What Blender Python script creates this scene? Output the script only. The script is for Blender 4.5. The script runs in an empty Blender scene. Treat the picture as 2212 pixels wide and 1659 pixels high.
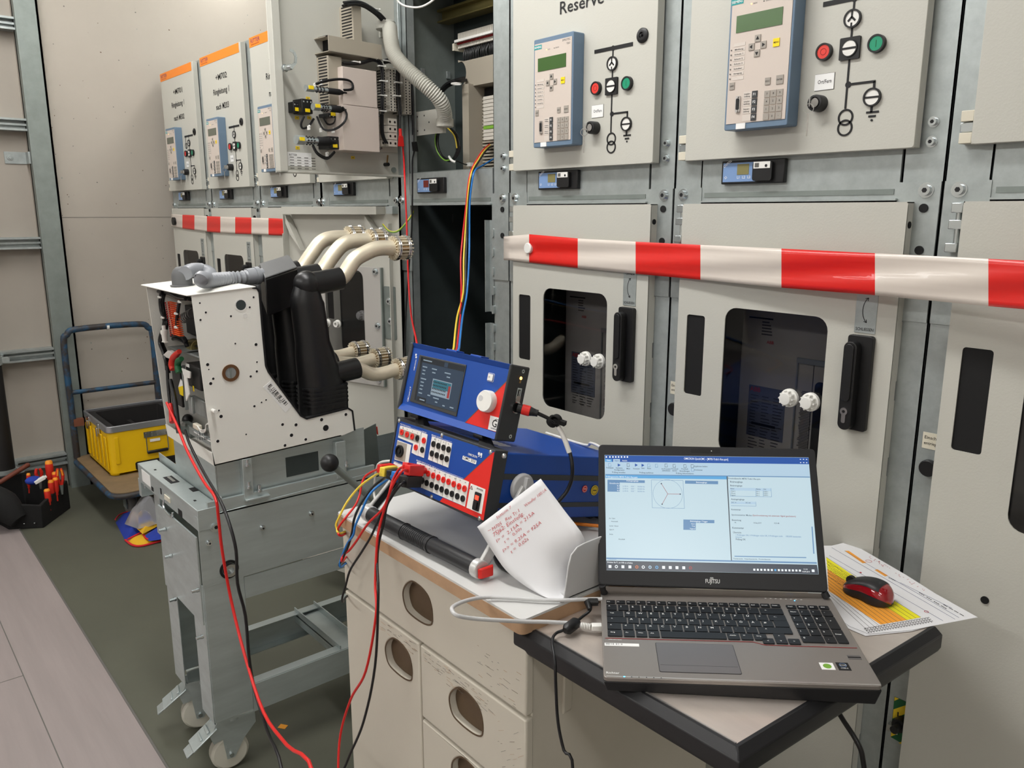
import bpy, bmesh, math, random
from mathutils import Vector, Matrix, noise
random.seed(7)
C = bpy.context.scene.collection
SC = bpy.context.scene
PI = math.pi
# ---------------------------------------------------------------- camera
FPX, CX, CY, CAMH = 1734.0, 1106.0, 829.5, 1.5
PITCH, YAW = math.atan(372.5/FPX), math.radians(40)
cam = bpy.data.cameras.new('camera'); co = bpy.data.objects.new('camera', cam); C.objects.link(co)
cam.sensor_width = 36; cam.lens = FPX/2212*36; cam.clip_start = .02
co.location = (0, 0, CAMH); co.rotation_euler = (PI/2-PITCH, 0, PI/2-YAW)
SC.camera = co
# ---------------------------------------------------------------- world, lights, exposure
w = bpy.data.worlds.new('room_air'); SC.world = w; w.use_nodes = True
w.node_tree.nodes['Background'].inputs[0].default_value = (.92, .96, 1.0, 1)
w.node_tree.nodes['Background'].inputs[1].default_value = .17
SC.view_settings.view_transform = 'Standard'; SC.view_settings.look = 'None'
SC.view_settings.exposure = 0.0; SC.view_settings.gamma = 1; SC.view_settings.use_curve_mapping = False
LAMPS = [(-1.6, .55, 19), (-3.7, .7, 8), (-1.5, -2.2, 26), (-3.65, -2.2, 16), (2.3, -2.6, 8), (-4.0, 1.95, 1), (1.7, -.5, 5)]  # last two are added unseen fills: upper left wall; breaker side and bench
for lx, ly, pw in LAMPS:
    l = bpy.data.lights.new('tube_light', 'AREA'); l.shape = 'RECTANGLE'; l.size = 1.45; l.size_y = .22
    l.energy = pw; l.color = (1.0, .993, .985)
    lo = bpy.data.objects.new('tube_light', l); lo.location = (lx, ly, 2.895); C.objects.link(lo)
# ---------------------------------------------------------------- pixel rays (measured from the photograph) -> points on real planes
_H = Vector((-math.cos(YAW), math.sin(YAW), 0)); _R = Vector((_H.y, -_H.x, 0))
_F = _H*math.cos(PITCH)+Vector((0, 0, -math.sin(PITCH))); _U = _R.cross(_F)
CAM = Vector((0, 0, CAMH))
def ray(x, y): return _F+_R*((x-CX)/FPX)-_U*((y-CY)/FPX)
def onX(x, y, X): d = ray(x, y); return CAM+d*(X/d.x)
def onY(x, y, Y): d = ray(x, y); return CAM+d*(Y/d.y)
def onZ(x, y, Z): d = ray(x, y); return CAM+d*((Z-CAMH)/d.z)
class Plane:
    def __init__(s, o, e1, e2):
        s.o = Vector(o); s.e1 = Vector(e1).normalized(); s.e2 = Vector(e2).normalized(); s.n = s.e1.cross(s.e2).normalized()
        s.e2 = s.n.cross(s.e1)
    def p(s, u, v, h=0): return s.o+s.e1*u+s.e2*v+s.n*h
    def uv(s, x, y, h=0):
        d = ray(x, y); o = s.o+s.n*h; t = (o-CAM).dot(s.n)/d.dot(s.n); q = CAM+d*t-s.o
        return (q.dot(s.e1), q.dot(s.e2))
    def m(s, u=0, v=0, h=0, rot=0):
        M = Matrix((s.e1, s.e2, s.n)).transposed().to_4x4(); M.translation = s.p(u, v, h)
        return M @ Matrix.Rotation(rot, 4, 'Z')
# ---------------------------------------------------------------- materials
def srgb(r, g, b):
    f = lambda c: (c/12.92 if c <= .04045 else ((c+.055)/1.055)**2.4)
    return (f(r/255), f(g/255), f(b/255), 1)
MATS = {}
def mat(name, col, rough=.5, metal=0, var=0, scale=8, stretch=(1, 1, 1), bump=0, bscale=60, spec=.5, em=0, trans=0, ior=1.45, coat=0, col2=None, thr=None):
    m = bpy.data.materials.new(name); m.use_nodes = True; nt = m.node_tree; b = nt.nodes['Principled BSDF']
    c = srgb(*col) if max(col) > 1 else (*col, 1)
    b.inputs['Base Color'].default_value = c; b.inputs['Roughness'].default_value = rough; b.inputs['Metallic'].default_value = metal
    b.inputs['Specular IOR Level'].default_value = spec; b.inputs['IOR'].default_value = ior
    if coat: b.inputs['Coat Weight'].default_value = coat
    if trans: b.inputs['Transmission Weight'].default_value = trans
    if em and em <= 1: b.inputs['Base Color'].default_value = (.02, .02, .02, 1)
    if em: b.inputs['Emission Color'].default_value = c; b.inputs['Emission Strength'].default_value = em
    if var or bump:
        tc = nt.nodes.new('ShaderNodeTexCoord'); mp = nt.nodes.new('ShaderNodeMapping'); nt.links.new(tc.outputs['Object'], mp.inputs[0])
        mp.inputs['Scale'].default_value = stretch
    if var:
        n = nt.nodes.new('ShaderNodeTexNoise'); n.inputs['Scale'].default_value = scale; n.inputs['Detail'].default_value = 6; n.inputs['Roughness'].default_value = .65
        nt.links.new(mp.outputs[0], n.inputs['Vector'])
        r = nt.nodes.new('ShaderNodeValToRGB'); nt.links.new(n.outputs['Fac'], r.inputs[0])
        c2 = srgb(*col2) if col2 else tuple(max(0, x*(1-var)) for x in c[:3])+(1,)
        t = thr or (.3, .7)
        r.color_ramp.elements[0].position = t[0]; r.color_ramp.elements[1].position = t[1]
        r.color_ramp.elements[0].color = c2
        r.color_ramp.elements[1].color = c if col2 else tuple(min(1, x*(1+var*.6)) for x in c[:3])+(1,)
        nt.links.new(r.outputs[0], b.inputs['Base Color'])
    if bump:
        n2 = nt.nodes.new('ShaderNodeTexNoise'); n2.inputs['Scale'].default_value = bscale; n2.inputs['Detail'].default_value = 3
        nt.links.new(mp.outputs[0], n2.inputs['Vector'])
        bp = nt.nodes.new('ShaderNodeBump'); bp.inputs['Strength'].default_value = bump; bp.inputs['Distance'].default_value = .002
        nt.links.new(n2.outputs['Fac'], bp.inputs['Height']); nt.links.new(bp.outputs[0], b.inputs['Normal'])
    MATS[name] = m; return m
mat('door_paint', (193, 192, 183), .42, bump=.12, bscale=260)
mat('wall_plaster', (168, 161, 151), .9, bump=.1, bscale=30, var=.04, scale=3)
mat('galvanised', (172, 179, 178), .42, .55, var=.16, scale=26, bump=.04, bscale=90)
mat('galvanised_dark', (132, 140, 136), .5, .35, var=.12, scale=14)
mat('zinc', (190, 200, 200), .36, .6, var=.14, scale=9, stretch=(1, .4, 3))
mat('zinc_yellow', (150, 138, 88), .4, .7, var=.2, scale=8)
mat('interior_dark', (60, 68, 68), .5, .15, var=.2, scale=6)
mat('black_plastic', (24, 24, 25), .42)
mat('black_matte', (14, 14, 15), .75)
mat('black_epoxy', (26, 26, 27), .36, bump=.05, bscale=80)
mat('grey_rubber', (96, 97, 98), .5, bump=.1, bscale=120)
mat('hose_grey', (142, 145, 150), .33)
mat('hose_green_grey', (112, 126, 122), .5)
mat('white_plastic', (232, 231, 226), .38)
mat('off_white_plastic', (214, 208, 190), .4)
mat('beige_duct', (166, 158, 143), .55)
mat('cover_pink_grey', (205, 192, 183), .45)
mat('terminal_beige', (200, 195, 184), .5)
mat('relay_blue', (104, 126, 148), .42)
mat('relay_face', (204, 192, 182), .5)
mat('relay_key', (160, 153, 144), .5)
mat('touch_plate', (104, 110, 126), .5)
mat('relay_label', (208, 199, 190), .5)
mat('lcd_green', (66, 98, 50), .25)
mat('lcd_grey', (96, 100, 88), .25)
mat('lcd_amber', (132, 126, 84), .25)
mat('lcd_red', (110, 40, 34), .25)
mat('indicator_blue', (122, 152, 196), .4)
mat('red', (212, 34, 30), .42)
mat('red_wire', (216, 34, 36), .38)
mat('dark_red', (150, 24, 28), .45)
mat('yellow', (246, 214, 20), .45)
mat('yellow_wire', (232, 205, 70), .4)
mat('blue_wire', (40, 122, 200), .4)
mat('black_wire', (22, 22, 24), .38)
mat('green_wire', (120, 168, 60), .45)
mat('sheath_black', (30, 30, 32), .5)
mat('button_red', (222, 62, 52), .35)
mat('button_green', (22, 146, 108), .35)
mat('device_blue', (17, 70, 156), .42, bump=.05, bscale=200)
mat('device_blue_dark', (18, 58, 138), .45, bump=.05, bscale=200)
mat('device_red', (222, 42, 34), .42)
mat('grip_dark', (40, 41, 43), .45)
mat('frame_grey', (180, 177, 172), .5)
mat('device_grey', (56, 58, 60), .5, bump=.08, bscale=200)
mat('orange', (240, 136, 36), .45)
mat('orange_terminal', (238, 92, 28), .45)
mat('brand_purple', (86, 26, 96), .5)
mat('teal', (38, 148, 148), .5)
mat('ink', (18, 18, 20), .55)
mat('ink_grey', (96, 94, 90), .6)
mat('ink_red', (190, 40, 44), .6)
mat('ink_blue', (44, 66, 120), .6)
mat('white_paint', (238, 238, 236), .5)
mat('chrome', (215, 215, 215), .16, 1)
mat('bolt_zinc', (205, 212, 214), .22, .95)
mat('silver_copper', (226, 216, 194), .42, .5, var=.08, scale=14)
mat('brass', (176, 142, 96), .3, .9)
mat('bronze', (140, 104, 72), .38, .8)
mat('tape_white', (216, 206, 196), .32, coat=.2)
mat('tape_red', (218, 34, 28), .34, coat=.2)
mat('paper', (224, 224, 226), .8)
mat('highlight_orange', (238, 160, 52), .8)
mat('highlight_yellow', (234, 226, 36), .8)
mat('cabinet_white', (204, 198, 184), .5, var=.03, scale=5)
mat('worktop_white', (206, 206, 204), .42)
mat('mdf_edge', (184, 150, 118), .8, var=.18, scale=12)
mat('hole_brown', (92, 74, 54), .5, var=.2, scale=10)
mat('breaker_paint', (238, 237, 230), .42, bump=.12, bscale=260)
mat('stainless', (212, 201, 192), .3, .5, var=.1, scale=7, stretch=(.3, 3, 1), bump=.02, bscale=30)
mat('rubber_edge', (34, 34, 36), .42, bump=.08, bscale=30)
mat('laptop_metal', (144, 138, 133), .4, .5)
mat('laptop_pad', (122, 118, 118), .32, .5)
mat('laptop_black', (30, 30, 32), .5)
mat('key_black', (22, 24, 28), .4)
mat('silver_trim', (196, 192, 188), .3, .8)
mat('scr_white', (208, 232, 242), .25, em=.85)
mat('scr_bright', (240, 246, 250), .25, em=.97)
mat('scr_blue', (26, 84, 170), .25, em=.9)
mat('scr_sky', (92, 168, 222), .25, em=.95)
mat('scr_steel', (106, 148, 190), .25, em=.9)
mat('scr_light', (186, 214, 234), .25, em=.9)
mat('scr_dark', (62, 70, 82), .25, em=.9)
mat('scr_text', (52, 74, 98), .25, em=.8)
mat('scr_red', (190, 60, 60), .25, em=.6)
mat('scr_orange', (226, 122, 60), .25, em=.8)
mat('touch_blue', (66, 92, 120), .2, em=.38)
mat('touch_dark', (40, 52, 64), .2, em=.3)
mat('touch_text', (170, 190, 205), .2, em=.6)
mat('touch_teal', (60, 140, 160), .2, em=.5)
mat('led_amber', (255, 176, 84), .3, em=6)
mat('led_blue', (80, 170, 255), .3, em=3)
mat('led_red', (255, 60, 40), .3, em=2.2)
mat('mouse_red', (150, 16, 28), .12, coat=1)
mat('mouse_black', (34, 34, 36), .42)
mat('floor_green', (84, 85, 73), .62, var=.10, scale=3.0, bump=.03, bscale=30, col2=None)
mat('floor_tile', (148, 138, 136), .5, var=.10, scale=3, stretch=(.5, 7, 1))
mat('yellow_case', (226, 182, 8), .4)
mat('aluminium', (178, 180, 186), .32, .85)
mat('case_lining', (28, 26, 26), .85)
mat('plywood', (124, 104, 78), .7, var=.2, scale=10)
mat('cart_blue', (36, 76, 106), .5, var=.55, scale=14, col2=(52, 48, 47), thr=(.46, .6))
mat('cart_dark', (70, 66, 66), .45, .4, var=.3, scale=14)
mat('rusty', (120, 72, 52), .7, var=.3, scale=12)
mat('fabric_black', (20, 20, 20), .9, bump=.3, bscale=300)
mat('fabric_blue', (30, 54, 150), .85, bump=.2, bscale=60)
mat('fabric_yellow', (214, 166, 30), .85, bump=.2, bscale=60)
mat('fabric_red', (196, 34, 40), .85)
mat('tool_red', (206, 44, 30), .45)
mat('tool_orange', (240, 150, 40), .45)
mat('wheel_white', (206, 204, 192), .4)
mat('wheel_grey', (98, 96, 94), .6)
mat('tray_white', (200, 200, 200), .4)
mat('handle_silver', (206, 206, 204), .35, .3)
mat('black_pipe', (26, 24, 24), .55)
mat('wood_red', (110, 58, 44), .6)
mat('green_dark', (20, 92, 52), .5)
mat('sticker_yellow', (232, 200, 40), .5)
mat('cardboard', (170, 120, 60), .8)
mat('ceiling_white', (226, 226, 222), .9)
mat('wall_white', (226, 222, 214), .9)
mat('lamp_body', (225, 225, 222), .5)
mat('lamp_glow', (253, 251, 247), .4, em=12)
def glass(name, col, a, rough=.04):
    m = bpy.data.materials.new(name); m.use_nodes = True; nt = m.node_tree; nt.nodes.clear()
    o = nt.nodes.new('ShaderNodeOutputMaterial'); mx = nt.nodes.new('ShaderNodeMixShader'); t = nt.nodes.new('ShaderNodeBsdfTransparent')
    g = nt.nodes.new('ShaderNodeBsdfGlossy'); g.inputs['Roughness'].default_value = rough; g.inputs['Color'].default_value = (.9, .9, .9, 1)
    fr = nt.nodes.new('ShaderNodeFresnel'); fr.inputs['IOR'].default_value = 1.45
    t.inputs['Color'].default_value = (*[c*a for c in srgb(*col)[:3]], 1)
    ge = nt.nodes.new('ShaderNodeNewGeometry'); ml = nt.nodes.new('ShaderNodeMath'); ml.operation = 'MULTIPLY_ADD'; ml.inputs[1].default_value = -1; ml.inputs[2].default_value = 1
    m2 = nt.nodes.new('ShaderNodeMath'); m2.operation = 'MULTIPLY'; nt.links.new(ge.outputs['Backfacing'], ml.inputs[0]); nt.links.new(ml.outputs[0], m2.inputs[0]); nt.links.new(fr.outputs[0], m2.inputs[1])
    nt.links.new(m2.outputs[0], mx.inputs[0]); nt.links.new(t.outputs[0], mx.inputs[1]); nt.links.new(g.outputs[0], mx.inputs[2])
    nt.links.new(mx.outputs[0], o.inputs[0]); MATS[name] = m
glass('tinted_glass', (220, 220, 222), .95)
mat('clear_plastic', (205, 205, 208), .25, trans=.7, ior=1.15)
# ---------------------------------------------------------------- mesh builder
TXT = {}
def text_geo(s, ax='LEFT', bold=.008):
    if (s, ax, bold) not in TXT:
        c = bpy.data.curves.new('t', 'FONT'); c.body = s; c.size = 1; c.resolution_u = 2; c.offset = bold; c.align_x = ax
        o = bpy.data.objects.new('t', c); C.objects.link(o)
        me = bpy.data.meshes.new_from_object(o)
        TXT[(s, ax, bold)] = ([v.co.copy() for v in me.vertices], [tuple(p.vertices) for p in me.polygons])
        bpy.data.objects.remove(o); bpy.data.curves.remove(c); bpy.data.meshes.remove(me)
    return TXT[(s, ax, bold)]
class MB:
    def __init__(s, m='black_plastic', M=None):
        s.v = []; s.f = []; s.mi = []; s.mats = []; s.M = M or Matrix(); s.cur = m
    def use(s, m): s.cur = m; return s
    def frame(s, M): s.M = M; return s
    def _add(s, vs, fs, m=None, world=False):
        m = m or s.cur
        if m not in s.mats: s.mats.append(m)
        i = s.mats.index(m); b = len(s.v)
        s.v += [Vector(v) if world else s.M @ Vector(v) for v in vs]
        s.f += [tuple(b+k for k in f) for f in fs]; s.mi += [i]*len(fs); return s
    def box(s, x0, x1, y0, y1, z0, z1, m=None):
        vs = [(x, y, z) for z in (z0, z1) for y in (y0, y1) for x in (x0, x1)]
        return s._add(vs, [(0, 2, 3, 1), (4, 5, 7, 6), (0, 1, 5, 4), (1, 3, 7, 5), (3, 2, 6, 7), (2, 0, 4, 6)], m)
    def hexa(s, bot, top, m=None, world=True):       # two quads, same winding
        return s._add(list(bot)+list(top), [(3, 2, 1, 0), (4, 5, 6, 7), (0, 1, 5, 4), (1, 2, 6, 5), (2, 3, 7, 6), (3, 0, 4, 7)], m, world)
    def prism(s, pts, z0, z1, m=None, holes=()):     # outline in local xy, extruded in z
        if not holes:
            n = len(pts); a = sum(pts[i][0]*pts[(i+1) % n][1]-pts[(i+1) % n][0]*pts[i][1] for i in range(n))
            if a < 0: pts = list(pts)[::-1]
            vs = [(x, y, z0) for x, y in pts]+[(x, y, z1) for x, y in pts]
            return s._add(vs, [tuple(range(n))[::-1], tuple(range(n, 2*n))]+[(i, (i+1) % n, n+(i+1) % n, n+i) for i in range(n)], m)
        bm = bmesh.new(); es = []
        for lp in [pts]+list(holes):
            vv = [bm.verts.new((x, y, z1)) for x, y in lp]; es += [bm.edges.new((vv[i], vv[(i+1) % len(vv)])) for i in range(len(vv))]
        bmesh.ops.triangle_fill(bm, use_beauty=True, use_dissolve=False, edges=es, normal=(0, 0, 1))
        fs = list(bm.faces); r = bmesh.ops.extrude_face_region(bm, geom=fs)
        for g in r['geom']:
            if isinstance(g, bmesh.types.BMVert): g.co.z = z0
        bmesh.ops.recalc_face_normals(bm, faces=bm.faces); bm.verts.index_update()
        s._add([v.co.copy() for v in bm.verts], [tuple(v.index for v in f.verts) for f in bm.faces], m); bm.free(); return s
    def cyl(s, r, z0, z1, x=0, y=0, n=20, r2=None, m=None, caps=True):
        r2 = r if r2 is None else r2
        vs = [(x+r*math.cos(2*PI*i/n), y+r*math.sin(2*PI*i/n), z0) for i in range(n)]+[(x+r2*math.cos(2*PI*i/n), y+r2*math.sin(2*PI*i/n), z1) for i in range(n)]
        fs = [(i, (i+1) % n, n+(i+1) % n, n+i) for i in range(n)]
        if caps: fs += [tuple(range(n))[::-1], tuple(range(n, 2*n))]
        return s._add(vs, fs, m)
    def lathe(s, prof, n=24, m=None, x=0, y=0):      # profile of (radius, z)
        vs = []; fs = []
        for r, z in prof: vs += [(x+max(r, 1e-5)*math.cos(2*PI*i/n), y+max(r, 1e-5)*math.sin(2*PI*i/n), z) for i in range(n)]
        for k in range(len(prof)-1): fs += [(k*n+i, k*n+(i+1) % n, (k+1)*n+(i+1) % n, (k+1)*n+i) for i in range(n)]
        fs += [tuple(range(n))[::-1], tuple(range((len(prof)-1)*n, len(prof)*n))]
        return s._add(vs, fs, m)
    def ring(s, r0, r1, z0, z1, x=0, y=0, n=28, m=None):
        vs = []; 
        for r, z in ((r0, z0), (r1, z0), (r1, z1), (r0, z1)): vs += [(x+r*math.cos(2*PI*i/n), y+r*math.sin(2*PI*i/n), z) for i in range(n)]
        fs = [(k*n+i, k*n+(i+1) % n, ((k+1) % 4)*n+(i+1) % n, ((k+1) % 4)*n+i) for k in range(4) for i in range(n)]
        return s._add(vs, fs, m)
    def tube(s, pts, r, n=10, m=None, world=True, caps=True, smooth=3, rad=None):
        P = [Vector(p) for p in pts]
        if smooth and len(P) > 2:
            Q = []; R_ = []
            for i in range(len(P)-1):
                p0 = P[max(i-1, 0)]; p1 = P[i]; p2 = P[i+1]; p3 = P[min(i+2, len(P)-1)]
                for k in range(smooth+1):
                    t = k/(smooth+1); Q.append(.5*((2*p1)+(-p0+p2)*t+(2*p0-5*p1+4*p2-p3)*t*t+(-p0+3*p1-3*p2+p3)*t**3)); R_.append(i+t)
            Q.append(P[-1]); R_.append(len(P)-1)
        else: Q = P; R_ = list(range(len(P)))
        rr = lambda t: r if rad is None else (rad[int(t)]*(1-(t % 1))+rad[min(int(t)+1, len(rad)-1)]*(t % 1))
        vs = []; fs = []; prev = None
        for i, q in enumerate(Q):
            d = (Q[min(i+1, len(Q)-1)]-Q[max(i-1, 0)]).normalized()
            if prev is None: a = d.orthogonal().normalized()
            else:
                a = prev-d*prev.dot(d); a = a.normalized() if a.length > 1e-6 else d.orthogonal().normalized()
            prev = a; b = d.cross(a); r_ = rr(R_[i])
            vs += [q+(a*math.cos(2*PI*k/n)+b*math.sin(2*PI*k/n))*r_ for k in range(n)]
        for i in range(len(Q)-1): fs += [(i*n+k, i*n+(k+1) % n, (i+1)*n+(k+1) % n, (i+1)*n+k) for k in range(n)]
        if caps: fs += [tuple(range(n))[::-1], tuple(range((len(Q)-1)*n, len(Q)*n))]
        return s._add(vs, fs, m, world)
    def sphere(s, c, r, m=None, n=14, sc=(1, 1, 1)):
        vs = []; fs = []; k = n//2
        for j in range(k+1):
            a = PI*j/k
            vs += [(c[0]+sc[0]*r*math.sin(a)*math.cos(2*PI*i/n), c[1]+sc[1]*r*math.sin(a)*math.sin(2*PI*i/n), c[2]-sc[2]*r*math.cos(a)) for i in range(n)]
        for j in range(k): fs += [(j*n+i, j*n+(i+1) % n, (j+1)*n+(i+1) % n, (j+1)*n+i) for i in range(n)]
        return s._add(vs, fs, m)
    def text(s, str_, x, y, h, z=.0006, m=None, sx=1.0, ax='LEFT', rot=0, width=None):
        V, F = text_geo(str_, ax)
        if not V: return s
        k = h/.7
        if width: sx = width/(k*max(.01, max(v.x for v in V)-min(v.x for v in V)))
        c, sn = math.cos(rot), math.sin(rot)
        return s._add([(x+(v.x*k*sx)*c-(v.y*k)*sn, y+(v.x*k*sx)*sn+(v.y*k)*c, z) for v in V], F, m)
    def rrect(s, x0, x1, y0, y1, r, z0, z1, m=None, n=5, holes=()):
        return s.prism(rr_pts(x0, x1, y0, y1, r, n), z0, z1, m, holes)
    def build(s, name, parent=None, bevel=0, seg=2, sub=0, smooth=True, kind=None, label=None, thing=None):
        off = Vector(parent['_loc']) if parent is not None and '_loc' in parent else Vector((0, 0, 0))
        if thing:
            xs = [v.x for v in s.v]; ys = [v.y for v in s.v]; zs = [v.z for v in s.v]
            off = Vector(((min(xs)+max(xs))/2, (min(ys)+max(ys))/2, min(zs)))
        me = bpy.data.meshes.new(name); me.from_pydata([v-off for v in s.v], [], s.f)
        for m in s.mats: me.materials.append(MATS[m])
        me.polygons.foreach_set('material_index', s.mi); me.update()
        if smooth:
            me.polygons.foreach_set('use_smooth', [True]*len(me.polygons)); me.set_sharp_from_angle(angle=math.radians(38))
        o = bpy.data.objects.new(name, me); C.objects.link(o)
        if parent is not None: o.parent = parent; o['_loc'] = list(off)
        else: o['_loc'] = list(off)
        if thing: o.location = off
        if bevel:
            b = o.modifiers.new('bevel', 'BEVEL'); b.width = bevel; b.segments = seg; b.limit_method = 'ANGLE'; b.angle_limit = math.radians(50)
        if sub: q = o.modifiers.new('sub', 'SUBSURF'); q.levels = q.render_levels = sub
        if kind: o['kind'] = kind
        if label: o['label'] = label
        return o
def rr_pts(x0, x1, y0, y1, r, n=5):
    o = []
    for cx, cy, a in ((x1-r, y1-r, 0), (x0+r, y1-r, 90), (x0+r, y0+r, 180), (x1-r, y0+r, 270)):
        for i in range(n+1): t = math.radians(a+90*i/n); o.append((cx+r*math.cos(t), cy+r*math.sin(t)))
    return o
def to_floor(p, dx=.15, dy=-.1):
    p = Vector(p); return [Vector((p.x, p.y, p.z*.5)), Vector((p.x+dx*.15, p.y+dy*.15, .03)), Vector((p.x+dx*.4, p.y+dy*.4, .005)), Vector((p.x+dx, p.y+dy, .005))]
def circ(x, y, r, n=12): return [(x+r*math.cos(2*PI*i/n), y+r*math.sin(2*PI*i/n)) for i in range(n)]
def tag(o, label, cat, group=None):
    o['label'] = label; o['category'] = cat
    if group: o['group'] = group
    return o
def thing(name, label, cat, loc=(0, 0, 0), group=None):
    o = bpy.data.objects.new(name, None); C.objects.link(o); o.location = loc; o['_loc'] = list(loc); o.empty_display_size = .05
    return tag(o, label, cat, group)
def bolt(mb, pl, u, v, h=0, r=.008, m='bolt_zinc'):
    mb.frame(pl.m(u, v, h)); mb.cyl(r*1.45, 0, .0015, n=16, m=m); mb.cyl(r, .0015, .008, n=14, m=m); mb.cyl(r*.5, .0081, .0084, n=6, m='ink')
# ================================================================ room
XW = -4.86
b = MB('floor_green'); b.box(-6.2, 3.5, .52, 3.2, -.05, 0); b.build('floor', kind='structure', smooth=False)
b = MB('floor_tile'); b.box(-6.2, 3.5, -4.5, .52, -.05, .001)
for y in (.30, -.32, -.94, -1.56): b.box(-6.2, 3.5, y-.0015, y+.0015, .001, .0014, 'ink_grey')
for k in range(12):
    x = -5.35+.62*k
    b.box(x-.0015, x+.0015, -.32, .30, .001, .0014, 'ink_grey'); b.box(x+.3-.0015, x+.3+.0015, -.94, -.32, .001, .0014, 'ink_grey')
b.box(-6.2, 3.5, .517, .523, .001, .003, 'ink_grey')
b.build('floor', kind='structure', smooth=False)
b = MB('wall_plaster'); b.box(XW-.12, XW, .85, 3.2, 0, 3.1)
b.box(XW-.12, XW+.0006, .95, 3.0, 1.468, 1.4705, 'ink_grey')
rnd = random.Random(3)
b.frame(Matrix(((0, 0, 1, XW), (1, 0, 0, 0), (0, 1, 0, 0), (0, 0, 0, 1))))
for k in range(230):
    y = rnd.uniform(.95, 2.6); z = rnd.uniform(.4, 3.0); r = rnd.choice((.0012, .0018, .0025, .0035))
    b.prism([(y+r*rnd.uniform(.6, 1.5)*math.cos(a*PI/3), z+r*rnd.uniform(.6, 1.4)*math.sin(a*PI/3)) for a in range(6)], 0, .0005, rnd.choice(('ink_grey', 'galvanised_dark', 'ink_grey', 'hole_brown')))
b.build('wall_left', kind='structure', smooth=False)
b = MB('wall_plaster'); b.box(XW-.17, XW-.05, -2.5, .85, 0, 3.1)
b.build('wall_left', kind='structure', smooth=False)
b = MB('wall_plaster'); b.box(XW-.12, 3.5, 3.2, 3.3, 0, 3.1); b.build('wall_back', kind='structure', smooth=False)
b = MB('ceiling_white'); b.box(-6.2, 3.5, -4.5, 3.3, 3.1, 3.2); b.build('ceiling', kind='structure', smooth=False)
b = MB('wall_white'); b.box(-6.2, 3.5, -4.6, -4.5, 0, 3.1); b.build('wall_front', kind='structure', smooth=False)
b = MB('wall_white'); b.box(3.5, 3.6, -4.6, 3.3, 0, 3.1); b.build('wall_right', kind='structure', smooth=False)
for i, (lx, ly, pw) in enumerate(LAMPS):
    t = thing('ceiling_lamp', 'long white ceiling lamp '+('over the aisle before the open cabinet', 'over the blue cart', 'behind the camera, middle one of its row', 'behind the camera, by the steel rails', 'behind the camera, farthest from the steel rails', 'added unseen above the far left cabinets to brighten the wall', 'added unseen right of the bench to brighten breaker and bench')[i], 'lamp', (lx, ly, 3.0), 'fluorescent ceiling lamps')
    MB('lamp_body').box(lx-.78, lx+.78, ly-.14, ly+.14, 3.0, 3.1).build('lamp_housing', t, smooth=False)
    MB('lamp_glow').box(lx-.74, lx+.74, ly-.11, ly+.11, 2.905, 3.0).build('diffuser', t, smooth=False)
# steel column and rails on the left wall
b = MB('galvanised_dark'); b.box(XW-.02, XW+.05, .85, .86, 0, 3.1); b.box(XW+.04, XW+.05, .86, .955, 0, 3.1); b.box(XW-.02, XW+.05, .945, .955, 0, 3.1)
tag(b.build('steel_column', thing=1, smooth=False), 'tall galvanised steel column standing against the beige wall at left', 'column')
for k, (z, nm) in enumerate(((2.41, 'topmost rail'), (1.93, 'rail above the small clip'), (1.34, 'rail level with the far barrier tape'), (.755, 'rail level with the blue cart handle'), (.165, 'lowest rail, behind the tool bag'))):
    b = MB('galvanised'); y0 = -1.2
    b.box(XW-.05, XW-.02, y0, .85, z-.03, z+.03); b.box(XW-.02, XW+.02, y0, .85, z+.02, z+.03); b.box(XW-.02, XW+.02, y0, .85, z-.03, z-.02); b.box(XW-.012, XW+.004, y0, .85, z-.004, z+.006)
    tag(b.build('wall_rail', thing=1, smooth=False), 'horizontal galvanised rail running left from the steel column, '+nm, 'rail')
p = onX(30, 340, XW+.0)
b = MB('galvanised'); b.box(XW-.052, XW-.045, p.y-.035, .85, p.z-.03, p.z+.03); b.box(XW-.045, XW+.02, .84, .85, p.z-.03, p.z+.03); b.frame(Plane((XW-.045, p.y-.01, p.z), (0, 1, 0), (0, 0, 1)).m()); b.cyl(.014, 0, .004); b.cyl(.008, .004, .007)
tag(b.build('angle_clip', thing=1, bevel=.002), 'small galvanised clip with a screw on the column edge, above the second rail', 'bracket')
pa, pb_ = onX(0, 690, XW+.12), onX(48, 1040, XW+.12)
t = thing('drain_pipe', 'black vertical pipe clamped to the rails at the left edge of the photo', 'pipe', (XW+.08, .545, 0))
MB('black_pipe').frame(Matrix.Translation((XW+.08, .545, 0))).cyl(.05, 0, 1.02, n=24).cyl(.046, 1.02, 1.9, n=24, m='wood_red').build('pipe_body', t)
for z in (.165, .755):
    b = MB('galvanised').frame(Matrix.Translation((XW+.08, .545, 0))); b.ring(.05, .056, z-.02, z+.02); b.box(-.06, -.05, -.07, .07, z-.02, z+.02); b.box(-.02, .02, .05, .085, z-.012, z+.012); b.build('pipe_clamp', t)
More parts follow.
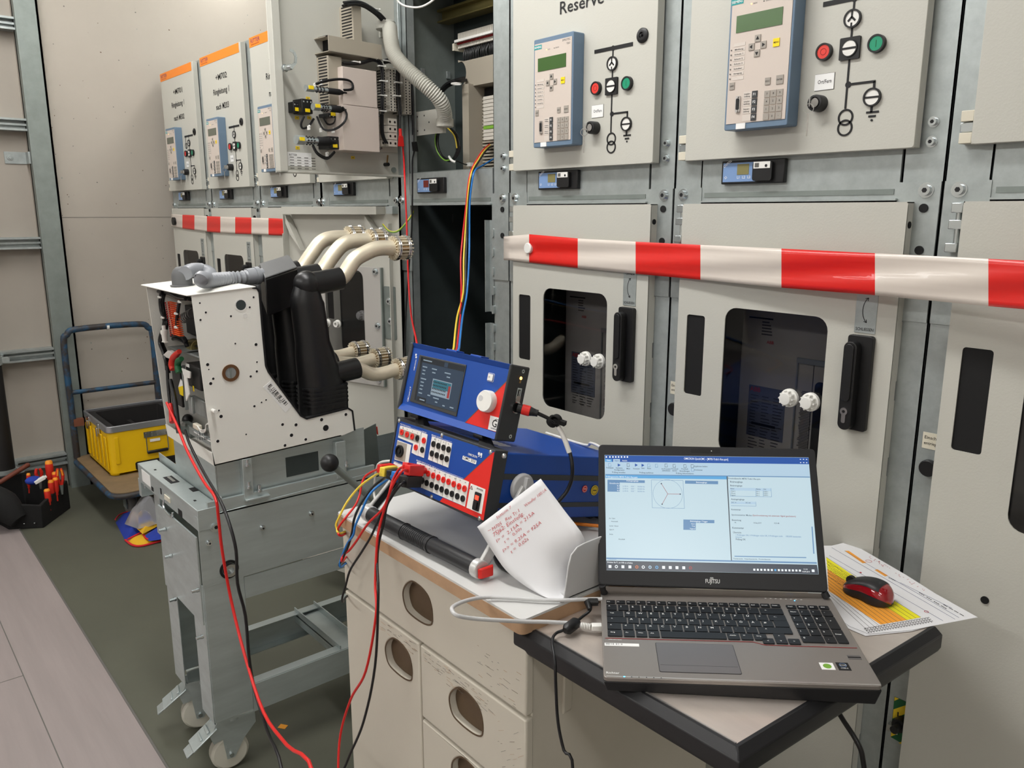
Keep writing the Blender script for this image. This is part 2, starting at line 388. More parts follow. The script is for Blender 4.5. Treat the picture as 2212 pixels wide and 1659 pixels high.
# ================================================================ switchgear row (door fronts in the plane Y = 1.5)
YD, YF = 1.5, 1.528
def wp(S, Y=YD): return Plane((S, Y, 0), (1, 0, 0), (0, 0, 1))
def ring_pts(x, y, r, n=28): return circ(x, y, r, n)
def bar(mb, x0, y0, x1, y1, w, z0=0, z1=.0012, m='ink'):
    d = Vector((x1-x0, y1-y0)).normalized()*w/2; n = (-d.y, d.x)
    mb.prism([(x0+n[0], y0+n[1]), (x0-n[0], y0-n[1]), (x1-n[0], y1-n[1]), (x1+n[0], y1+n[1])], z0, z1, m)
def gear_frame(t, S, ls=.047, posts=True, extra=0):
    b = MB('galvanised')
    for a, c in ((.001, .075), (.525, .599)):
        b.box(S+a, S+c, YF, YF+.002, .04, 2.235); b.box(S+a, S+a+.002, YF, YF+.03, .04, 2.235); b.box(S+c-.002, S+c, YF, YF+.03, .04, 2.235)
    b.box(S+.001, S+.599, YF+.03, 2.5, 2.225, 2.235); b.box(S+.001, S+.599, YF, YF+.04, .0, .09); b.box(S+.075, S+.525, YF, YF+.03, 2.19, 2.235)
    b.box(S+.001, S+.003, YF+.03, 2.5, .04, 2.225); b.box(S+.597, S+.599, YF+.03, 2.5, .04, 2.225); b.box(S+.003, S+.597, 2.49, 2.5, .04, 2.225)
    b.build('frame', t, smooth=False)
    b = MB('galvanised')
    b.box(S+.078, S+.522, YF-.002, YF+.004, 1.523, 1.625); b.box(S+.078, S+.522, YF-.012, YF+.004, 1.520, 1.5235); b.box(S+.0865, S+.5135, YF-.0035, YF-.001, 1.531, 1.541, 'galvanised_dark')
    b.build('cross_panel', t, smooth=False)
    for a, c in ((.003, .079), (.521, .597)):
        b = MB('galvanised'); b.box(S+a, S+c, YF-.004, YF-.0005, 1.30, 1.5525, 'galvanised'); o = b.build('corner_plate', t, smooth=False)
    pl = wp(S, YF-.004)
    for u, v, in ((.028, 1.5375), (.572, 1.5375)):
        b = MB(); bolt(b, pl, u, v, r=.0095); b.build('flange_bolt', t)
    pl = wp(S, YF)
    for v in (1.6555, 1.6215): b = MB(); bolt(b, pl, .571, v, r=.007); b.build('bolt', t)
    for v in (1.506, 1.431): b = MB('black_matte').frame(wp(S, YF-.004).m()); b.cyl(.008, 0, .0025, x=.571, y=v, n=14); b.build('rubber_plug', t)
def hinge(t, S, z0, h=.05, low=False):
    b = MB('off_white_plastic'); 
    if not low:
        b.box(S+.026, S+.047, YD+.002, YF, z0+.035, z0+.053); b.box(S+.026, S+.047, YD+.002, YF, z0-.001, z0+.017); b.box(S+.025, S+.05, YD+.006, YF, z0+.018, z0+.034, 'bolt_zinc')
    else:
        b.use('bolt_zinc'); b.box(S+.026, S+.045, YD+.004, YF, z0+.036, z0+.053); b.box(S+.024, S+.047, YD+.004, YF, z0+.008, z0+.024); b.box(S+.022, S+.042, YD+.004, YF, z0-.032, z0-.016)
        b.frame(Matrix.Translation((S+.036, YD+.014, 0))).cyl(.0045, z0-.03, z0+.05)
    b.build('hinge', t, bevel=.0012)
def door_shell(mb, x0, x1, z0, z1, m='door_paint', holes=(), scallop=False):
    "sheet steel door: front sheet, rolled edges and side flanges"
    mb.frame(wp(0).m())
    mb.rrect(x0, x1, z0, z1, .006, -.0025, 0, m, 3, holes)
    d = -.024
    for a, c, e, f in ((x0, x0+.002, z0, z1), (x1-.002, x1, z0, z1), (x0, x1, z0, z0+.002), (x0, x1, z1-.002, z1)): mb.box(a, c, e, f, d, -.001, m)
    if scallop:
        n = 9
        for k in range(n):
            a = z0+.03+(z1-z0-.06)*k/n
            mb.box(x1-.002, x1, a, a+(z1-z0)/n*.72, d-.003, d, m)
def relay(t, S):
    x0, x1, z0, z1 = S+.1745, S+.321, 1.6645, 1.9315
    dep = .037; pl = wp(0, YD); f = pl.m(0, 0, dep)
    b = MB('relay_blue').frame(pl.m()); b.rrect(x0, x1, z0, z1, .004, 0, dep); o = b.build('protection_relay', t, bevel=.0015)
    b = MB('relay_face').frame(f); b.box(x0+.005, x1-.005, z0+.0125, z1-.0115, 0, .0012); b.box(x0+.03, x0+.052, z0+.001, z0+.012, 0, .002, 'white_paint'); b.build('front_panel', o)
    X = lambda a: S+.020+a
    b = MB('lcd_green' if S > -3 else 'lcd_grey').frame(f)
    b.box(X(.1725), X(.2765), 1.852, 1.884, .0012, .0022); b.build('display', o)
    b = MB('teal').frame(f); b.box(X(.1575), X(.186), 1.906, 1.9165, .0012, .0016); b.text('SIEMENS', X(.1585), 1.909, .0048, .0018, 'white_paint', width=.0255)
    b.text('SIPROTEC', X(.262), 1.9125, .005, .0014, 'ink_grey', width=.029); b.text('7SJ62', X(.277), 1.904, .0042, .0014, 'ink_grey', width=.013)
    for a in (.209, .237): b.text('RUN' if a < .22 else 'ERROR', X(a), 1.9, .003, .0014, 'ink_grey'); b.cyl(.0012, .0012, .002, x=X(a-.004), y=1.9015, n=8, m='led_amber' if a < .22 else 'ink_grey')
    b.build('lettering', o)
    for a, v, r_ in ((.2244, 1.8349, PI/2), (.2111, 1.8207, PI), (.2379, 1.8211, 0), (.2243, 1.8072, -PI/2)):
        b = MB('relay_key').frame(f); b.box(X(a)-.0065, X(a)+.0065, v-.0065, v+.0065, .0012, .0028)
        b.prism([(X(a)+.0042*math.cos(r_+k*2*PI/3), v+.0042*math.sin(r_+k*2*PI/3)) for k in range(3)], .0028, .0032, 'ink'); b.build('arrow_key', o)
    b = MB('yellow').frame(f); b.box(X(.2595), X(.2735), 1.8135, 1.8285, .0012, .0026); b.text('MENU', X(.261), 1.8195, .0035, .0028, 'ink', width=.011); b.build('menu_key', o)
    for k in range(8):
        v = 1.8335-k*.0092
        b = MB('relay_label').frame(f); b.box(X(.169), X(.196), v-.0072, v-.0008, .0012, .0017)
        if 0 < k < 7: b.text(('Meldung', 'Schutz 1', 'Schutz 2', 'Schutz 3', 'Schalter', 'Anregung')[k-1], X(.1715), v-.0052, .003, .0019, 'ink', width=.02)
        if k: b.cyl(.0014, .0012, .0022, x=X(.1635), y=v-.0036, n=8, m='ink_grey'); 
        b.build('led_label', o)
    for a, v, wd, h, s in ((.2529, 1.7513, .012, .0135, 'ESC'), (.2796, 1.7514, .0155, .0165, 'ENTER'), (.17, 1.7511, .012, .014, 'LED')):
        b = MB('relay_key').frame(f); b.box(X(a)-wd/2, X(a)+wd/2, v-h/2, v+h/2, .0012, .0026); b.text(s, X(a)-wd*.4, v-.0015, .003, .0028, 'ink', width=wd*.8); b.build('key', o)
    b = MB('silver_trim').frame(f); b.rrect(X(.1815), X(.1925), 1.698, 1.7305, .003, .0012, .004); b.rrect(X(.1835), X(.1905), 1.7035, 1.725, .002, .004, .0052, 'ink')
    for v in (1.7008, 1.728): b.cyl(.0022, .004, .006, x=X(.187), y=v, n=8)
    b.build('serial_port', o)
    for k in range(4):
        v = 1.7297-k*.01453
        b = MB('relay_label').frame(f); b.box(X(.1985), X(.2185), v-.0066, v+.0066, .0012, .0017)
        if k < 3: b.text(('Schalter-', 'Schalter-', 'Steuer-')[k], X(.2), v+.001, .003, .0019, 'ink', width=.015); b.text('stellung', X(.2), v-.0035, .003, .0019, 'ink', width=.014)
        b.box(X(.219), X(.231), v-.0066, v+.0066, .0012, .0028, 'device_grey'); b.text('F%d' % (k+1), X(.2215), v-.0022, .005, .003, 'white_paint'); b.build('function_key', o)
    for r_ in range(4):
        for c in range(3):
            u = X(.2535+c*.0143); v = 1.7272-r_*.01425
            b = MB('relay_key').frame(f); b.box(u-.0062, u+.0062, v-.0062, v+.0062, .0012, .0026)
            b.text('789456123.0-'[r_*3+c], u-.0014, v-.0018, .004, .0028, 'ink'); b.build('number_key', o)
def mimic(door, S, first=False):
    X = lambda a: S+.020+a
    b = MB('ink').frame(wp(0).m())
    bar(b, X(.3373), 1.882, X(.4616), 1.8823, .0085); b.cyl(.006, 0, .0013, x=X(.399), y=1.882, n=14)
    bar(b, X(.399), 1.883, X(.3985), 1.634+.055, .0036); 
    b.cyl(.0058, 0, .0013, x=X(.4005), y=1.7317, n=14); bar(b, X(.4), 1.732, X(.4522), 1.732, .0042); bar(b, X(.4505), 1.732, X(.4505), 1.72, .0042)
    bar(b, X(.4495), 1.69, X(.4495), 1.678, .0042); bar(b, X(.44), 1.6785, X(.4635), 1.6785, .0036); bar(b, X(.4448), 1.6712, X(.4585), 1.6712, .0036); b.cyl(.0022, 0, .0013, x=X(.4516), y=1.6642, n=8)
    b.ring(.0118, .0152, 0, .0014, x=X(.4005), y=1.6735); b.ring(.0118, .0152, 0, .0014, x=X(.4008), y=1.6545)
    if first:
        b.ring(.012, .0155, 0, .0014, x=X(.352), y=1.835); bar(b, X(.352), 1.88, X(.352), 1.82, .0034); bar(b, X(.342), 1.805, X(.362), 1.805, .0034)
    b.build('mimic_diagram', door)
    b = MB('black_plastic').frame(wp(0).m()); b.ring(.0135, .0165, 0, .005, x=X(.399), y=1.847); b.cyl(.0135, 0, .003, x=X(.399), y=1.847, m='white_plastic')
    bar(b, X(.398), 1.862, X(.398), 1.848, .0032, .003, .004); bar(b, X(.398), 1.85, X(.391), 1.843, .0034, .003, .004); bar(b, X(.398), 1.85, X(.405), 1.843, .0034, .003, .004); bar(b, X(.398), 1.84, X(.398), 1.834, .0028, .003, .004)
    b.build('switch_symbol', door)
    b = MB('black_plastic').frame(wp(0).m()); b.rrect(X(.3795), X(.4185), 1.776, 1.815, .002, 0, .005); b.ring(.0135, .0155, .005, .0068, x=X(.399), y=1.7955); b.cyl(.0135, .005, .006, x=X(.399), y=1.7955, m='white_plastic'); bar(b, X(.386), 1.7955, X(.412), 1.7955, .0036, .006, .0068)
    b.build('position_indicator', door)
    b = MB('black_plastic').frame(wp(0).m()); b.ring(.0135, .0165, 0, .005, x=X(.4495), y=1.7045); b.cyl(.0135, 0, .003, x=X(.4495), y=1.7045, m='white_plastic'); bar(b, X(.434), 1.7045, X(.463), 1.7045, .0032, .003, .004)
    b.build('earth_switch_symbol', door)
    for a, m, nm in ((.3490, 'button_red', 'red'), (.4505, 'button_green', 'green')):
        b = MB('black_plastic').frame(wp(0).m()); b.ring(.0125, .0158, 0, .009, x=X(a), y=1.796)
        o = b.build('push_button', door, label=nm+' round push button')
        b = MB(m).frame(wp(0).m()); b.cyl(.0128, 0, .0078, x=X(a), y=1.796, n=26); b.ring(.0052, .0062, .0078, .0082, x=X(a), y=1.796, m='dark_red') if nm == 'red' else bar(b, X(a), 1.79, X(a), 1.802, .0012, .0078, .0082, 'green_dark')
        o2 = b.build('push_button', door, bevel=.001, label=nm+' cap of the button')
    b = MB('white_paint').frame(wp(0).m()); b.box(X(.3325), X(.3725), 1.727, 1.7575, 0, .0008, 'ink_grey'); b.box(X(.3322), X(.3715), 1.7278, 1.757, .0008, .0012); b.text('Ort/Fern', X(.3385), 1.7395, .007, .0014, 'ink', width=.028); b.build('label_plate', door)
    b = MB('black_plastic').frame(wp(0).m()); b.lathe([(.0155, 0), (.0155, .018), (.0145, .023), (.011, .0235), (.010, .019)], x=X(.347), y=1.703)
    b.cyl(.0088, .017, .024, x=X(.347), y=1.703, m='chrome'); b.box(X(.347)-.001, X(.347)+.001, 1.695, 1.711, .024, .04, 'chrome')
    b.build('key_switch', door)
    b = MB('chrome').frame(Matrix.Translation((X(.346), YD-.040, 1.691)) @ Matrix.Rotation(.5, 4, 'Z') @ Matrix.Rotation(PI/2, 4, 'X')); b.ring(.0085, .0095, -.0005, .0005); b.box(-.0015, .0015, -.05, -.009, -.0006, .0006); b.build('key_ring', door)
    b = MB('black_plastic').frame(wp(0).m()); b.lathe([(.0168, 0), (.0165, .004), (.0125, .0065), (.007, .0065), (.0065, .003)], x=X(.4915), y=1.896); b.cyl(.0028, .003, .009, x=X(.4915), y=1.896, n=10); b.build('door_lock', door)
def indicator(t, S, lcd='lcd_amber'):
    pl = wp(S, YF-.002); X = lambda a: a+.02
    b = MB('black_plastic').frame(pl.m()); b.box(X(.117), X(.270), 1.558, 1.6065, 0, .012, 'black_plastic'); o = b.build('voltage_indicator', t, bevel=.002)
    b = MB('indicator_blue').frame(pl.m()); b.box(X(.122), X(.204), 1.5625, 1.602, .012, .013); b.text('CAPDIS', X(.124), 1.592, .005, .0132, 'white_paint', rot=.6); b.text('S2', X(.128), 1.568, .005, .0132, 'white_paint', rot=.6)
    for k in range(3): b.text('L%d' % (k+1), X(.158+k*.013), 1.569, .0055, .0132, 'white_paint')
    b.build('face_plate', o)
    b = MB(lcd).frame(pl.m()); b.box(X(.158), X(.187), 1.577, 1.599, .013, .0136); b.build('display', o)
    b = MB('black_plastic').frame(pl.m()); b.rrect(X(.2), X(.246), 1.563, 1.602, .006, .012, .02); b.box(X(.203), X(.242), 1.588, 1.6015, .02, .0212, 'white_plastic'); b.box(X(.206), X(.216), 1.5905, 1.599, .0212, .0216, 'ink_grey'); b.cyl(.003, .0212, .0218, x=X(.233), y=1.593, n=10, m='ink'); b.build('cover_cap', o)
def lower_door(t, S, full=True):
    x0, x1, z0, z1 = S+.047, S+.553, .09, 1.517; X = lambda a: S+.020+a
    win = rr_pts(X(.157), X(.40), .960, 1.294, .028, 5); slot = rr_pts(X(.053), X(.1035), 1.081, 1.268, .006, 3)
    b = MB(); door_shell(b, x0, x1, z0, z1, holes=(win, slot), scallop=True); d = b.build('lower_door', t)
    d['label'] = 'pale grey lower door with a rounded viewing window'
    b = MB('black_matte').frame(wp(0).m()); b.rrect(X(.051), X(.1055), 1.079, 1.27, .006, -.006, -.003, n=3); b.build('slot_cover', d)
    b = MB('tinted_glass').frame(wp(0).m()); b.prism(rr_pts(X(.152), X(.405), .955, 1.299, .03, 5), -.0075, -.0035); b.build('viewing_window', d)
    for a in (.333, .381):
        b = MB('white_plastic').frame(wp(0).m()); b.lathe([(.0195, -.003), (.0195, .004), (.017, .0055), (.0135, .006), (.0135, .018), (.012, .0205), (.006, .021)], n=22, x=X(a)-.005, y=1.118)
        for k in range(10): b.cyl(.002, .004, .0165, x=X(a)-.005+.015*math.cos(k*PI/5), y=1.118+.015*math.sin(k*PI/5), n=6)
        b.build('knob', d)
    b = MB('galvanised').frame(wp(0).m()); b.box(X(.4545), X(.496), 1.272, 1.362, 0, .0015)
    b.text('SCHLIESSEN', X(.4575), 1.2765, .0058, .0018, 'ink', width=.035); b.text('ÖFFNEN', X(.462), 1.3475, .0058, .0018, 'ink', width=.027)
    pts = [(X(.4845)-.016*math.cos(a), 1.316+.026*math.sin(a)) for a in [(-1+2*i/10)*1.15 for i in range(11)]]
    for i in range(10): bar(b, *pts[i], *pts[i+1], .0013, .0015, .0019)
    for (px_, py_), s_ in ((pts[0], 1), (pts[-1], -1)):
        bar(b, px_, py_, px_-.006, py_+.002*s_, .0012, .0015, .0019); bar(b, px_, py_, px_-.001, py_+.006*s_, .0012, .0015, .0019)
    b.build('instruction_plate', d)
    b = MB('black_plastic').frame(wp(0).m()); b.rrect(X(.4485), X(.4985), 1.0805, 1.268, .006, 0, .011, n=4); b.rrect(X(.452), X(.478), 1.083, 1.257, .0125, .011, .031, n=6)
    b.rrect(X(.456), X(.4735), 1.14, 1.253, .0085, .031, .034, n=5); h = b.build('door_handle', d, bevel=.0025, seg=3)
    b = MB('chrome').frame(wp(0).m()); b.cyl(.0075, .028, .033, x=X(.466)-.002, y=1.12, n=18); b.rrect(X(.466)-.006, X(.466)+.002, 1.097, 1.118, .003, .028, .0325); b.cyl(.003, .033, .0334, x=X(.466)-.002, y=1.12, n=10, m='ink'); b.build('lock_cylinder', d)
    b = MB('black_matte').frame(Matrix(((0, 0, 1, x1), (1, 0, 0, 0), (0, 1, 0, 0), (0, 0, 0, 1)))); b.cyl(.0065, -.001, .0012, x=YD+.013, y=1.476, n=14); b.build('rubber_plug', d)
    # what stands behind the window
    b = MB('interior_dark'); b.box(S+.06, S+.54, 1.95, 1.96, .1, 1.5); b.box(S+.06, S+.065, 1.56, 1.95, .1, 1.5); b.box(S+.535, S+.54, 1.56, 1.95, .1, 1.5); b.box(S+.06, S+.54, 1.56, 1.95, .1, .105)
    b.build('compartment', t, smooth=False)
    YP = 1.62; pl = wp(0, YP); V = lambda x, y: (lambda q: (q.x+1.23+S, q.z))(onY(1540+x*.3571, 640+y*.3571, YP))
    b = MB('terminal_beige'); b.box(S+.142, S+.54, YP, 1.95, .70, 1.47, 'terminal_beige'); br = b.build('breaker_front', t, bevel=.004)
    b = MB('touch_plate').frame(pl.m()); (x0_, z0_), (x1_, z1_) = V(222, 532), V(420, 885); b.box(x0_, x1_, z1_, z0_, 0, .0012); b.text('ABB', x0_+.003, z0_-.014, .011, .0016, 'red')
    for k in range(18):
        z = z0_-.024-k*.0075
        for j in range(3): xa = x0_+.006+j*.03; b.box(xa, xa+rnd.uniform(.012, .026), z, z+.0016, .0012, .0015, 'ink')
    b.box(x0_+.012, x0_+.075, z1_+.028, z1_+.034, .0012, .0015, 'ink'); b.build('rating_label', br)
    b = MB('ink').frame(pl.m()); (x0_, z0_), (x1_, z1_) = V(222, 120), V(365, 145); b.box(x0_, x1_, z1_, z0_, 0, .0008)
    for k in range(5): b.box(x0_+.035, x1_-rnd.uniform(0, .01), z1_-.008-k*.007, z1_-.005-k*.007, 0, .0008, 'ink_grey')
    b.text('ABB', x0_+.05, z1_-.055, .007, .0008, 'red'); b.build('rating_label', br)
    (xs_, zt_), (xe_, _) = V(515, 390), V(697, 400); b = MB('galvanised').frame(pl.m()); b.box(xs_, S+.54, zt_-.004, zt_+.008, 0, .006); b.box(xs_+.0, xs_+.003, .72, zt_, 0, .004); b.box(V(605, 500)[0], V(605, 500)[0]+.0012, .72, zt_, 0, .001, 'ink'); b.build('front_trim', br)
    (x0_, z0_), (x1_, z1_) = V(530, 575), V(582, 900); b = MB('ink').frame(pl.m())
    for k in range(46): z = z0_-(z0_-z1_)*1.4*k/46; b.box(x0_+rnd.uniform(0, .006), x1_-rnd.uniform(0, .006), z, z+.0018, 0, .0008, 'ink_grey')
    b.build('instruction_text', br)
    (x0_, z0_), (x1_, z1_) = V(620, 515), V(680, 900); b = MB('black_matte').frame(pl.m()); b.rrect(x0_, x1_, .9, z0_, .012, 0, .001); b.build('crank_slot', br)
    return d
def cabinet(k, S, label, texts=(), band=False, first=False, lcd='lcd_amber', ltop=2.228):
    t = thing('switchgear_cabinet', label, 'switchgear cabinet', (S, YF, 0))
    gear_frame(t, S)
    b = MB(); door_shell(b, S+.047, S+.553, 1.611, ltop); d = b.build('instrument_door', t, bevel=.0015)
    if band:
        b = MB('orange').frame(wp(0).m()); b.box(S+.048, S+.535, 2.187, 2.227, 0, .001); b.build('brand_strip', d)
        b = MB('brand_purple').frame(wp(0).m()); b.text('RITTER', S+.062, 2.203, .016, .0013, 'brand_purple', width=.095); b.text('Starkstromtechnik', S+.066, 2.194, .006, .0013, 'dark_red', width=.085); b.build('lettering', d)
    if texts:
        b = MB('ink').frame(wp(0).m())
        for s, x, z, h, wd in texts: b.text(s, S+.02+x, z, h, .001, width=wd)
        b.build('lettering', d)
    mimic(d, S, first); relay(t, S); indicator(t, S, lcd)
    lower_door(t, S); hinge(t, S, 1.614); hinge(t, S, 1.462, low=True)
    return t
L2 = lambda n, m: ((('+M%s' % n), .215, 2.102, .026, .14), ('Ringleitung 1', .175, 2.04, .026, .195), ('nach M%s' % m, .197, 1.972, .026, .16))
cabinet(-5, -4.805, 'grey switchgear cabinet lettered +M701, at the far left end of the row', L2('701', '302'), True, True)
cabinet(-4, -4.195, 'grey switchgear cabinet lettered +M702, between M701 and the third cabinet', L2('702', '203'), True)
cabinet(-3, -3.59, 'third grey switchgear cabinet from the left wall, partly behind the open instrument door', L2('703', '204'), True)
cabinet(-2, -3.01, 'grey switchgear cabinet mostly hidden behind the two open doors', (), True)
cabinet(0, -1.83, 'grey switchgear cabinet lettered Reserve, with barrier tape across its lower door', (('Reserve', .2091, 1.989, .0295, .152),))
t7 = cabinet(1, -1.23, 'grey switchgear cabinet directly right of the Reserve one, with relay and push buttons')
# cabinet at the right edge
S8 = -.63
t8 = thing('switchgear_cabinet', 'grey switchgear cabinet cut off by the right edge of the photo', 'switchgear cabinet', (S8, YF, 0))
gear_frame(t8, S8)
b = MB(); door_shell(b, S8+.047, S8+.553, 1.611, 2.228); d8 = b.build('instrument_door', t8, bevel=.0015); relay(t8, S8+.12); mimic(d8, S8+.06)
hinge(t8, S8, 1.614); hinge(t8, S8, 1.462, low=True); lower_door(t8, S8)
b = MB('galvanised').frame(wp(0, YF).m())
b = MB('black_matte').frame(wp(S8, YD).m()); b.cyl(.007, 0, .002, x=.16, y=.82, n=14); b.build('rubber_plug', t8)
for tt, S in ((t8, S8), (t7, -1.23)):
    b = MB('off_white_plastic').frame(wp(S, YF).m()); b.box(.012, .048, 1.065, 1.096, 0, .001); b.text('Einschub', .015, 1.084, .006, .0012, 'ink', width=.03); b.text('entriegeln', .015, 1.073, .006, .0012, 'ink', width=.032); b.build('label_plate', tt)
    b = MB('black_plastic').frame(wp(S, YF).m()); b.cyl(.016, 0, .012, x=.03, y=1.03, n=22); b.build('push_knob', tt, bevel=.002)
# ---------------------------------------------------------------- the open cabinet
S5 = -2.43
t5 = thing('switchgear_cabinet', 'grey switchgear cabinet standing open in the middle, both its doors swung left', 'switchgear cabinet', (S5, YF, 0))
gear_frame(t5, S5); indicator(t5, S5, 'lcd_red')
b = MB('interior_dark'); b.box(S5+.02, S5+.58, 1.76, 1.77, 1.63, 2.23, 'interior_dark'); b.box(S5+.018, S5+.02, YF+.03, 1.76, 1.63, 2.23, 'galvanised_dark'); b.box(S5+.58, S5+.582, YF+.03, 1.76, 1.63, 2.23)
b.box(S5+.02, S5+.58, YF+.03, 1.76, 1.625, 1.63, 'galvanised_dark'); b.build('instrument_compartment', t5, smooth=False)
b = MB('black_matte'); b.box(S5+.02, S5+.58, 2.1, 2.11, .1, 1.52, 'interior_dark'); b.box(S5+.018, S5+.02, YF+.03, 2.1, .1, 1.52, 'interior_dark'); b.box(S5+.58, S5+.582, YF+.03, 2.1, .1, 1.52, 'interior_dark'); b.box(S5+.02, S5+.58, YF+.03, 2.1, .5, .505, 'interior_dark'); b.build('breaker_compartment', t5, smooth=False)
# inside of the open cabinet: instruments, ducts, hose and wires
bk = Plane((S5, 1.74, 0), (1, 0, 0), (0, 0, 1))
q = lambda x, y, Y=1.74: onY(x, y, Y)
def z2(x, y): return (540+x*.26223, y*.26223)
def z6(x, y): return (860+x*.12054, y*.12054)
a, c = q(*z6(800, 300)), q(*z6(1725, 20)); e = q(*z6(805, 420))
b = MB('zinc_yellow'); b.box(a.x, -1.85, 1.71, 1.74, e.z, a.z+.002); b.box(a.x-.02, -1.85, 1.69, 1.74, a.z, a.z+.008); b.box(a.x-.02, -1.85, 1.69, 1.74, e.z-.012, e.z-.006); b.build('mounting_rail', t5, bevel=.001)
# terminal strip
a, e = q(*z6(1285, 640)), q(*z6(1290, 910))
for k in range(24):
    x = a.x+k*.0085
    if x > -1.86: break
    b = MB('terminal_beige'); b.box(x, x+.0078, 1.69, 1.74, e.z, a.z); b.box(x, x+.0078, 1.675, 1.69, e.z+.025, a.z-.03, 'white_plastic'); b.box(x+.001, x+.0068, 1.685, 1.69, e.z+.012, e.z+.022, 'dark_red'); b.build('terminal_block', t5, smooth=False)
b = MB('off_white_plastic'); b.box(a.x-.018, a.x-.008, 1.68, 1.74, e.z-.005, a.z-.03); b.build('end_bracket', t5)
b = MB('black_wire')
for k in range(20): b.tube([(a.x+.03+k*.009, 1.70, e.z), (a.x+.03+k*.009+rnd.uniform(-.003, .003), 1.69, e.z-.03), (a.x+.03+k*.009, 1.71, e.z-.07)], .0022, n=6)
b.build('wiring', t5)
a, e = q(*z6(1075, 1120), 1.69), q(*z6(1130, 1580), 1.69)
b = MB('beige_duct').frame(wp(0, 1.69).m()); x0 = a.x; n = 8
arc = [(x0+.004+.04*math.cos(t_), (e.z+.045)+.042*math.sin(t_)) for t_ in [math.radians(60-15*i) for i in range(9)]]
b.prism([(x0, a.z), (-1.85, a.z), (-1.85, e.z)]+[(x0+.02, e.z)]+arc[::-1]+[(x0, e.z+.09)], -.07, 0); b.build('cable_duct', t5, smooth=False)
a, e = q(*z6(1320, 1540), 1.71), q(*z2(1840, 1380), 1.71)
b = MB('beige_duct'); b.box(a.x, a.x+.035, 1.67, 1.74, 1.632, e.z+.2 if e.z+.2 > a.z else a.z); 
b.build('cable_duct', t5)
a2 = q(*z2(1920, 720), 1.71)
b = MB('beige_duct')
for k in range(22):
    z = 1.64+k*.0105
    if z > a2.z: break
    b.box(a.x+.036, a.x+.11, 1.725, 1.735, z, z+.006)
b.box(a.x+.036, a.x+.11, 1.735, 1.74, 1.632, a2.z, 'black_matte'); b.build('slotted_duct', t5, smooth=False)
b = MB('terminal_beige'); a = q(*z2(2000, 800), 1.69); e = q(*z2(2000, 1160), 1.69)
for k in range(12):
    z = e.z+(a.z-e.z)*k/12; b.box(a.x-.005, -1.85, 1.655, 1.69, z, z+(a.z-e.z)/14, 'green_wire' if k == 3 else 'terminal_beige')
b.build('terminal_block', t5, smooth=False)
# cable bundle leaving the duct, loop below the corrugated hose
def bundle(name, pts, n, sp, r, m='black_wire', parent=None):
    b = MB(m)
    for k in range(n):
        o = Vector((rnd.uniform(-sp, sp), rnd.uniform(-sp, sp), rnd.uniform(-sp, sp))); b.tube([Vector(p)+o for p in pts], r, n=7)
    return b.build(name, parent)
bundle('wire_bundle', [q(*z2(1560, 760), 1.655), q(*z2(1620, 700), 1.635), q(*z2(1690, 670), 1.635), q(*z2(1770, 650), 1.68)], 9, .006, .0035, parent=t5)
b = MB('white_plastic').frame(Matrix.Translation(q(*z2(1700, 690), 1.625))); b.ring(.016, .0175, -.002, .002); b.build('cable_tie', t5)
b = MB('black_wire'); 
loop = [(1560, 1060), (1540, 1150), (1560, 1250), (1620, 1320), (1680, 1310), (1720, 1220), (1700, 1120), (1640, 1050)]
for k in range(6): b.tube([q(*z2(x+rnd.uniform(-10, 10), y+rnd.uniform(-8, 8)), 1.60) for x, y in loop], .0035, n=7)
b.tube([q(*z2(x-16, y), 1.592) for x, y in loop[:5]], .0022, n=6, m='green_wire'); b.tube([q(*z2(x-16, y), 1.592) for x, y in loop[5:]], .0022, n=6, m='yellow_wire')
b.build('wire_loop', t5)
b = MB('white_plastic'); b.tube([q(*z2(1640, 1290), 1.592), q(*z2(1660, 1320), 1.585), q(*z2(1690, 1335), 1.592)], .004, n=6); b.build('cable_tie', t5)
b = MB('black_wire'); b.tube([q(*z2(1700, 1325), 1.60), q(*z2(1760, 1350), 1.63), q(*z2(1800, 1358), 1.65)], .002, n=6); c_ = q(*z2(1810, 1355), 1.65); b.box(c_.x-.01, c_.x+.012, c_.y-.006, c_.y+.006, c_.z-.006, c_.z+.006, 'white_plastic'); b.build('plug_connector', t5)
# perforated bracket and lower holder of the corrugated hose
a, e = q(*z2(1360, 925), 1.56), q(*z2(1490, 1105), 1.56)
b = MB('door_paint').frame(wp(0, 1.56).m()); b.rrect(a.x, e.x+.05, e.z, a.z, .004, -.003, 0)
for u_, v_ in ((.15, .2), (.15, .8), (.6, .2), (.6, .8), (.9, .5)): b.cyl(.003, 0, .0005, x=a.x+(e.x-a.x)*u_, y=e.z+(a.z-e.z)*v_, n=8, m='ink')
b.build('hose_bracket', t5, bevel=.001)
# two fixings on the interior left wall
for x, y in ((430, 1290), (890, 1350)):
    p = onX(*z6(x, y), S5+.021); b = MB('galvanised'); b.box(p.x, p.x+.006, p.y-.008, p.y+.008, p.z-.012, p.z+.012); b.build('clip', t5, bevel=.001)
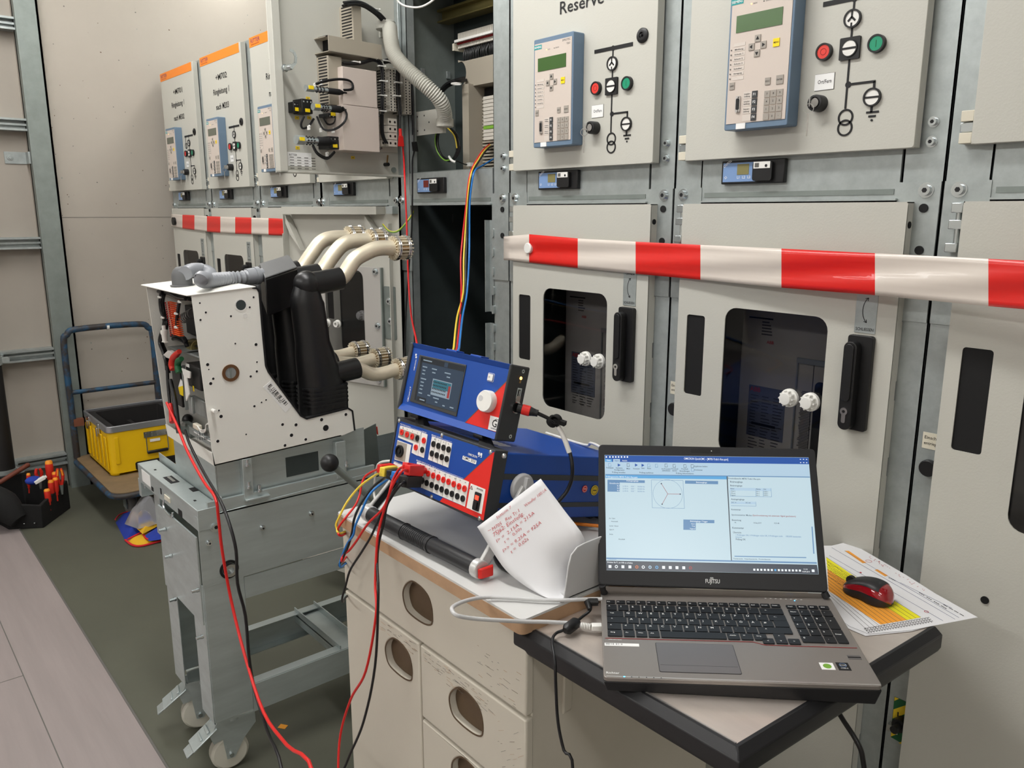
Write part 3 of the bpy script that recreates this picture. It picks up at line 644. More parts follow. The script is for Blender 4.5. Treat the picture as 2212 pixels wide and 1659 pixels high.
# corrugated wire hose from the open instrument door into the cabinet
def corrugated(name, pts, r, pitch, m, parent=None, amp=.0022, n=18, thing_=None):
    P = [Vector(p) for p in pts]; Q = []
    for i in range(len(P)-1):
        p0, p1, p2, p3 = P[max(i-1, 0)], P[i], P[i+1], P[min(i+2, len(P)-1)]
        for k in range(40): t = k/40; Q.append(.5*((2*p1)+(-p0+p2)*t+(2*p0-5*p1+4*p2-p3)*t*t+(-p0+3*p1-3*p2+p3)*t**3))
    Q.append(P[-1]); L = [0]
    for i in range(1, len(Q)): L.append(L[-1]+(Q[i]-Q[i-1]).length)
    N = int(L[-1]/pitch)*4; out = []; rad = []; j = 0
    for i in range(N+1):
        s_ = L[-1]*i/N
        while j < len(L)-2 and L[j+1] < s_: j += 1
        t = (s_-L[j])/max(1e-9, L[j+1]-L[j]); out.append(Q[j].lerp(Q[j+1], t)); rad.append(r+amp*(1, .3, -1, .3)[i % 4])
    b = MB(m); b.tube(out, r, n=n, smooth=0, rad=rad); return b.build(name, parent, thing=thing_)
hose = thing('corrugated_hose', 'light grey corrugated wiring hose curving from the open instrument door into the open cabinet', 'hose', tuple(onY(*z2(1600, 1000), 1.54)))
hp = [((1150, 230), 1.44), ((1160, 330), 1.42), ((1190, 450), 1.41), ((1290, 570), 1.42), ((1440, 700), 1.45), ((1560, 820), 1.49), ((1600, 920), 1.52), ((1605, 1000), 1.54)]
hp = [(onY(*z2(*p), Y)) for p, Y in hp]
corrugated('hose_body', hp, .0215, .0068, 'door_paint', hose, amp=.0022, n=20)
for (x, y), Y, rr in (((1118, 215), 1.44, .031), ((1605, 1015), 1.54, .0275)):
    p = onY(*z2(x, y), Y); b = MB('door_paint').frame(Matrix.Translation(p)); b.lathe([(rr-.002, -.012), (rr, -.010), (rr, .012), (rr-.003, .014)], n=26); b.box(-rr-.012, -rr*.4, 0, .012, -.028, .004); b.build('hose_collar', hose)
# hose stub and elbow in the breaker compartment
b = MB('grey_rubber'); a = onY(955, 465, 1.80)
b.hexa([onY(926, 461, 1.82), onY(978, 461, 1.74), onY(978, 484, 1.74), onY(930, 473, 1.82)], [onY(975, 450, 1.95), onY(1004, 446, 1.95), onY(1000, 462, 1.95), onY(970, 470, 1.95)])
el = b.build('hose_elbow', t5, bevel=.004)
b = MB('hose_green_grey'); b.tube([onY(945, 480, 1.76), onY(918, 510, 1.70), onY(900, 560, 1.66), onY(891, 620, 1.63), onY(886, 700, 1.61), onY(883, 780, 1.6), onY(880, 860, 1.6)], .026, n=22); b.build('drop_hose', t5)
b = MB('chrome'); p1, p2 = onY(940, 484, 1.755), onY(931, 495, 1.735); b.tube([p1, p2], .029, n=22); b.build('hose_clamp', t5)
# toothed locking rail along the right post
pl = wp(0, YF+.004)
a = pl.uv(1058, 472); xr = a[0]+.0
b = MB('galvanised').frame(pl.m()); x0, x1 = a[0], a[0]+.036
b.box(x0, x1, 1.20, 1.475, 0, .003); b.box(x0, x0+.003, 1.20, 1.475, 0, .02); b.box(x0, x1, .3, 1.165, 0, .003); b.box(x0, x0+.003, .3, 1.165, 0, .02); b.box(x0+.014, x0+.019, 1.215, 1.262, .003, .0035, 'ink')
b.build('locking_rail', t5, smooth=False)
for k in range(11):
    z = 1.438-k*.0575
    b = MB('galvanised').frame(pl.m()); b.rrect(x1-.014, x1-.005, z-.013, z+.013, .004, .003, .012, n=3); b.build('locking_hook', t5)
# bay of the frame above: duct box on top of the row
b = MB('galvanised_dark'); b.box(-3.60, 2.0, 1.62, 2.6, 2.235, 2.9)
tag(b.build('bus_duct', thing=1, smooth=False), 'dark grey sheet metal duct standing on top of the cabinets, behind the third one', 'duct')
# ---------------------------------------------------------------- open lower door of the open cabinet
class FPlane(Plane):
    def __init__(s, o, e1, n): s.o = Vector(o); s.e1 = Vector(e1).normalized(); s.e2 = Vector((0, 0, 1)); s.n = Vector(n).normalized()
    def m(s, u=0, v=0, h=0, rot=0):
        M = Matrix((s.e1, s.e2, s.n)).transposed().to_4x4(); M.translation = s.p(u, v, h); return M @ Matrix.Rotation(rot, 4, 'Z')
# right-handed frame: u from free edge to hinge
fl = FPlane((-2.385-.957*.55, 1.497-.289*.55, 0), (.957, .289, 0), (.289, -.957, 0))
W = .55
win = rr_pts(*[f(fl.uv(*p)[0] for p in ((706, 640), (792, 720))) for f in (min, max)], .962, 1.294, .028, 5)
wu0 = min(p[0] for p in win); wu1 = max(p[0] for p in win)
b = MB('door_paint').frame(fl.m()); b.prism([(0, .09), (W, .09), (W, 1.517), (0, 1.517)], -.003, 0, holes=(win, rr_pts(W-.17, W-.115, 1.08, 1.27, .004, 2)))
b.box(0, .002, .09, 1.517, 0, .024)
for k in range(9): b.box(0, .002, .13+k*.15, .22+k*.15, .024, .03)
b.box(.02, W-.06, 1.49, 1.517, 0, .045); b.box(W-.03, W, 1.492, 1.517, 0, .03, 'galvanised')
b.box(W-.035, W-.032, .09, 1.46, 0, .018)
ld = b.build('lower_door', t5, bevel=.001, label='lower door seen from its inner side, swung open to the left')
for u_, mm in ((.02, 1), (W-.13, 1)):
    b = MB('door_paint').frame(fl.m()); zt = 1.488; b.prism([(u_, zt), (u_+.075, zt-.13) if u_ < .1 else (u_+.05, zt-.06), (u_+.02, zt-.07), (u_, zt-.03)], .004, .03); b.build('latch_cam', ld, bevel=.001)
# window frame plate
u0, v0 = fl.uv(742, 821); u1, v1 = fl.uv(834, 835); ut, vt = fl.uv(825, 578); ul = fl.uv(690, 600)[0]
b = MB('frame_grey').frame(fl.m()); b.prism([(ul, v1), (ut, v1), (ut, vt), (ul, vt)], .004, .009, holes=(win,)); o = b.build('window_frame', ld, bevel=.001)
b = MB('galvanised_dark').frame(fl.m()); b.prism([(ut, v1), (ut+.006, v1), (ut+.006, vt), (ut, vt)], .001, .012); b.build('window_frame', ld)
b = MB('tinted_glass').frame(fl.m()); b.prism([(ul+.02, v1+.02), (ut-.02, v1+.02), (ut-.02, vt-.02), (ul+.02, vt-.02)], -.002, .003); b.build('viewing_window', ld)
b = MB('black_matte').frame(fl.m()); 
for x, y in ((811, 587), (816, 704), (819, 820)):
    u_, v_ = fl.uv(x, y, .009); b = MB(); bolt(b, fl, u_, v_, .009, .009); b.build('bolt', ld)
for x, y in ((704, 698), (726, 700)):
    u_, v_ = fl.uv(x, y, .02); b = MB('white_plastic').frame(fl.m()); b.ring(.006, .0115, .009, .024, x=u_, y=v_, n=20); b.ring(.0115, .015, .009, .013, x=u_, y=v_, n=20); b.build('threaded_bush', ld)
u0, v0 = fl.uv(830, 618); u1, v1 = fl.uv(858, 734)
b = MB('galvanised_dark').frame(fl.m()); b.rrect(u0, u1, v1, v0, .004, .0005, .003); b.build('hinge_plate', ld)
for x, y in ((841, 651), (844, 694)):
    u_, v_ = fl.uv(x, y, .003); b = MB(); bolt(b, fl, u_, v_, .003, .009); b.build('bolt', ld)
b = MB('green_wire'); pts = [fl.p(*fl.uv(827, 485, .02), .02), fl.p(*fl.uv(842, 500, .03), .03), fl.p(*fl.uv(862, 498, .03), .03), onY(886, 470, 1.50), onY(895, 452, 1.56)]
b.tube(pts, .0028, n=8); b.tube([p+Vector((0, 0, .002)) for p in pts], .0018, n=6, m='yellow_wire'); b.build('earthing_wire', t5)
# ---------------------------------------------------------------- open instrument door of the open cabinet
od = FPlane((-2.345, 1.05, 0), (-.115, .993, 0), (.993, .115, 0)); WD = .475
b = MB('door_paint').frame(od.m()); b.box(0, WD, 1.613, 2.228, -.003, 0); b.box(0, .026, 1.613, 2.228, 0, .026); b.box(0, WD, 1.613, 1.620, 0, .026); b.box(WD-.012, WD, 1.62, 2.228, 0, .02, 'galvanised')
idoor = b.build('instrument_door', t5, bevel=.0015, label='instrument door seen from its wired inner side, swung open towards the viewer')
def U(x, y, h=0): return od.uv(*z2(x, y), h)
def rect(px0, py0, px1, py1, h): (a_, b_), (c_, d_) = U(px0, py0, h), U(px1, py1, h); return min(a_, c_), max(a_, c_), min(b_, d_), max(b_, d_)
def slotted(name, x0, y0, x1, y1, h, slots=True, m='beige_duct'):
    r = rect(x0, y0, x1, y1, h); b = MB(m).frame(od.m()); b.box(*r, 0, h)
    n = int((r[3]-r[2])/.0085)
    if slots:      # slots on the side that faces the free edge
        for k in range(n): z = r[2]+(k+.5)*(r[3]-r[2])/n; b.box(r[0]-.0005, r[0]+.001, z-.0022, z+.0022, h*.15, h*.9, 'ink')
    return b.build(name, idoor, bevel=.0008)
slotted('cable_duct', 845, 30, 925, 350, .07)
slotted('cable_duct', 640, 455, 770, 870, .06)
r = [*rect(645, 290, 1085, 425, .075)]; ra = U(645, 292, .075)[1]; rb = U(645, 420, .075)[1]; r[2], r[3] = rb, ra+.013; b = MB('beige_duct').frame(od.m()); b.box(r[0], r[1], r[2], r[3]-.012, .072, .075); b.box(r[0], r[1], r[2], r[2]+.002, 0, .075); b.box(r[0], r[1], r[3]-.014, r[3]-.012, 0, .06); b.box(r[0]+.03, r[0]+.032, r[2], r[3]-.014, 0, .072, 'black_matte')
for k in range(24): b.box(r[0]+(r[1]-r[0])*k/24, r[0]+(r[1]-r[0])*(k+.6)/24, r[3]-.013, r[3]-.011, .02, .07, 'ink')
b.build('cable_duct', idoor)
r = rect(760, 545, 1050, 890, .085); b = MB('cover_pink_grey').frame(od.m()); b.box(*r, 0, .085); b.build('device_cover', idoor, bevel=.001)
r2 = rect(760, 905, 1070, 1255, .085); b = MB('cover_pink_grey').frame(od.m()); b.box(r2[0], r[1]+.004, r2[2], r[2]-.001, 0, .085); b.build('device_cover', idoor, bevel=.001)
def strip(x0, y0, x1, y1, n, h=.055, big=False):
    r = rect(x0, y0, x1, y1, h); dz = (r[3]-r[2])/n
    for k in range(n):
        z = r[2]+k*dz; b = MB('terminal_beige').frame(od.m()); b.box(r[0], r[1], z, z+dz*.92, .0, h*.75); b.box(r[0]+(r[1]-r[0])*.35, r[1], z, z+dz*.92, h*.75, h)
        for f, hh in ((.5, h), (.85, h), (.15, h*.75)): b.cyl(min(dz*.3, .004), hh-.0005, hh+.0005, x=r[0]+(r[1]-r[0])*f, y=z+dz*.46, n=8, m='ink')
        b.box(r[0]-.0008, r[0]+.002, z+dz*.2, z+dz*.6, h*.2, h*.6, 'ink'); b.build('terminal_block', idoor, smooth=False)
strip(1115, 560, 1205, 920, 15); strip(1240, 590, 1330, 945, 15); strip(1095, 965, 1215, 1210, 4)
r = rect(1055, 540, 1110, 1250, .01); b = MB('terminal_beige').frame(od.m()); b.box(r[0], WD-.02, r[2], r[3], 0, .008); b.build('mounting_plate', idoor)
for x, y in ((1060, 820), (1065, 950), (1075, 1220), (1300, 1090), (1300, 1145), (1300, 1200), (1325, 1240)):
    u_, v_ = U(x, y, .01); b = MB(); bolt(b, od, u_, v_, .008, .0035); b.build('screw', idoor)
# black looms with white ties
def loom(pts, h, n=7, r_=.003, sp=.0055):
    P = [od.p(*U(x, y, hh), hh) for x, y, hh in [(p[0], p[1], p[2] if len(p) > 2 else h) for p in pts]]; return bundle('wire_loom', P, n, sp, r_, parent=idoor)
loom([(770, 520), (900, 520), (1010, 490), (1070, 510), (1090, 570), (1095, 700), (1092, 840), (1100, 930)], .065, 7)
loom([(1110, 510), (1170, 505), (1215, 560), (1215, 700), (1225, 850), (1235, 960)], .06, 7)
loom([(1150, 500), (1250, 530), (1300, 570), (1330, 700), (1340, 900), (1345, 1100)], .055, 5)
loom([(1090, 940), (1095, 1100), (1130, 1180)], .06, 3)
loom([(780, 30), (880, 20), (960, 40), (1050, 100), (1100, 150)], .075, 10, .003, .008)
for x, y in ((960, 50), (1045, 75), (880, 510), (1018, 480), (1090, 545), (1105, 668), (1100, 787), (1095, 915), (1125, 500), (1215, 555), (1225, 680), (1215, 790)):
    u_, v_ = U(x, y, .07); b = MB('white_plastic').frame(od.m()); b.box(u_-.014, u_+.01, v_-.0016, v_+.0016, .062, .074); b.sphere((u_+.01, v_, .072), .0035, n=8); b.build('cable_tie', idoor)
# lamp holders / signal sockets with handles
for x0, y0, x1, y1 in ((460, 700, 770, 785), (520, 850, 770, 930), (380, 1115, 680, 1205)):
    r = rect(x0, y0, x1, y1, .085); vc = (r[2]+r[3])/2; rad = (r[3]-r[2])*.5; L_ = r[1]-r[0]
    base = od.p(r[0], vc, .082)
    M = Matrix.Translation(base) @ Matrix((od.e2, od.n, od.e1)).transposed().to_4x4(); L_ *= 1.05; rad *= 1.15
    b = MB('bolt_zinc').frame(M)
    b.cyl(rad*1.0, 0, L_*.2, n=20, m='galvanised'); b.cyl(rad*.78, L_*.2, L_*.55, n=16)
    for k in range(8):
        for j in range(3): b.sphere((rad*.8*math.cos(k*PI/4), rad*.8*math.sin(k*PI/4), L_*(.28+.08*j)), .003, 'ink', n=6)
    b.lathe([(rad*.8, L_*.55), (rad*.98, L_*.58), (rad*.98, L_*.86), (rad*.7, L_*.92), (rad*.45, L_*.97), (rad*.4, L_*1.05)], n=20, m='black_matte')
    b.build('cable_gland', idoor)
    u_ = r[0]+L_*.1; b = MB('yellow').frame(od.m()); b.box(u_-.008, u_+.008, vc-.003, vc+.007, .082+rad*.95, .084+rad*.95); b.build('name_tag', idoor)
for (x, y) in ((480, 810), (390, 970), (490, 970), (395, 1218), (850, 1298), (1165, 1238)):
    u_, v_ = U(x, y, .002); b = MB('sticker_yellow').frame(od.m()); b.box(u_-.007, u_+.007, v_-.0045, v_+.0045, 0, .0008); b.box(u_-.003, u_+.003, v_-.001, v_+.001, .0008, .001, 'ink_grey'); b.build('name_tag', idoor)
for x0, y0, x1, y1, h in ((355, 835, 425, 930, .03), (425, 810, 520, 940, .05), (640, 930, 730, 970, .05), (650, 1120, 750, 1230, .06)):
    r = rect(x0, y0, x1, y1, h); b = MB('black_plastic').frame(od.m()); b.box(*r, 0, h); o_ = b.build('contact_block', idoor, bevel=.002)
    b = MB('yellow').frame(od.m()); uc = (r[0]+r[1])/2; b.box(uc-.008, uc+.008, r[2]+.004, r[2]+.014, h, h+.001); b.build('name_tag', idoor)
    b = MB('chrome').frame(od.m())
    for k in range(3): b.cyl(.0025, h, h+.001, x=r[0]+(r[1]-r[0])*(k+.5)/3, y=r[3]-.008, n=8)
    b.build('screw', idoor)
loom([(770, 740, .09), (840, 730, .095), (830, 670, .09), (740, 650, .09), (620, 665, .08), (540, 690, .07)], .09, 2, .0028, .002)
loom([(760, 880, .09), (795, 940, .092), (770, 1010, .092), (690, 1065, .09), (600, 1060, .07), (550, 960, .05)], .09, 3, .0025, .003)
loom([(450, 960, .05), (425, 1020, .04), (440, 1060, .04), (490, 1040, .04), (530, 980, .04)], .05, 3, .0025, .002)
loom([(520, 1190, .04), (560, 1260, .05), (640, 1300, .05), (700, 1250, .05)], .05, 4, .0028, .004)
loom([(600, 960, .05), (640, 1020, .05), (690, 1010, .05), (705, 960, .05)], .05, 2, .0018, .002)
for x, y in ((750, 650), (590, 670), (540, 690), (490, 1040), (590, 1060), (690, 1065), (640, 1260)):
    u_, v_ = U(x, y, .065); b = MB('white_plastic').frame(od.m()); b.sphere((u_, v_, .065), .004, n=8); b.box(u_-.0015, u_+.0015, v_-.01, v_+.002, .055, .067); b.build('cable_tie', idoor)
r = rect(305, 1250, 510, 1375, 0); b = MB('white_paint').frame(od.m()); b.box(*r, 0, .0006); b.text('RITTER', r[0]+.006, r[3]-.011, .006, .0008, 'ink')
for k in range(6):
    z = r[3]-.018-k*.008; b.box(r[0]+.004, r[1]-.004, z, z+.0004, .0006, .0008, 'ink_grey')
    for j in range(4): b.box(r[0]+.008+j*.025, r[0]+.022+j*.025, z+.002, z+.004, .0006, .0008, 'ink_grey')
b.build('rating_label', idoor)
# hook latch
p = od.p(*U(275, 565, .02), .026); M = Matrix.Translation(p) @ Matrix((od.e2, -od.e1, od.n)).transposed().to_4x4()
b = MB('bolt_zinc').frame(Matrix.Translation(p) @ Matrix((od.e1, od.e2, od.n)).transposed().to_4x4()); b.lathe([(.011, 0), (.011, .004), (.0085, .005), (.0085, .035), (.006, .04)], n=16)
pts = [(.0, 0), (.015, .012), (.018, .03), (.012, .042), (.0, .046)]
for i in range(4): bar(b, *pts[i], *pts[i+1], .008, .033, .036, 'bolt_zinc')
b.build('hook_latch', idoor)
b = MB('chrome').frame(od.m()); u_, v_ = U(1125, 1355, .01); b.cyl(.006, 0, .02, x=u_, y=v_, n=12, m='black_plastic'); bar(b, u_, v_, u_+.005, v_+.03, .003, .01, .014, 'brass'); u_, v_ = U(1195, 1400, .01); b.cyl(.009, 0, .006, x=u_, y=v_, n=16, m='galvanised_dark'); b.build('stay_bolt', idoor)
# ================================================================ withdrawn circuit breaker (leans slightly towards the operator) on its service trolley
XN, XFAR = -1.95, -2.31
bp = Plane((XN, 0, 0), (0, 1, 0), (0, 0, 1))
Zb = lambda x, y: (300+.3497*x, 440+.3497*y)
bu = lambda x, y, h=0: bp.uv(*Zb(x, y), h)
cb = thing('circuit_breaker', 'circuit breaker in light grey housing with black poles and silver contact arms, on the trolley', 'circuit breaker', (-2.13, .85, .885))
ol = [(325, 568), (700, 519), (728, 522), (743, 545), (762, 780), (783, 1000), (800, 1040), (1000, 1310), (1035, 1328), (1290, 1263), (1318, 1280), (1332, 1400), (1250, 1435), (465, 1620)]
side = [bu(*p) for p in ol]
hs = [(630, 626, 30), (656, 692, 11), (708, 578, 6), (684, 640, 6), (376, 614, 5), (413, 672, 6), (380, 718, 6), (568, 695, 6), (595, 864, 5), (723, 870, 9), (424, 994, 9), (431, 1024, 4), (729, 978, 5), (728, 1036, 7), (690, 1067, 7), (459, 1081, 7), (443, 1111, 9), (785, 1212, 5), (757, 1227, 5), (713, 1251, 7), (494, 1277, 5), (507, 1314, 10), (458, 1276, 9), (887, 1364, 9), (970, 1366, 10), (942, 1430, 11), (1030, 1456, 9), (662, 1425, 5), (487, 1467, 9), (902, 1493, 9), (1128, 1334, 11), (1154, 1385, 20), (1278, 1302, 10)]
b = MB('breaker_paint').frame(bp.m()); b.prism(side, -.003, 0); sp_ = b.build('side_plate', cb)
b = MB('breaker_paint').frame(bp.m()); n = len(side)-1
for i in range(1, 11):    # rolled flange along the top and the stepped edge
    (x0, y0), (x1, y1) = side[i], side[i+1]; bar(b, x0, y0, x1, y1, .0045, -.012, .0022)
b.build('flange', cb)
for x, y, r in hs:
    u_, v_ = bu(x, y); rr_ = r*.3497/1734*2.25*.95
    b = MB('ink' if r != 11 or x != 656 else 'white_plastic').frame(bp.m()); b.cyl(rr_, 0, .0006, x=u_, y=v_, n=14, m='interior_dark' if r == 30 else ('white_plastic' if (x, y) == (656, 692) else 'ink'))
    b.ring(rr_, rr_*1.25, 0, .0008, x=u_, y=v_, n=14, m='white_plastic'); b.build('screw_hole', sp_)
u_, v_ = bu(566, 1045); b = MB('bronze').frame(bp.m()); b.ring(.014, .0215, 0, .003, x=u_, y=v_, n=26); b.cyl(.014, -.001, .001, x=u_, y=v_, m='galvanised'); b.box(u_-.002, u_+.002, v_-.013, v_+.013, .001, .003, 'galvanised_dark'); b.build('crank_socket', sp_)
(u0, v0), (u1, v1), (u2, v2), (u3, v3) = bu(768, 1133), bu(815, 1093), bu(948, 1245), bu(905, 1292)
b = MB('white_paint').frame(bp.m()); b.prism([(u0, v0), (u1, v1), (u2, v2), (u3, v3)], 0, .0006)
ex, ey = Vector((u2-u1, v2-v1)), Vector((u0-u1, v0-v1))
for k in range(30):
    if rnd.random() < .75:
        a_ = Vector((u1, v1))+ex*(.08+.8*k/30)+ey*.2; c_ = a_+ey*.4; bar(b, a_.x, a_.y, c_.x, c_.y, .0012 if k % 3 else .0022, .0006, .0008)
an = math.atan2(ex.y, ex.x)
q_ = Vector((u1, v1))+ex*.1+ey*.8; b.text('GCE 8018126-ZU', q_.x, q_.y, .006, .0009, 'ink', rot=an, width=ex.length*.6)
b.build('barcode_label', sp_)
u_, v_ = bu(455, 1276); b = MB('white_plastic').frame(bp.m()); b.frame(Matrix.Translation(bp.p(u_, v_, .0)) @ Matrix.Rotation(PI/2, 4, 'Y')); b.cyl(.0045, -.005, .02, n=12); b.build('plastic_rivet', sp_)
# far plate, top plate, bottom bars
b = MB('breaker_paint').frame(bp.m()); b.prism(side, XFAR-XN, XFAR-XN+.003); b.build('side_plate', cb)
A, B_ = side[0], side[1]; up = Vector((0, (B_[0]-A[0]), (B_[1]-A[1]))).normalized(); nv = Vector((0, -up.z, up.y))
P0 = Vector((XN, A[0], A[1])); 
tp = Plane(P0, (-1, 0, 0), up)
L_ = math.hypot(B_[0]-A[0], B_[1]-A[1])
b = MB('breaker_paint').frame(Matrix((Vector((-1, 0, 0)), up, nv)).transposed().to_4x4()); b.M.translation = P0
TM = b.M.copy()
b.box(-.003, .363, -.012, L_+.008, 0, .003); b.build('top_plate', cb, bevel=.001)
b = MB('breaker_paint'); F0 = Vector((XN, side[-1][0], side[-1][1])); E0 = Vector((XN, side[-2][0], side[-2][1]))
b.hexa([F0, F0+Vector((-.36, 0, 0)), F0+Vector((-.36, .003, 0)), F0+Vector((0, .003, 0))], [F0+Vector((0, -.004, .035)), F0+Vector((-.36, -.004, .035)), F0+Vector((-.36, -.001, .035)), F0+Vector((0, -.001, .035))])
b.hexa([F0, F0+Vector((-.36, 0, 0)), E0+Vector((-.36, 0, 0)), E0], [v+Vector((0, 0, .003)) for v in (F0, F0+Vector((-.36, 0, 0)), E0+Vector((-.36, 0, 0)), E0)])
b.build('base_tray', cb)
# interior: mechanism, terminals, looms - seen through the open front
def fy(x, y, Y): return onY(x, y, Y)
def fbox(name, x0, y0, x1, y1, Y, dep, m, bev=.002, parent=None, label=None):
    a, c = fy(x0, y0, Y), fy(x1, y1, Y); b = MB(m); b.box(min(a.x, c.x), max(a.x, c.x), Y, Y+dep, min(a.z, c.z), max(a.z, c.z)); return b.build(name, parent or cb, bevel=bev, label=label)
b = MB('interior_dark'); b.box(XFAR+.01, XN-.01, .80, .81, .90, 1.30, 'black_matte'); b.build('mechanism_frame', cb, smooth=False)
zp = lambda x, y: (320+x*.12057, 600+y*.12057)      # close-up 1
zq = lambda x, y: (320+x*.13264, 780+y*.13264)      # close-up 2
Yi = .67
def inb(name, f, x0, y0, x1, y1, Y, dep, m, **k): a, c = f(x0, y0), f(x1, y1); return fbox(name, *a, *c, Y, dep, m, **k)
for y0, y1 in ((430, 735), (745, 1040)):
    n = 8
    for k in range(n):
        ya = y0+(y1-y0)*k/n; yb = y0+(y1-y0)*(k+.92)/n; sx = (y0-430)*.18+k*6
        o = inb('terminal_block', zp, 320+sx, ya, 465+sx, yb, Yi-.008, .012, 'orange_terminal', bev=.0008)
        a = fy(*zp(360+sx, (ya+yb)/2), Yi); c = fy(*zp(415+sx, (ya+yb)/2), Yi)
        b = MB('dark_red')
        for q_ in (a, c): b.box(q_.x-.002, q_.x+.002, Yi-.0086, Yi-.006, q_.z-.002, q_.z+.002)
        b.build('screw', o)
inb('motor_housing', zp, 600, 470, 860, 1040, .74, .05, 'black_plastic'); inb('motor_housing', zp, 380, 1050, 900, 1260, .72, .08, 'black_plastic')
b = MB('chrome'); a, c = fy(*zp(640, 720), .735), fy(*zp(800, 640), .735)
for k in range(6): p_ = a.lerp(c, k/5); b.frame(Matrix.Translation(p_) @ Matrix.Rotation(PI/2, 4, 'Y')); b.ring(.012, .0145, -.0015, .0015, n=16)
b.build('coil_spring', cb)
inb('latch_plate', zp, 350, 1240, 600, 1330, .68, .06, 'galvanised'); inb('latch_plate', zp, 600, 1330, 930, 1420, .70, .06, 'galvanised')
b = MB('zinc_yellow'); p_ = fy(*zp(850, 1230), .73); b.frame(Matrix.Translation(p_) @ Matrix.Rotation(PI/2, 4, 'Y')); b.cyl(.02, -.02, .02, n=18); b.build('cam_disc', cb, bevel=.002)
def wires(pts, n=6, sp=.004, r=.003, m='black_wire', f=zp, Y=.665):
    return bundle('wire_loom', [fy(*f(p[0], p[1]), p[2] if len(p) > 2 else Y) for p in pts], n, sp, r, m, cb)
wires([(260, 260), (230, 400), (250, 600), (300, 750), (290, 900), (220, 1150), (280, 1330), (330, 1500), (350, 1659)], 9, .007, .0038, Y=.662)
wires([(560, 430), (540, 560), (520, 700), (515, 850)], 4, .003, .0028)
wires([(250, 220), (420, 240), (600, 330), (740, 350)], 9, .01, .0045, Y=.675)
wires([(360, 1110), (500, 1060), (650, 1120), (700, 1200)], 5, .008, .004, Y=.70)
wires([(330, 1500), (340, 1570), (360, 1659)], 3, .004, .0035, Y=.66)
for x, y in ((195, 345), (555, 430), (490, 640), (250, 710), (490, 885)):
    p_ = fy(*zp(x, y), .655); b = MB('white_plastic'); b.frame(Matrix.Translation(p_)); b.sphere((0, 0, 0), .0042, n=8); b.box(0, .016, -.0015, .0015, -.002, .002); b.build('cable_tie', cb)
p_ = fy(*zp(290, 1000), .655); b = MB('white_plastic').frame(Matrix.Translation(p_)); b.lathe([(.009, -.022), (.0065, -.02), (.0075, -.005), (.010, .002), (.009, .009), (.0055, .011), (.005, .022)], n=16); b.box(-.012, .012, -.004, .004, -.024, -.021); b.build('plug_connector', cb, label='white round plug connector')
inb('paper_tag', zp, 250, 520, 320, 610, .675, .001, 'white_plastic'); 
b = MB('white_plastic'); b.hexa([fy(*zp(245, 1400), .655), fy(*zp(350, 1305), .655), fy(*zp(440, 1350), .665), fy(*zp(400, 1460), .665)], [v+Vector((0, .012, 0)) for v in (fy(*zp(245, 1400), .655), fy(*zp(350, 1305), .655), fy(*zp(440, 1350), .665), fy(*zp(400, 1460), .665))]); b.build('indicator_flap', cb, bevel=.001)
def lever(name, pts, m, lab):
    b = MB(m); P_ = [fy(*zp(*p), .65) for p in pts]; b.tube(P_, .007, n=12, rad=[.006, .0085, .008, .0095, .0085][:len(P_)]); b.build(name, cb, label=lab)
lever('release_lever', [(560, 1320), (500, 1380), (440, 1450), (430, 1560), (450, 1640)], 'tool_red', 'red plug clipped on the mechanism')
lever('release_lever', [(600, 1450), (545, 1490), (530, 1560), (545, 1640), (560, 1700)], 'green_dark', 'green plug clipped on the mechanism')
inb('counter_box', zq, 600, 20, 860, 500, .665, .05, 'black_plastic', bev=.004); inb('paper_tag', zq, 610, 30, 670, 110, .664, .0008, 'white_paint'); inb('paper_tag', zq, 720, 400, 750, 500, .664, .0008, 'yellow')
b = MB('white_plastic'); v4 = [fy(*zq(*p), .655) for p in ((565, 110), (705, 175), (700, 280), (650, 270), (680, 540), (640, 650), (600, 240))]
pl_ = wp(0, .655); b.frame(pl_.m()); b.prism([pl_.uv(*zq(*p)) for p in ((565, 110), (705, 175), (700, 280), (650, 270), (690, 540), (640, 650), (600, 240))], 0, .004); b.build('charging_lever', cb, bevel=.001)
inb('cover_plate', zq, 380, 120, 560, 760, .675, .02, 'black_plastic'); inb('cover_plate', zq, 540, 70, 600, 800, .665, .01, 'galvanised'); inb('cover_plate', zq, 640, 560, 720, 870, .66, .008, 'galvanised')
b = MB('yellow').frame(wp(0, .664).m()); pl_ = wp(0, .664); b.prism([pl_.uv(*zq(*p)) for p in ((495, 425), (570, 400), (575, 570), (520, 540))], 0, .001); b.prism([pl_.uv(*zq(*p)) for p in ((535, 290), (560, 330), (570, 400), (495, 425))], 0, .001, 'white_paint'); b.build('paper_tag', cb)
inb('cover_plate', zq, 700, 560, 960, 950, .70, .01, 'galvanised')
inb('bracket', zq, 500, 960, 700, 1300, .70, .02, 'galvanised_dark'); inb('bracket', zq, 660, 1070, 1000, 1380, .66, .01, 'galvanised')
o = inb('barcode_label', zq, 740, 1140, 1010, 1320, .6585, .001, 'white_paint'); b = MB('ink')
for k in range(26):
    if rnd.random() < .7:
        x = 790+k*8.5; a, c = fy(*zq(x, 1165), .658), fy(*zq(x+(3, 5)[k % 2], 1215), .658); b.box(a.x, c.x, .6578, .6584, c.z, a.z)
        a, c = fy(*zq(x, 1240), .658), fy(*zq(x+(3, 5)[k % 3 == 0], 1285), .658); b.box(a.x, c.x, .6578, .6584, c.z, a.z)
b.build('barcode', o)
o = inb('plug_connector', zq, 720, 1010, 810, 1140, .645, .012, 'off_white_plastic', label='cream plug with thin white wires'); b = MB('white_plastic')
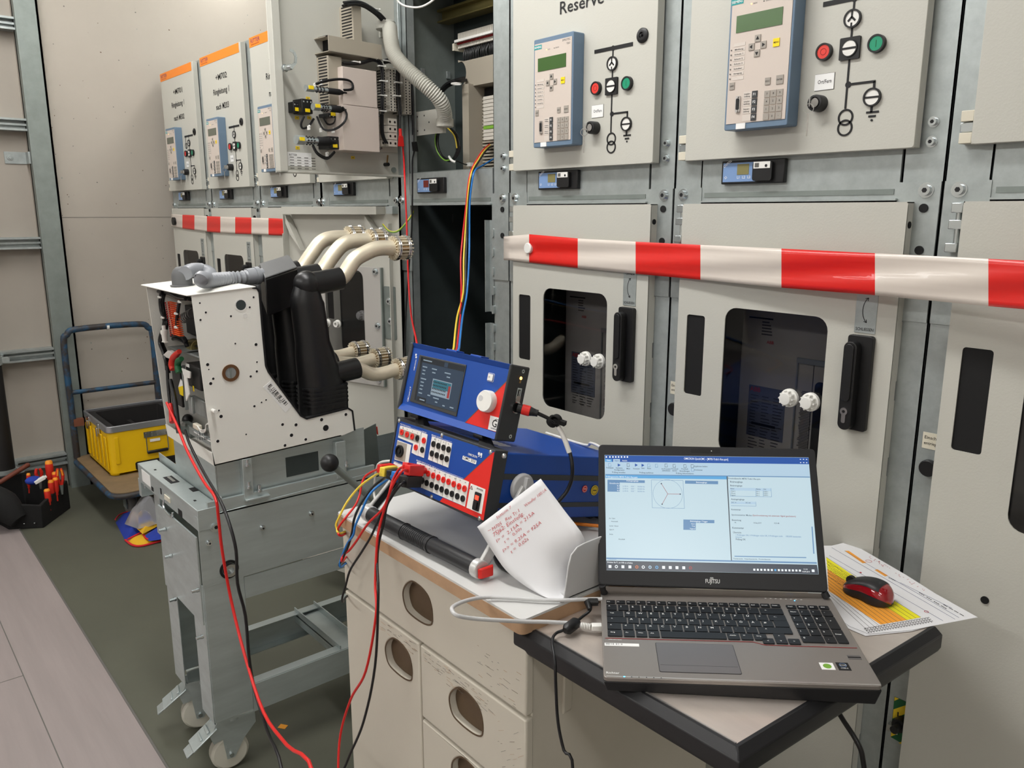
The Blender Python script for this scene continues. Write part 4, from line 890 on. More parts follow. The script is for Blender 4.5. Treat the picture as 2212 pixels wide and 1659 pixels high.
for k in range(3): b.tube([fy(*zq(*p), .64) for p in ((800, 1050), (860, 1120+k*20), (930, 1110+k*18), (940, 1040), (990, 1000+k*14))], .0011, n=6)
b.build('wire_loom', cb)
p_ = fy(*zq(560, 1020), .69); b = MB('chrome').frame(Matrix.Translation(p_) @ Matrix.Rotation(PI/2, 4, 'Y')); b.cyl(.006, -.012, .008, n=12); b.build('bolt', cb); p_ = fy(*zq(640, 950), .72); b = MB('black_plastic').frame(Matrix.Translation(p_)); b.sphere((0, 0, 0), .016); b.build('rubber_buffer', cb)
# hose elbow and corrugated hose on top
p_ = Vector((-2.17, .70, 0)); 
TMi = TM
def tpnt(x, y, h=0): # pixel on the tilted top plate, lifted h
    pl = Plane(P0+nv*h, (-1, 0, 0), up); pl.n = nv; u_, v_ = pl.uv(*Zb(x, y)); return P0+Vector((-1, 0, 0))*u_+up*v_+nv*h
base = tpnt(270, 508, .003)
b = MB('grey_rubber').frame(Matrix.Translation(base)); b.lathe([(.030, 0), (.030, .003), (.0255, .004), (.0255, .022), (.0245, .032), (.020, .042), (.012, .049), (.0, .051)], n=24)
b.build('hose_elbow', cb)
h1 = [tpnt(x, y, 0)+Vector((0, 0, 0)) for x, y in ((300, 470),)]
hy = lambda x, y, Y: onY(*Zb(x, y), Y)
cp = [hy(285, 430, base.y), hy(330, 410, base.y+.03), hy(395, 410, base.y+.07), hy(440, 435, base.y+.07), hy(425, 465, base.y+.02), hy(385, 462, base.y-.02), hy(405, 478, base.y+.0), hy(470, 470, base.y+.04), hy(560, 462, base.y+.09), hy(650, 455, base.y+.13), hy(690, 450, base.y+.155)]
corrugated('corrugated_hose', cp, .0155, .0118, 'hose_grey', cb, amp=.0026, n=18)
a_, c_ = hy(665, 452, base.y+.14), hy(765, 440, base.y+.185)
b = MB('hose_grey'); b.tube([a_, a_.lerp(c_, .5)], .0215, n=22); b.tube([a_.lerp(c_, .5), a_.lerp(c_, .75)], .0235, n=22); b.tube([a_.lerp(c_, .75), c_], .018, n=22)
b.build('hose_fitting', cb)
# cable box in front of the poles
p = [onX(*Zb(*q_), X) for q_, X in (((745, 378), -2.13), ((925, 322), -2.19), ((978, 398), -2.09), ((780, 465), -2.02))]
b = MB('grey_rubber'); dn = Vector((0, .0, -.10)); b.hexa([v+dn for v in p], p, 'black_epoxy'); o = b.build('cable_box', cb, bevel=.004)
b = MB('grey_rubber'); b.hexa(p, [v+Vector((0, 0, .004)) for v in p]); b.build('lid', o, bevel=.002)
# poles
zc = .0
def pole(X, k):
    r = .043; Yc = onX(*Zb(1010, 600), -2.0).y; zt = onX(*Zb(1010, 470), -2.0).z; dz = (0, .013, .02)[k]
    zb_ = onX(*Zb(1090, 1290), -2.0).z-.02
    M = Matrix.Translation((X, Yc, 0))
    zu = zt+dz*.3
    lean = .10
    b = MB('black_epoxy')
    sec = [(zb_, .0, .058, .066), (1.02, .01, .062, .07), (1.07, .004, .060, .064), (1.12, -.002, .056, .058), (1.155, -.006, .050, .051), (1.26, -.012, .048, .049), (zu-.055, -.014, .046, .047), (zu-.035, -.014, .042, .042), (zu-.015, -.012, .034, .034)]
    n = 24; vs = []; fs = []
    for z, dy, rx, ry in sec: vs += [(X+rx*.76*math.cos(2*PI*i/n), Yc+.035+dy+ry*.95*math.sin(2*PI*i/n)-(z-.96)*.03, z) for i in range(n)]
    for j in range(len(sec)-1): fs += [(j*n+i, j*n+(i+1) % n, (j+1)*n+(i+1) % n, (j+1)*n+i) for i in range(n)]
    fs += [tuple(range(n))[::-1], tuple(range((len(sec)-1)*n, len(sec)*n))]; b._add(vs, fs)
    b.sphere((X, Yc+.015, zu-.012), .036, n=20)
    b.tube([(X, Yc+.015, zu-.012), (X, Yc+.06, zu-.009), (X, Yc+.115, zu-.002)], .031, n=24, smooth=1)
    b.tube([(X, Yc+.05, 1.055), (X, Yc+.155, 1.065)], .03, n=24, smooth=0)
    po = b.build('pole_housing', cb)
    b = MB('black_epoxy')
    for j in range(5):
        z = .985+j*.0115; b.frame(Matrix.Translation((X, Yc+.045, z))); b.rrect(-.047, .047, -.066, .066, .03, -.0025, .0025, n=6)
    b.frame(Matrix.Translation((X, Yc+.045, 0))); b.rrect(-.044, .044, -.06, .062, .02, zb_-.02, 1.03, n=5)
    b.build('cooling_fins', po)
    Yt = 1.25; zt2 = 1.398+(0, .018, .024)[k]; zl = 1.046+(0, .018, .024)[k]*.7
    b = MB('silver_copper'); b.tube([(X, Yc+.10, zu-.004), (X, Yc+.125, zu+.004), (X, Yc+.16, zu+.045), (X, Yc+.195, zt2-.012), (X, Yc+.235, zt2), (X, Yt-.01, zt2)], .0215, n=24, smooth=6); a1 = b.build('contact_arm', po)
    b = MB('silver_copper'); b.tube([(X, Yc+.14, 1.064), (X, Yc+.16, 1.062), (X, Yc+.20, zl-.004), (X, Yc+.235, zl-.008), (X, Yt-.01, zl)], .0195, n=24, smooth=6); a2 = b.build('contact_arm', po)
    for zz, rr in ((zt2, .036), (zl, .033)):
        M = Matrix.Translation((X, Yt-.018, zz)) @ Matrix.Rotation(-PI/2, 4, 'X')
        b = MB('brass').frame(M); b.ring(rr*.55, rr*.62, 0, .048, n=24, m='brass'); b.cyl(rr*.8, .002, .004, n=24, m='silver_copper')
        for j in range(20):
            a = 2*PI*j/20; b.frame(M @ Matrix.Rotation(a, 4, 'Z')); b.box(rr*.62, rr*.93, -.0017, .0017, -.002, .052, 'silver_copper')
        b.frame(M)
        for z0 in (.006, .011, .038, .043): 
            b.lathe([(rr*.95, z0-.002), (rr*1.02, z0), (rr*.95, z0+.002)], n=28, m='chrome')
        b.build('tulip_contact', po)
for k, X in enumerate((-2.0, -2.13, -2.26)): pole(X, k)
# ================================================================ service trolley
st = thing('service_trolley', 'galvanised breaker service trolley on white castors carrying the withdrawn breaker', 'trolley', (-2.14, 1.0, 0))
su = lambda x, y, h=0: bp.uv(x, y, h)
zt = lambda x, y: (300+x/2.307, 940+y/2.307)
YE = 1.49
b = MB('zinc').frame(bp.m()); (a0, a1), (c0, c1) = su(*zt(290, 410)), su(*zt(320, 765)); b.prism([(a0, .752), (YE, .775), (YE, .568), (c0, .562)], -.002, 0); b.box(a0, YE, .748, .753, -.02, 0) ; b.build('side_panel', st, bevel=.0008)
b = MB('zinc').frame(bp.m()); b.prism([(a0, .752), (YE, .775), (YE, .568), (c0, .562)], -.312, -.310); b.build('side_panel', st)
b = MB('zinc'); b.box(-2.26, -1.955, .605, .609, .46, .70); b.build('end_panel', st)
for X in (-1.952, -2.262):
    s_ = -1 if X > -2 else 1
    b = MB('zinc'); yl = .612
    b.box(X-.0015, X+.0015, yl, yl+.105, .175, .57); b.box(min(X, X+s_*.085), max(X, X+s_*.085), yl-.003, yl, .175, .57); b.build('leg', st, bevel=.0008)
    b = MB('zinc'); b.box(X-.0015, X+.0015, yl+.1055, YE-.101, .165, .245); b.box(min(X, X+s_*.03), max(X, X+s_*.03), yl+.09, YE, .165, .168); b.box(min(X, X+s_*.03), max(X, X+s_*.03), yl+.09, YE, .245, .248); b.build('bottom_rail', st)
    b = MB('zinc'); b.box(X-.0015, X+.0015, yl+.1055, YE-.101, .50, .56); b.build('upper_rail', st)
    b = MB('zinc'); b.box(X-.0015, X+.0015, YE-.10, YE, .175, .57); b.build('leg', st)
for Y in (1.02, 1.43):
    b = MB('zinc'); b.box(-2.26, -1.955, Y-.035, Y+.035, .235, .239); b.box(-2.26, -1.955, Y-.035, Y-.032, .21, .26); b.box(-2.26, -1.955, Y+.032, Y+.035, .21, .26); b.build('cross_member', st)
b = MB('zinc'); b.box(-2.26, -1.955, 1.33, 1.335, .24, .50); b.build('back_panel', st)
# front cross beam with latch
b = MB('zinc'); b.box(-2.455, -1.948, .612, .668, .716, .772); b.box(-2.455, -1.95, .674, .677, .74, .793); fb = b.build('cross_beam', st, bevel=.004, seg=3)
for bx in ((-2.27, -2.20, .628, .652), (-2.13, -2.095, .652, .668), (-2.36, -2.35, .63, .636), (-2.03, -2.02, .63, .636)): b = MB('black_matte'); b.box(*bx, .7721, .7726); b.build('slot', fb)
b = MB('bolt_zinc'); b.box(-2.262, -2.208, .636, .644, .7726, .7745); b.build('latch_bar', fb)
b = MB('white_paint'); b.box(-2.415, -2.335, .6112, .6118, .728, .764); b.build('label', fb)
for bx in ((-2.33, -2.312, .722, .734), (-2.245, -2.235, .735, .752), (-2.10, -2.07, .7165, .735)): b = MB('black_matte'); b.box(bx[0], bx[1], .6112, .6118, bx[2], bx[3]); b.build('slot', fb)
b = MB('off_white_plastic'); b.box(-2.205, -2.16, .609, .6116, .732, .745); b.build('latch_tab', fb)
b = MB('bolt_zinc'); b.tube([(-2.20, .606, .732), (-2.20, .604, .708), (-2.14, .604, .70), (-2.13, .606, .715)], .003, n=8); b.build('latch_spring', fb)
for x, z in ((-2.462, .69), (-1.985, .705)):
    b = MB('bolt_zinc').frame(Matrix.Translation((x, .628, z))); b.cyl(.008, 0, .075 if x < -2.1 else .02, n=14); b.cyl(.012, .066 if x < -2.1 else .014, .075 if x < -2.1 else .022, n=14); b.build('locking_pin', st)
b = MB('zinc'); b.box(-2.478, -2.455, .615, .66, .665, .72); b.box(-2.478, -2.262, .655, .659, .535, .716); b.build('bracket', st, bevel=.001)
# tilted cassette frame under the breaker
b = MB('zinc').frame(bp.m()); pr = [bu(*p) for p in ((215, 1410), (455, 1625), (465, 1760), (1340, 1640), (1345, 1440), (1260, 1440))]
pA = [(side[-1][0]+.012, side[-1][1]-.002), (1.10, side[-1][1]+.019), (1.10, .782), (side[-1][0]+.012, .766)]
b.prism(pA, -.024, -.02); b.box(.64, 1.12, .755, .785, -.012, -.002); b.build('cassette_side', st)
b = MB('galvanised_dark').frame(bp.m()); b.box(.86, .955, .80, .855, -.0198, -.019, 'interior_dark'); b.build('slot', st)
b = MB('zinc').frame(bp.m()); b.prism(pA, -.345, -.34); b.build('cassette_side', st)
b = MB('zinc'); b.box(XFAR+.02, XN-.02, .672, .675, .77, .875); b.box(XFAR+.02, XN-.02, .66, 1.1, .765, .768); b.build('cassette_front', st)
b = MB('zinc').frame(bp.m()); b.box(.735, .76, .768, .88, -.02, .0); b.box(.735, .80, .768, .773, -.02, .01); b.build('angle_bracket', st, bevel=.001)
b = MB('zinc').frame(bp.m()); b.box(1.0, 1.03, .77, .875, -.02, .0); b.build('angle_bracket', st, bevel=.001)
for u_, v_ in ((.775, .785), (.748, .86), (.748, .80), (1.03, .80)):
    b = MB(); b.frame(Matrix.Translation(bp.p(u_, v_, .0))); b.cyl(.007, 0, .006, m='bolt_zinc'); b.cyl(.005, .006, .018, m='bolt_zinc', n=12); b.build('bolt', st)
b = MB('galvanised_dark').frame(bp.m()); b.prism([su(727, 958, -.25), su(812, 915, -.25), su(820, 1010, -.25), su(740, 1030, -.25)], -.253, -.25); b.build('rear_plate', st)
b = MB('tool_red').frame(bp.m()); b.prism([su(805, 925, -.25), su(816, 922, -.25), su(818, 940, -.25), su(811, 932, -.25), su(806, 945, -.25)], -.256, -.252); b.build('hook', st)
for x, y in ((349, 536), (615, 461), (859, 390), (380, 455)):
    u_, v_ = su(*zt(x, y)); b = MB(); bolt(b, bp, u_, v_, 0, .0055 if x != 380 else .010); b.build('screw', st)
u_, v_ = su(*zt(450, 668)); b = MB('black_matte').frame(bp.m()); b.ring(.018, .025, 0, .002, x=u_, y=v_); b.ring(.009, .017, 0, .012, x=u_, y=v_, m='chrome'); b.build('lever_socket', st)
for x, y, X in ((125, 470, -2.26), (155, 602, -2.26), (178, 818, -2.26), (290, 773, -1.95), (313, 1005, -1.95)):
    q_ = onY(*zt(x, y), .60); b = MB('bolt_zinc').frame(Matrix.Translation(q_) @ Matrix.Rotation(PI/2, 4, 'X')); b.cyl(.006, -.004, .002, n=12); b.cyl(.0045, .002, .014, n=10); b.build('bolt', st)
# lever with black ball
p0, p1 = onX(710, 1000, -1.80), onX(800, 1075, -1.86); p1 = Vector((-1.90, 1.02, .79)); p0 = onY(712, 1000, .87)
p2 = onY(812, 1085, 1.0)
b = MB('galvanised_dark'); b.tube([p0, p2], .0085, n=16); lv = b.build('operating_lever', st)
b = MB('black_plastic').frame(Matrix.Translation(p0)); b.sphere((0, 0, 0), .0225, n=24); b.build('ball_knob', lv)
# castors
def castor(x, y, ang):
    M = Matrix.Translation((x, y, 0)) @ Matrix.Rotation(ang, 4, 'Z')
    b = MB('zinc').frame(M); b.box(-.04, .04, -.04, .04, .165, .17); b.cyl(.028, .15, .165)
    for s_ in (-1, 1):
        b.frame(M @ Matrix.Translation((0, s_*.024, 0)) @ Matrix.Rotation(PI/2, 4, 'X')); b.prism([(-.055, .16), (.045, .16), (.066, .122), (.058, .098), (.034, .104), (.026, .04), (.006, .04), (-.022, .088), (-.056, .125)], -.0015, .0015)
    b.frame(M); b.box(-.03, .04, -.025, .025, .148, .152)
    c = b.build('castor_fork', st)
    b = MB('wheel_white').frame(M @ Matrix.Translation((.015, 0, .052)) @ Matrix.Rotation(PI/2, 4, 'X')); b.lathe([(.018, -.02), (.044, -.018), (.051, -.011), (.051, .011), (.044, .018), (.018, .02)], n=32); b.cyl(.012, -.023, .023, m='bolt_zinc'); b.cyl(.006, -.032, .032, m='bolt_zinc', n=10); b.build('wheel', c)
    b = MB('zinc').frame(M @ Matrix.Translation((.045, 0, .142)) @ Matrix.Rotation(.62, 4, 'Y')); b.box(0, .08, -.03, .03, 0, .004); b.box(.02, .028, -.02, .02, .004, .01); b.box(.045, .051, -.02, .02, .004, .008); b.box(.08, .102, -.022, .022, -.004, .001, 'galvanised'); b.build('brake_pedal', c, bevel=.0015)
castor(-1.995, .672, math.radians(-96)); castor(-2.225, .672, math.radians(-104)); castor(-2.0, 1.43, 1.2); castor(-2.22, 1.43, 1.0)
# ================================================================ blue platform cart, yellow case, tool bag, cloth bag
pc = thing('platform_cart', 'worn blue platform cart with a tubular push handle by the beige wall', 'cart', (-4.4, 1.12, 0))
b = MB('plywood'); b.rrect(-4.78, -3.98, .875, 1.38, .07, .165, .185, n=6); b.build('platform', pc)
b = MB('cart_blue'); pts = rr_pts(-4.785, -3.975, .87, 1.385, .075, 6); b.tube([(x, y, .168) for x, y in pts]+[(pts[0][0], pts[0][1], .168)], .014, n=10, smooth=0); b.build('bumper_frame', pc)
XH = -4.76; yl, yr = .885, 1.335; zh = .885
pts = [(XH, yl, .18), (XH, yl, .5), (XH, yl, zh-.075), (XH, yl+.02, zh-.025), (XH, yl+.075, zh), (XH, yr-.075, zh), (XH, yr-.02, zh-.025), (XH, yr, zh-.075), (XH, yr, .5), (XH, yr, .18)]
b = MB('cart_blue'); b.tube(pts, .0165, n=14, smooth=4); b.build('push_handle', pc)
b = MB('cart_blue'); b.tube([(XH, yl, .545), (XH, yr, .545)], .0125, n=12); b.build('cross_bar', pc)
b = MB('rusty'); b.box(XH-.012, XH+.02, yl, yl+.05, .36, .40); b.build('bracket', pc)
b = MB('white_plastic'); b.tube([(XH, 1.10, zh), (XH, 1.113, zh)], .018, n=14); b.build('tape_band', pc)
for x, y in ((-4.16, .985), (-4.16, 1.29), (-4.66, .985), (-4.66, 1.29)):
    b = MB('galvanised_dark').frame(Matrix.Translation((x, y, 0))); b.box(-.04, .04, -.035, .035, .145, .15); b.box(-.025, .025, -.026, -.022, .05, .15); b.box(-.025, .025, .022, .026, .05, .15); c = b.build('castor_fork', pc)
    b = MB('wheel_grey').frame(Matrix.Translation((x, y, .06)) @ Matrix.Rotation(PI/2, 4, 'X')); b.lathe([(.02, -.016), (.055, -.017), (.06, -.01), (.06, .01), (.055, .017), (.02, .016)], n=28); b.cyl(.02, -.02, .02, m='galvanised_dark'); b.build('wheel', c)
yc = thing('equipment_case', 'open yellow equipment case with a silver rim and black lining on the blue cart', 'case', (-4.5, 1.14, .186))
x0, x1, y0, y1, z0, z1 = -4.75, -4.265, .935, 1.36, .187, .445
b = MB('yellow_case')
def shell(z, i): return rr_pts(x0+i, x1-i, y0+i, y1-i, .035, 4)
for za, zb_, i in ((z0, z0+.25*.9, .004),): b.prism(rr_pts(x0+i, x1-i, y0+i, y1-i, .035, 4), za, zb_, holes=(rr_pts(x0+.016, x1-.016, y0+.016, y1-.016, .025, 4),))
b.prism(rr_pts(x0+.004, x1-.004, y0+.004, y1-.004, .035, 4), z0, z0+.012)
for k in range(6): xx = x0+.05+k*.075; b.box(xx, xx+.03, y0-.004, y0+.004, z0+.03, z0+.2)
for k in range(2): yy = y0+.03+k*.33; b.box(x1-.006, x1+.002, yy, yy+.02, z0+.06, z0+.2)
b.build('case_shell', yc, bevel=.002)
b = MB('aluminium'); b.prism(rr_pts(x0-.002, x1+.002, y0-.002, y1+.002, .03, 4), z1-.032, z1, holes=(rr_pts(x0+.01, x1-.01, y0+.01, y1-.01, .022, 4),)); b.build('rim', yc, bevel=.0015)
b = MB('case_lining'); b.prism(rr_pts(x0+.011, x1-.011, y0+.011, y1-.011, .024, 4), z0+.013, z1-.012, holes=(rr_pts(x0+.05, x1-.05, y0+.05, y1-.05, .012, 4),)); b.box(x0+.02, x1-.02, y0+.02, y1-.02, z0+.012, z0+.07); b.box(x0+.05, x1-.05, 1.14, 1.16, z0+.07, z1-.08); b.build('foam_lining', yc)
Mx = Matrix(((0, 0, 1, x1), (1, 0, 0, 0), (0, 1, 0, 0), (0, 0, 0, 1)))
cu = Plane((x1, 0, 0), (0, 1, 0), (0, 0, 1)); A5 = lambda x, y: (x*.34971, 640+y*.34971)
(h0, h1), (g0, g1) = cu.uv(*A5(885, 840)), cu.uv(*A5(1045, 940))
b = MB('chrome').frame(cu.m()); b.box(h0, g0, h1-.03, h1, 0, .004)
for k in range(4): b.cyl(.003, .004, .007, x=h0+.012+k*(g0-h0-.02)/3.4, y=h1-.008, n=8); b.cyl(.003, .004, .007, x=h0+.012+k*(g0-h0-.02)/3.4, y=h1-.024, n=8)
for u_ in (h0+.006, g0-.008): b.box(u_, u_+.005, g1, h1-.015, .006, .011)
b.build('handle_plate', yc); b = MB('black_plastic').frame(cu.m()); b.box(h0+.008, g0-.008, g1-.006, g1+.010, .004, .018); b.build('carry_grip', yc, bevel=.004)
(h0, h1), (g0, g1) = cu.uv(*A5(835, 1020)), cu.uv(*A5(1060, 1075)); b = MB('black_plastic').frame(cu.m()); b.rrect(h0, y1-.02, z0+.012, z0+.055, .01, -.001, .003)
b.rrect(h0+.03, y1-.03, z0+.02, z0+.035, .006, .003, .008); b.cyl(.003, .003, .005, x=h0+.012, y=z0+.045, n=8, m='chrome'); b.build('lower_grip', yc)
b = MB('white_plastic').frame(cu.m()); b.box(y0+.2, y0+.25, z0+.148, z0+.162, 0, .002); b.build('small_label', yc)
for xx in (-4.42, -4.62):
    b = MB('chrome'); b.box(xx-.02, xx+.02, y0-.006, y0, z1-.06, z1-.01); b.box(xx-.012, xx+.012, y0-.014, y0-.006, z1-.075, z1-.03); b.build('latch', yc, bevel=.001)
# tool bag
tb = thing('tool_bag', 'black fabric tool bag standing open on the floor, with hand tools in it', 'bag', (-4.42, .60, 0))
def floorp(x, y): p = onZ(*A5(x, y), 0); return p
K = [Vector((-4.262, .612, 0)), Vector((-4.475, .775, 0)), Vector((-4.63, .60, 0)), Vector((-4.60, .42, 0)), Vector((-4.345, .478, 0))]
def off(pts, d): c = sum(pts, Vector())/len(pts); return [c+(p-c)*d for p in pts]
b = MB('fabric_black'); I = off(K, .88); hts = [.115, .15, .19, .20, .13]; n = 5
vs = [*K, *[p+Vector((0, 0, h)) for p, h in zip(off(K, 1.0), hts)], *[p+Vector((0, 0, h)) for p, h in zip(I, hts)], *[p+Vector((0, 0, .02)) for p in I]]
fs = [tuple(range(5))[::-1]]+[(i, (i+1) % 5, 5+(i+1) % 5, 5+i) for i in range(5)]+[(5+i, 5+(i+1) % 5, 10+(i+1) % 5, 10+i) for i in range(5)]+[(10+i, 10+(i+1) % 5, 15+(i+1) % 5, 15+i) for i in range(5)]+[(15, 16, 17, 18, 19)]
b._add(vs, fs); b.build('bag_body', tb, bevel=.004)
b = MB('fabric_black'); pts = [Vector((-4.47, .30, .18)), Vector((-4.44, .36, .175)), Vector((-4.36, .46, .165))]
b.tube([Vector((-4.60, .36, .06)), Vector((-4.44, .40, .15)), Vector((-4.36, .47, .12)), Vector((-4.30, .52, .05))], .05, n=16, rad=[.05, .075, .075, .04]); b.build('front_pocket', tb)
b = MB('fabric_black')
for k in range(2): b.tube([Vector((-4.36, .48, .10)), Vector((-4.30, .40, .045+.02*k)), Vector((-4.32, .28, .02+.05*k)), Vector((-4.3, .1, .02))], .012, n=8)
b.build('shoulder_strap', tb)
for u_ in (.2, .5, .8):
    p = K[4].lerp(K[0], u_)+Vector((.004, -.006, .03)); b = MB('bolt_zinc').frame(Matrix.Translation(p)); b.sphere((0, 0, 0), .004, n=8); b.build('rivet', tb)
p0, p1 = onX(0, 1042, -4.52), onX(*A5(175, 1040), -4.62); b = MB('wood_red'); b.tube([p0+Vector((0, -.12, -.02)), p0, p1], .012, n=10, smooth=0)
tag(b.build('round_bar', thing=1), 'dark red-brown bar lying across the top of the tool bag', 'bar')
TX = -4.46
def tool(px, py, top, X, L_, r, label, cap=True, body='tool_red', name='screwdriver', rest='the front row'):
    p = onX(*A5(px, py), X); q = p+Vector((.01, rnd.uniform(-.012, .012), -L_))
    M = Matrix.Translation(q) @ (p-q).to_track_quat('Z', 'Y').to_matrix().to_4x4()
    t = thing(name, label, 'screwdriver', tuple(q), 'insulated screwdrivers in the tool bag')
    b = MB(body).frame(M); b.lathe([(r*.5, L_*.25), (r*.62, L_*.28), (r*.6, L_*.36), (r, L_*.46), (r, L_*.85), (r*.95, L_*.9)], n=14); b.cyl(r*.32, 0, L_*.26, n=8); b.build('handle', t)
    b = MB('tool_orange').frame(M); b.lathe([(r*.95, L_*.9), (r*.93, L_*.96), (r*.7, L_*1.0)], n=14); b.build('end_cap', t)
tool(300, 1015, 0, -4.47, .16, .0185, 'large red screwdriver with an orange cap, tallest in the tool bag')
tool(335, 1085, 0, -4.42, .12, .0125, 'thin red screwdriver with an orange cap behind the front pair in the tool bag')
tool(340, 1120, 0, -4.39, .12, .0125, 'thin red screwdriver, right one of the two front ones in the tool bag')
tool(312, 1135, 0, -4.38, .12, .0135, 'thin red screwdriver, left one of the two front ones in the tool bag')
tool(288, 1190, 0, -4.34, .11, .0145, 'short red screwdriver with an orange cap, nearest to the bag front edge')
tool(175, 1092, 0, -4.46, .10, .0095, 'red screwdriver of which only the orange cap shows behind the blue cap')
def pliers(a, b_, X, lab, m='tool_red', m2='tool_orange'):
    t = thing('pliers', lab, 'pliers', tuple(onX(*A5(*b_), X)), 'pliers in the tool bag')
    for s_ in (-1, 1):
        p, q = onX(*A5(a[0]+s_*10, a[1]), X), onX(*A5(b_[0]+s_*5, b_[1]), X); b = MB(m); mid = p.lerp(q, .45)+Vector((0, s_*.007, 0)); b.tube([p, mid, q], .007, n=10, rad=[.006, .008, .0055]); h = b.build('grip', t)
        b = MB(m2); d_ = Vector((.006, 0, 0)); b.tube([p.lerp(mid, .1)+d_, p.lerp(mid, .9)+d_], .004, n=8); b.build('grip_insert', h)
    b = MB('galvanised_dark'); q = onX(*A5(*b_), X); b.tube([q, q+Vector((0, 0, -.05))], .009, n=8, rad=[.01, .005]); b.build('jaw', t)
pliers((365, 1065), (378, 1165), -4.40, 'red and orange insulated pliers at the right end of the tool bag')
pliers((235, 1065), (245, 1130), -4.47, 'red pliers with spread handles behind the blue cap in the tool bag', m2='tool_red')
p = onX(*A5(205, 1125), -4.40); b = MB('fabric_blue').frame(Matrix.Translation(p)); b.sphere((0, 0, -.01), .034, sc=(1, 1.1, .6)); tag(b.build('blue_cap', thing=1), 'blue plastic cap lying in the tool bag beside a white plug', 'cap')
p = onX(*A5(245, 1135), -4.37); b = MB('white_plastic').frame(Matrix.Translation(p) @ Matrix.Rotation(.4, 4, 'X')); b.box(-.012, .012, -.025, .025, -.008, .008); b.box(-.008, .008, .025, .034, -.005, .005); tag(b.build('white_plug', thing=1, bevel=.002), 'white plastic plug lying in the tool bag beside the blue cap', 'plug')
# cloth bag with clear plastic bag on top
cbg = thing('cloth_bag', 'folded blue and yellow cloth bag with red piping on the floor under the cart end', 'bag', (-3.9, .98, 0))
def soft(name, pts, z0, h, m, parent, seed=1, n=14):
    "low pillow over an outline"
    c = Vector((sum(p[0] for p in pts)/len(pts), sum(p[1] for p in pts)/len(pts), 0)); R = 5; vs = []; fs = []; N = len(pts)
    for j in range(R+1):
        f = 1-j/R
        for i, p in enumerate(pts):
            q = c+(Vector((*p[:2], 0))-c)*f; zz = z0+h*(1-f**3)+(noise.noise(Vector((q.x*14, q.y*14, seed)))*(.25 if m != 'clear_plastic' else .7)*h if j else 0); vs.append((q.x, q.y, max(z0, zz)))
    for j in range(R): fs += [(j*N+i, j*N+(i+1) % N, (j+1)*N+(i+1) % N, (j+1)*N+i) for i in range(N)]
    vs += [(p[0], p[1], z0) for p in pts]; fs += [tuple(range((R+1)*N, (R+2)*N))[::-1]]
    b = MB(m); b._add(vs, fs); return b.build(name, parent)
def outline(P_, Z=0, k=3):
    Q = [onZ(*A5(x, y), Z) for x, y in P_]; out = []
    for i in range(len(Q)):
        for j in range(k): out.append(tuple(Q[i].lerp(Q[(i+1) % len(Q)], j/k)))
    return out
soft('cloth', outline([(712, 1375), (740, 1345), (860, 1325), (1000, 1340), (1020, 1400), (960, 1440), (880, 1450), (778, 1500)], .02), .001, .06, 'fabric_blue', cbg)
soft('cloth', outline([(778, 1505), (800, 1490), (880, 1460), (960, 1440), (1010, 1470), (1000, 1495), (870, 1535), (815, 1530)], .01), .001, .02, 'fabric_yellow', cbg)
soft('cloth', outline([(835, 1410), (960, 1375), (985, 1395), (880, 1450)], .05), .035, .022, 'fabric_yellow', cbg, 4)
soft('cloth', outline([(890, 1470), (960, 1430), (1060, 1420), (1060, 1480), (920, 1500)], .03), .02, .02, 'fabric_blue', cbg, 6)
b = MB('fabric_red')
b.tube([onZ(*A5(x, y), .018) for x, y in ((790, 1500), (880, 1455), (960, 1415), (1000, 1395))], .004, n=8)
b.tube([onZ(*A5(x, y), .006) for x, y in ((775, 1505), (815, 1535), (870, 1542), (960, 1520), (1040, 1498))], .005, n=8)
b.tube([onZ(*A5(x, y), .02) for x, y in ((885, 1470), (910, 1500), (980, 1497), (1050, 1480))], .004, n=8)
b.tube([onZ(*A5(x, y), .025) for x, y in ((712, 1380), (745, 1345), (830, 1322), (880, 1320))], .003, n=8)
b.build('piping', cbg)
pb2 = soft('clear_bag', outline([(765, 1370), (800, 1330), (880, 1290), (930, 1200), (1000, 1170), (1010, 1350), (920, 1385), (850, 1400)], .08), .05, .09, 'clear_plastic', None, 3)
tag(pb2, 'crumpled clear plastic bag lying on the blue and yellow cloth bag', 'plastic bag')
q_ = onZ(*A5(850, 1345), .07); b = MB('cardboard').frame(Matrix.Translation(q_)); b.rrect(-.03, .03, -.02, .02, .008, 0, .012); tag(b.build('small_carton', thing=1), 'small brown piece seen through the clear plastic bag', 'carton')
b = MB('cardboard').frame(Matrix.Translation(onZ(611, 1570, 0)) @ Matrix.Rotation(.6, 4, 'Z')); b.box(-.012, .012, -.009, .009, .0005, .0015, 'highlight_orange'); tag(b.build('paper_scrap', thing=1), 'tiny orange scrap lying on the green floor between trolley and drawer cabinet', 'scrap')
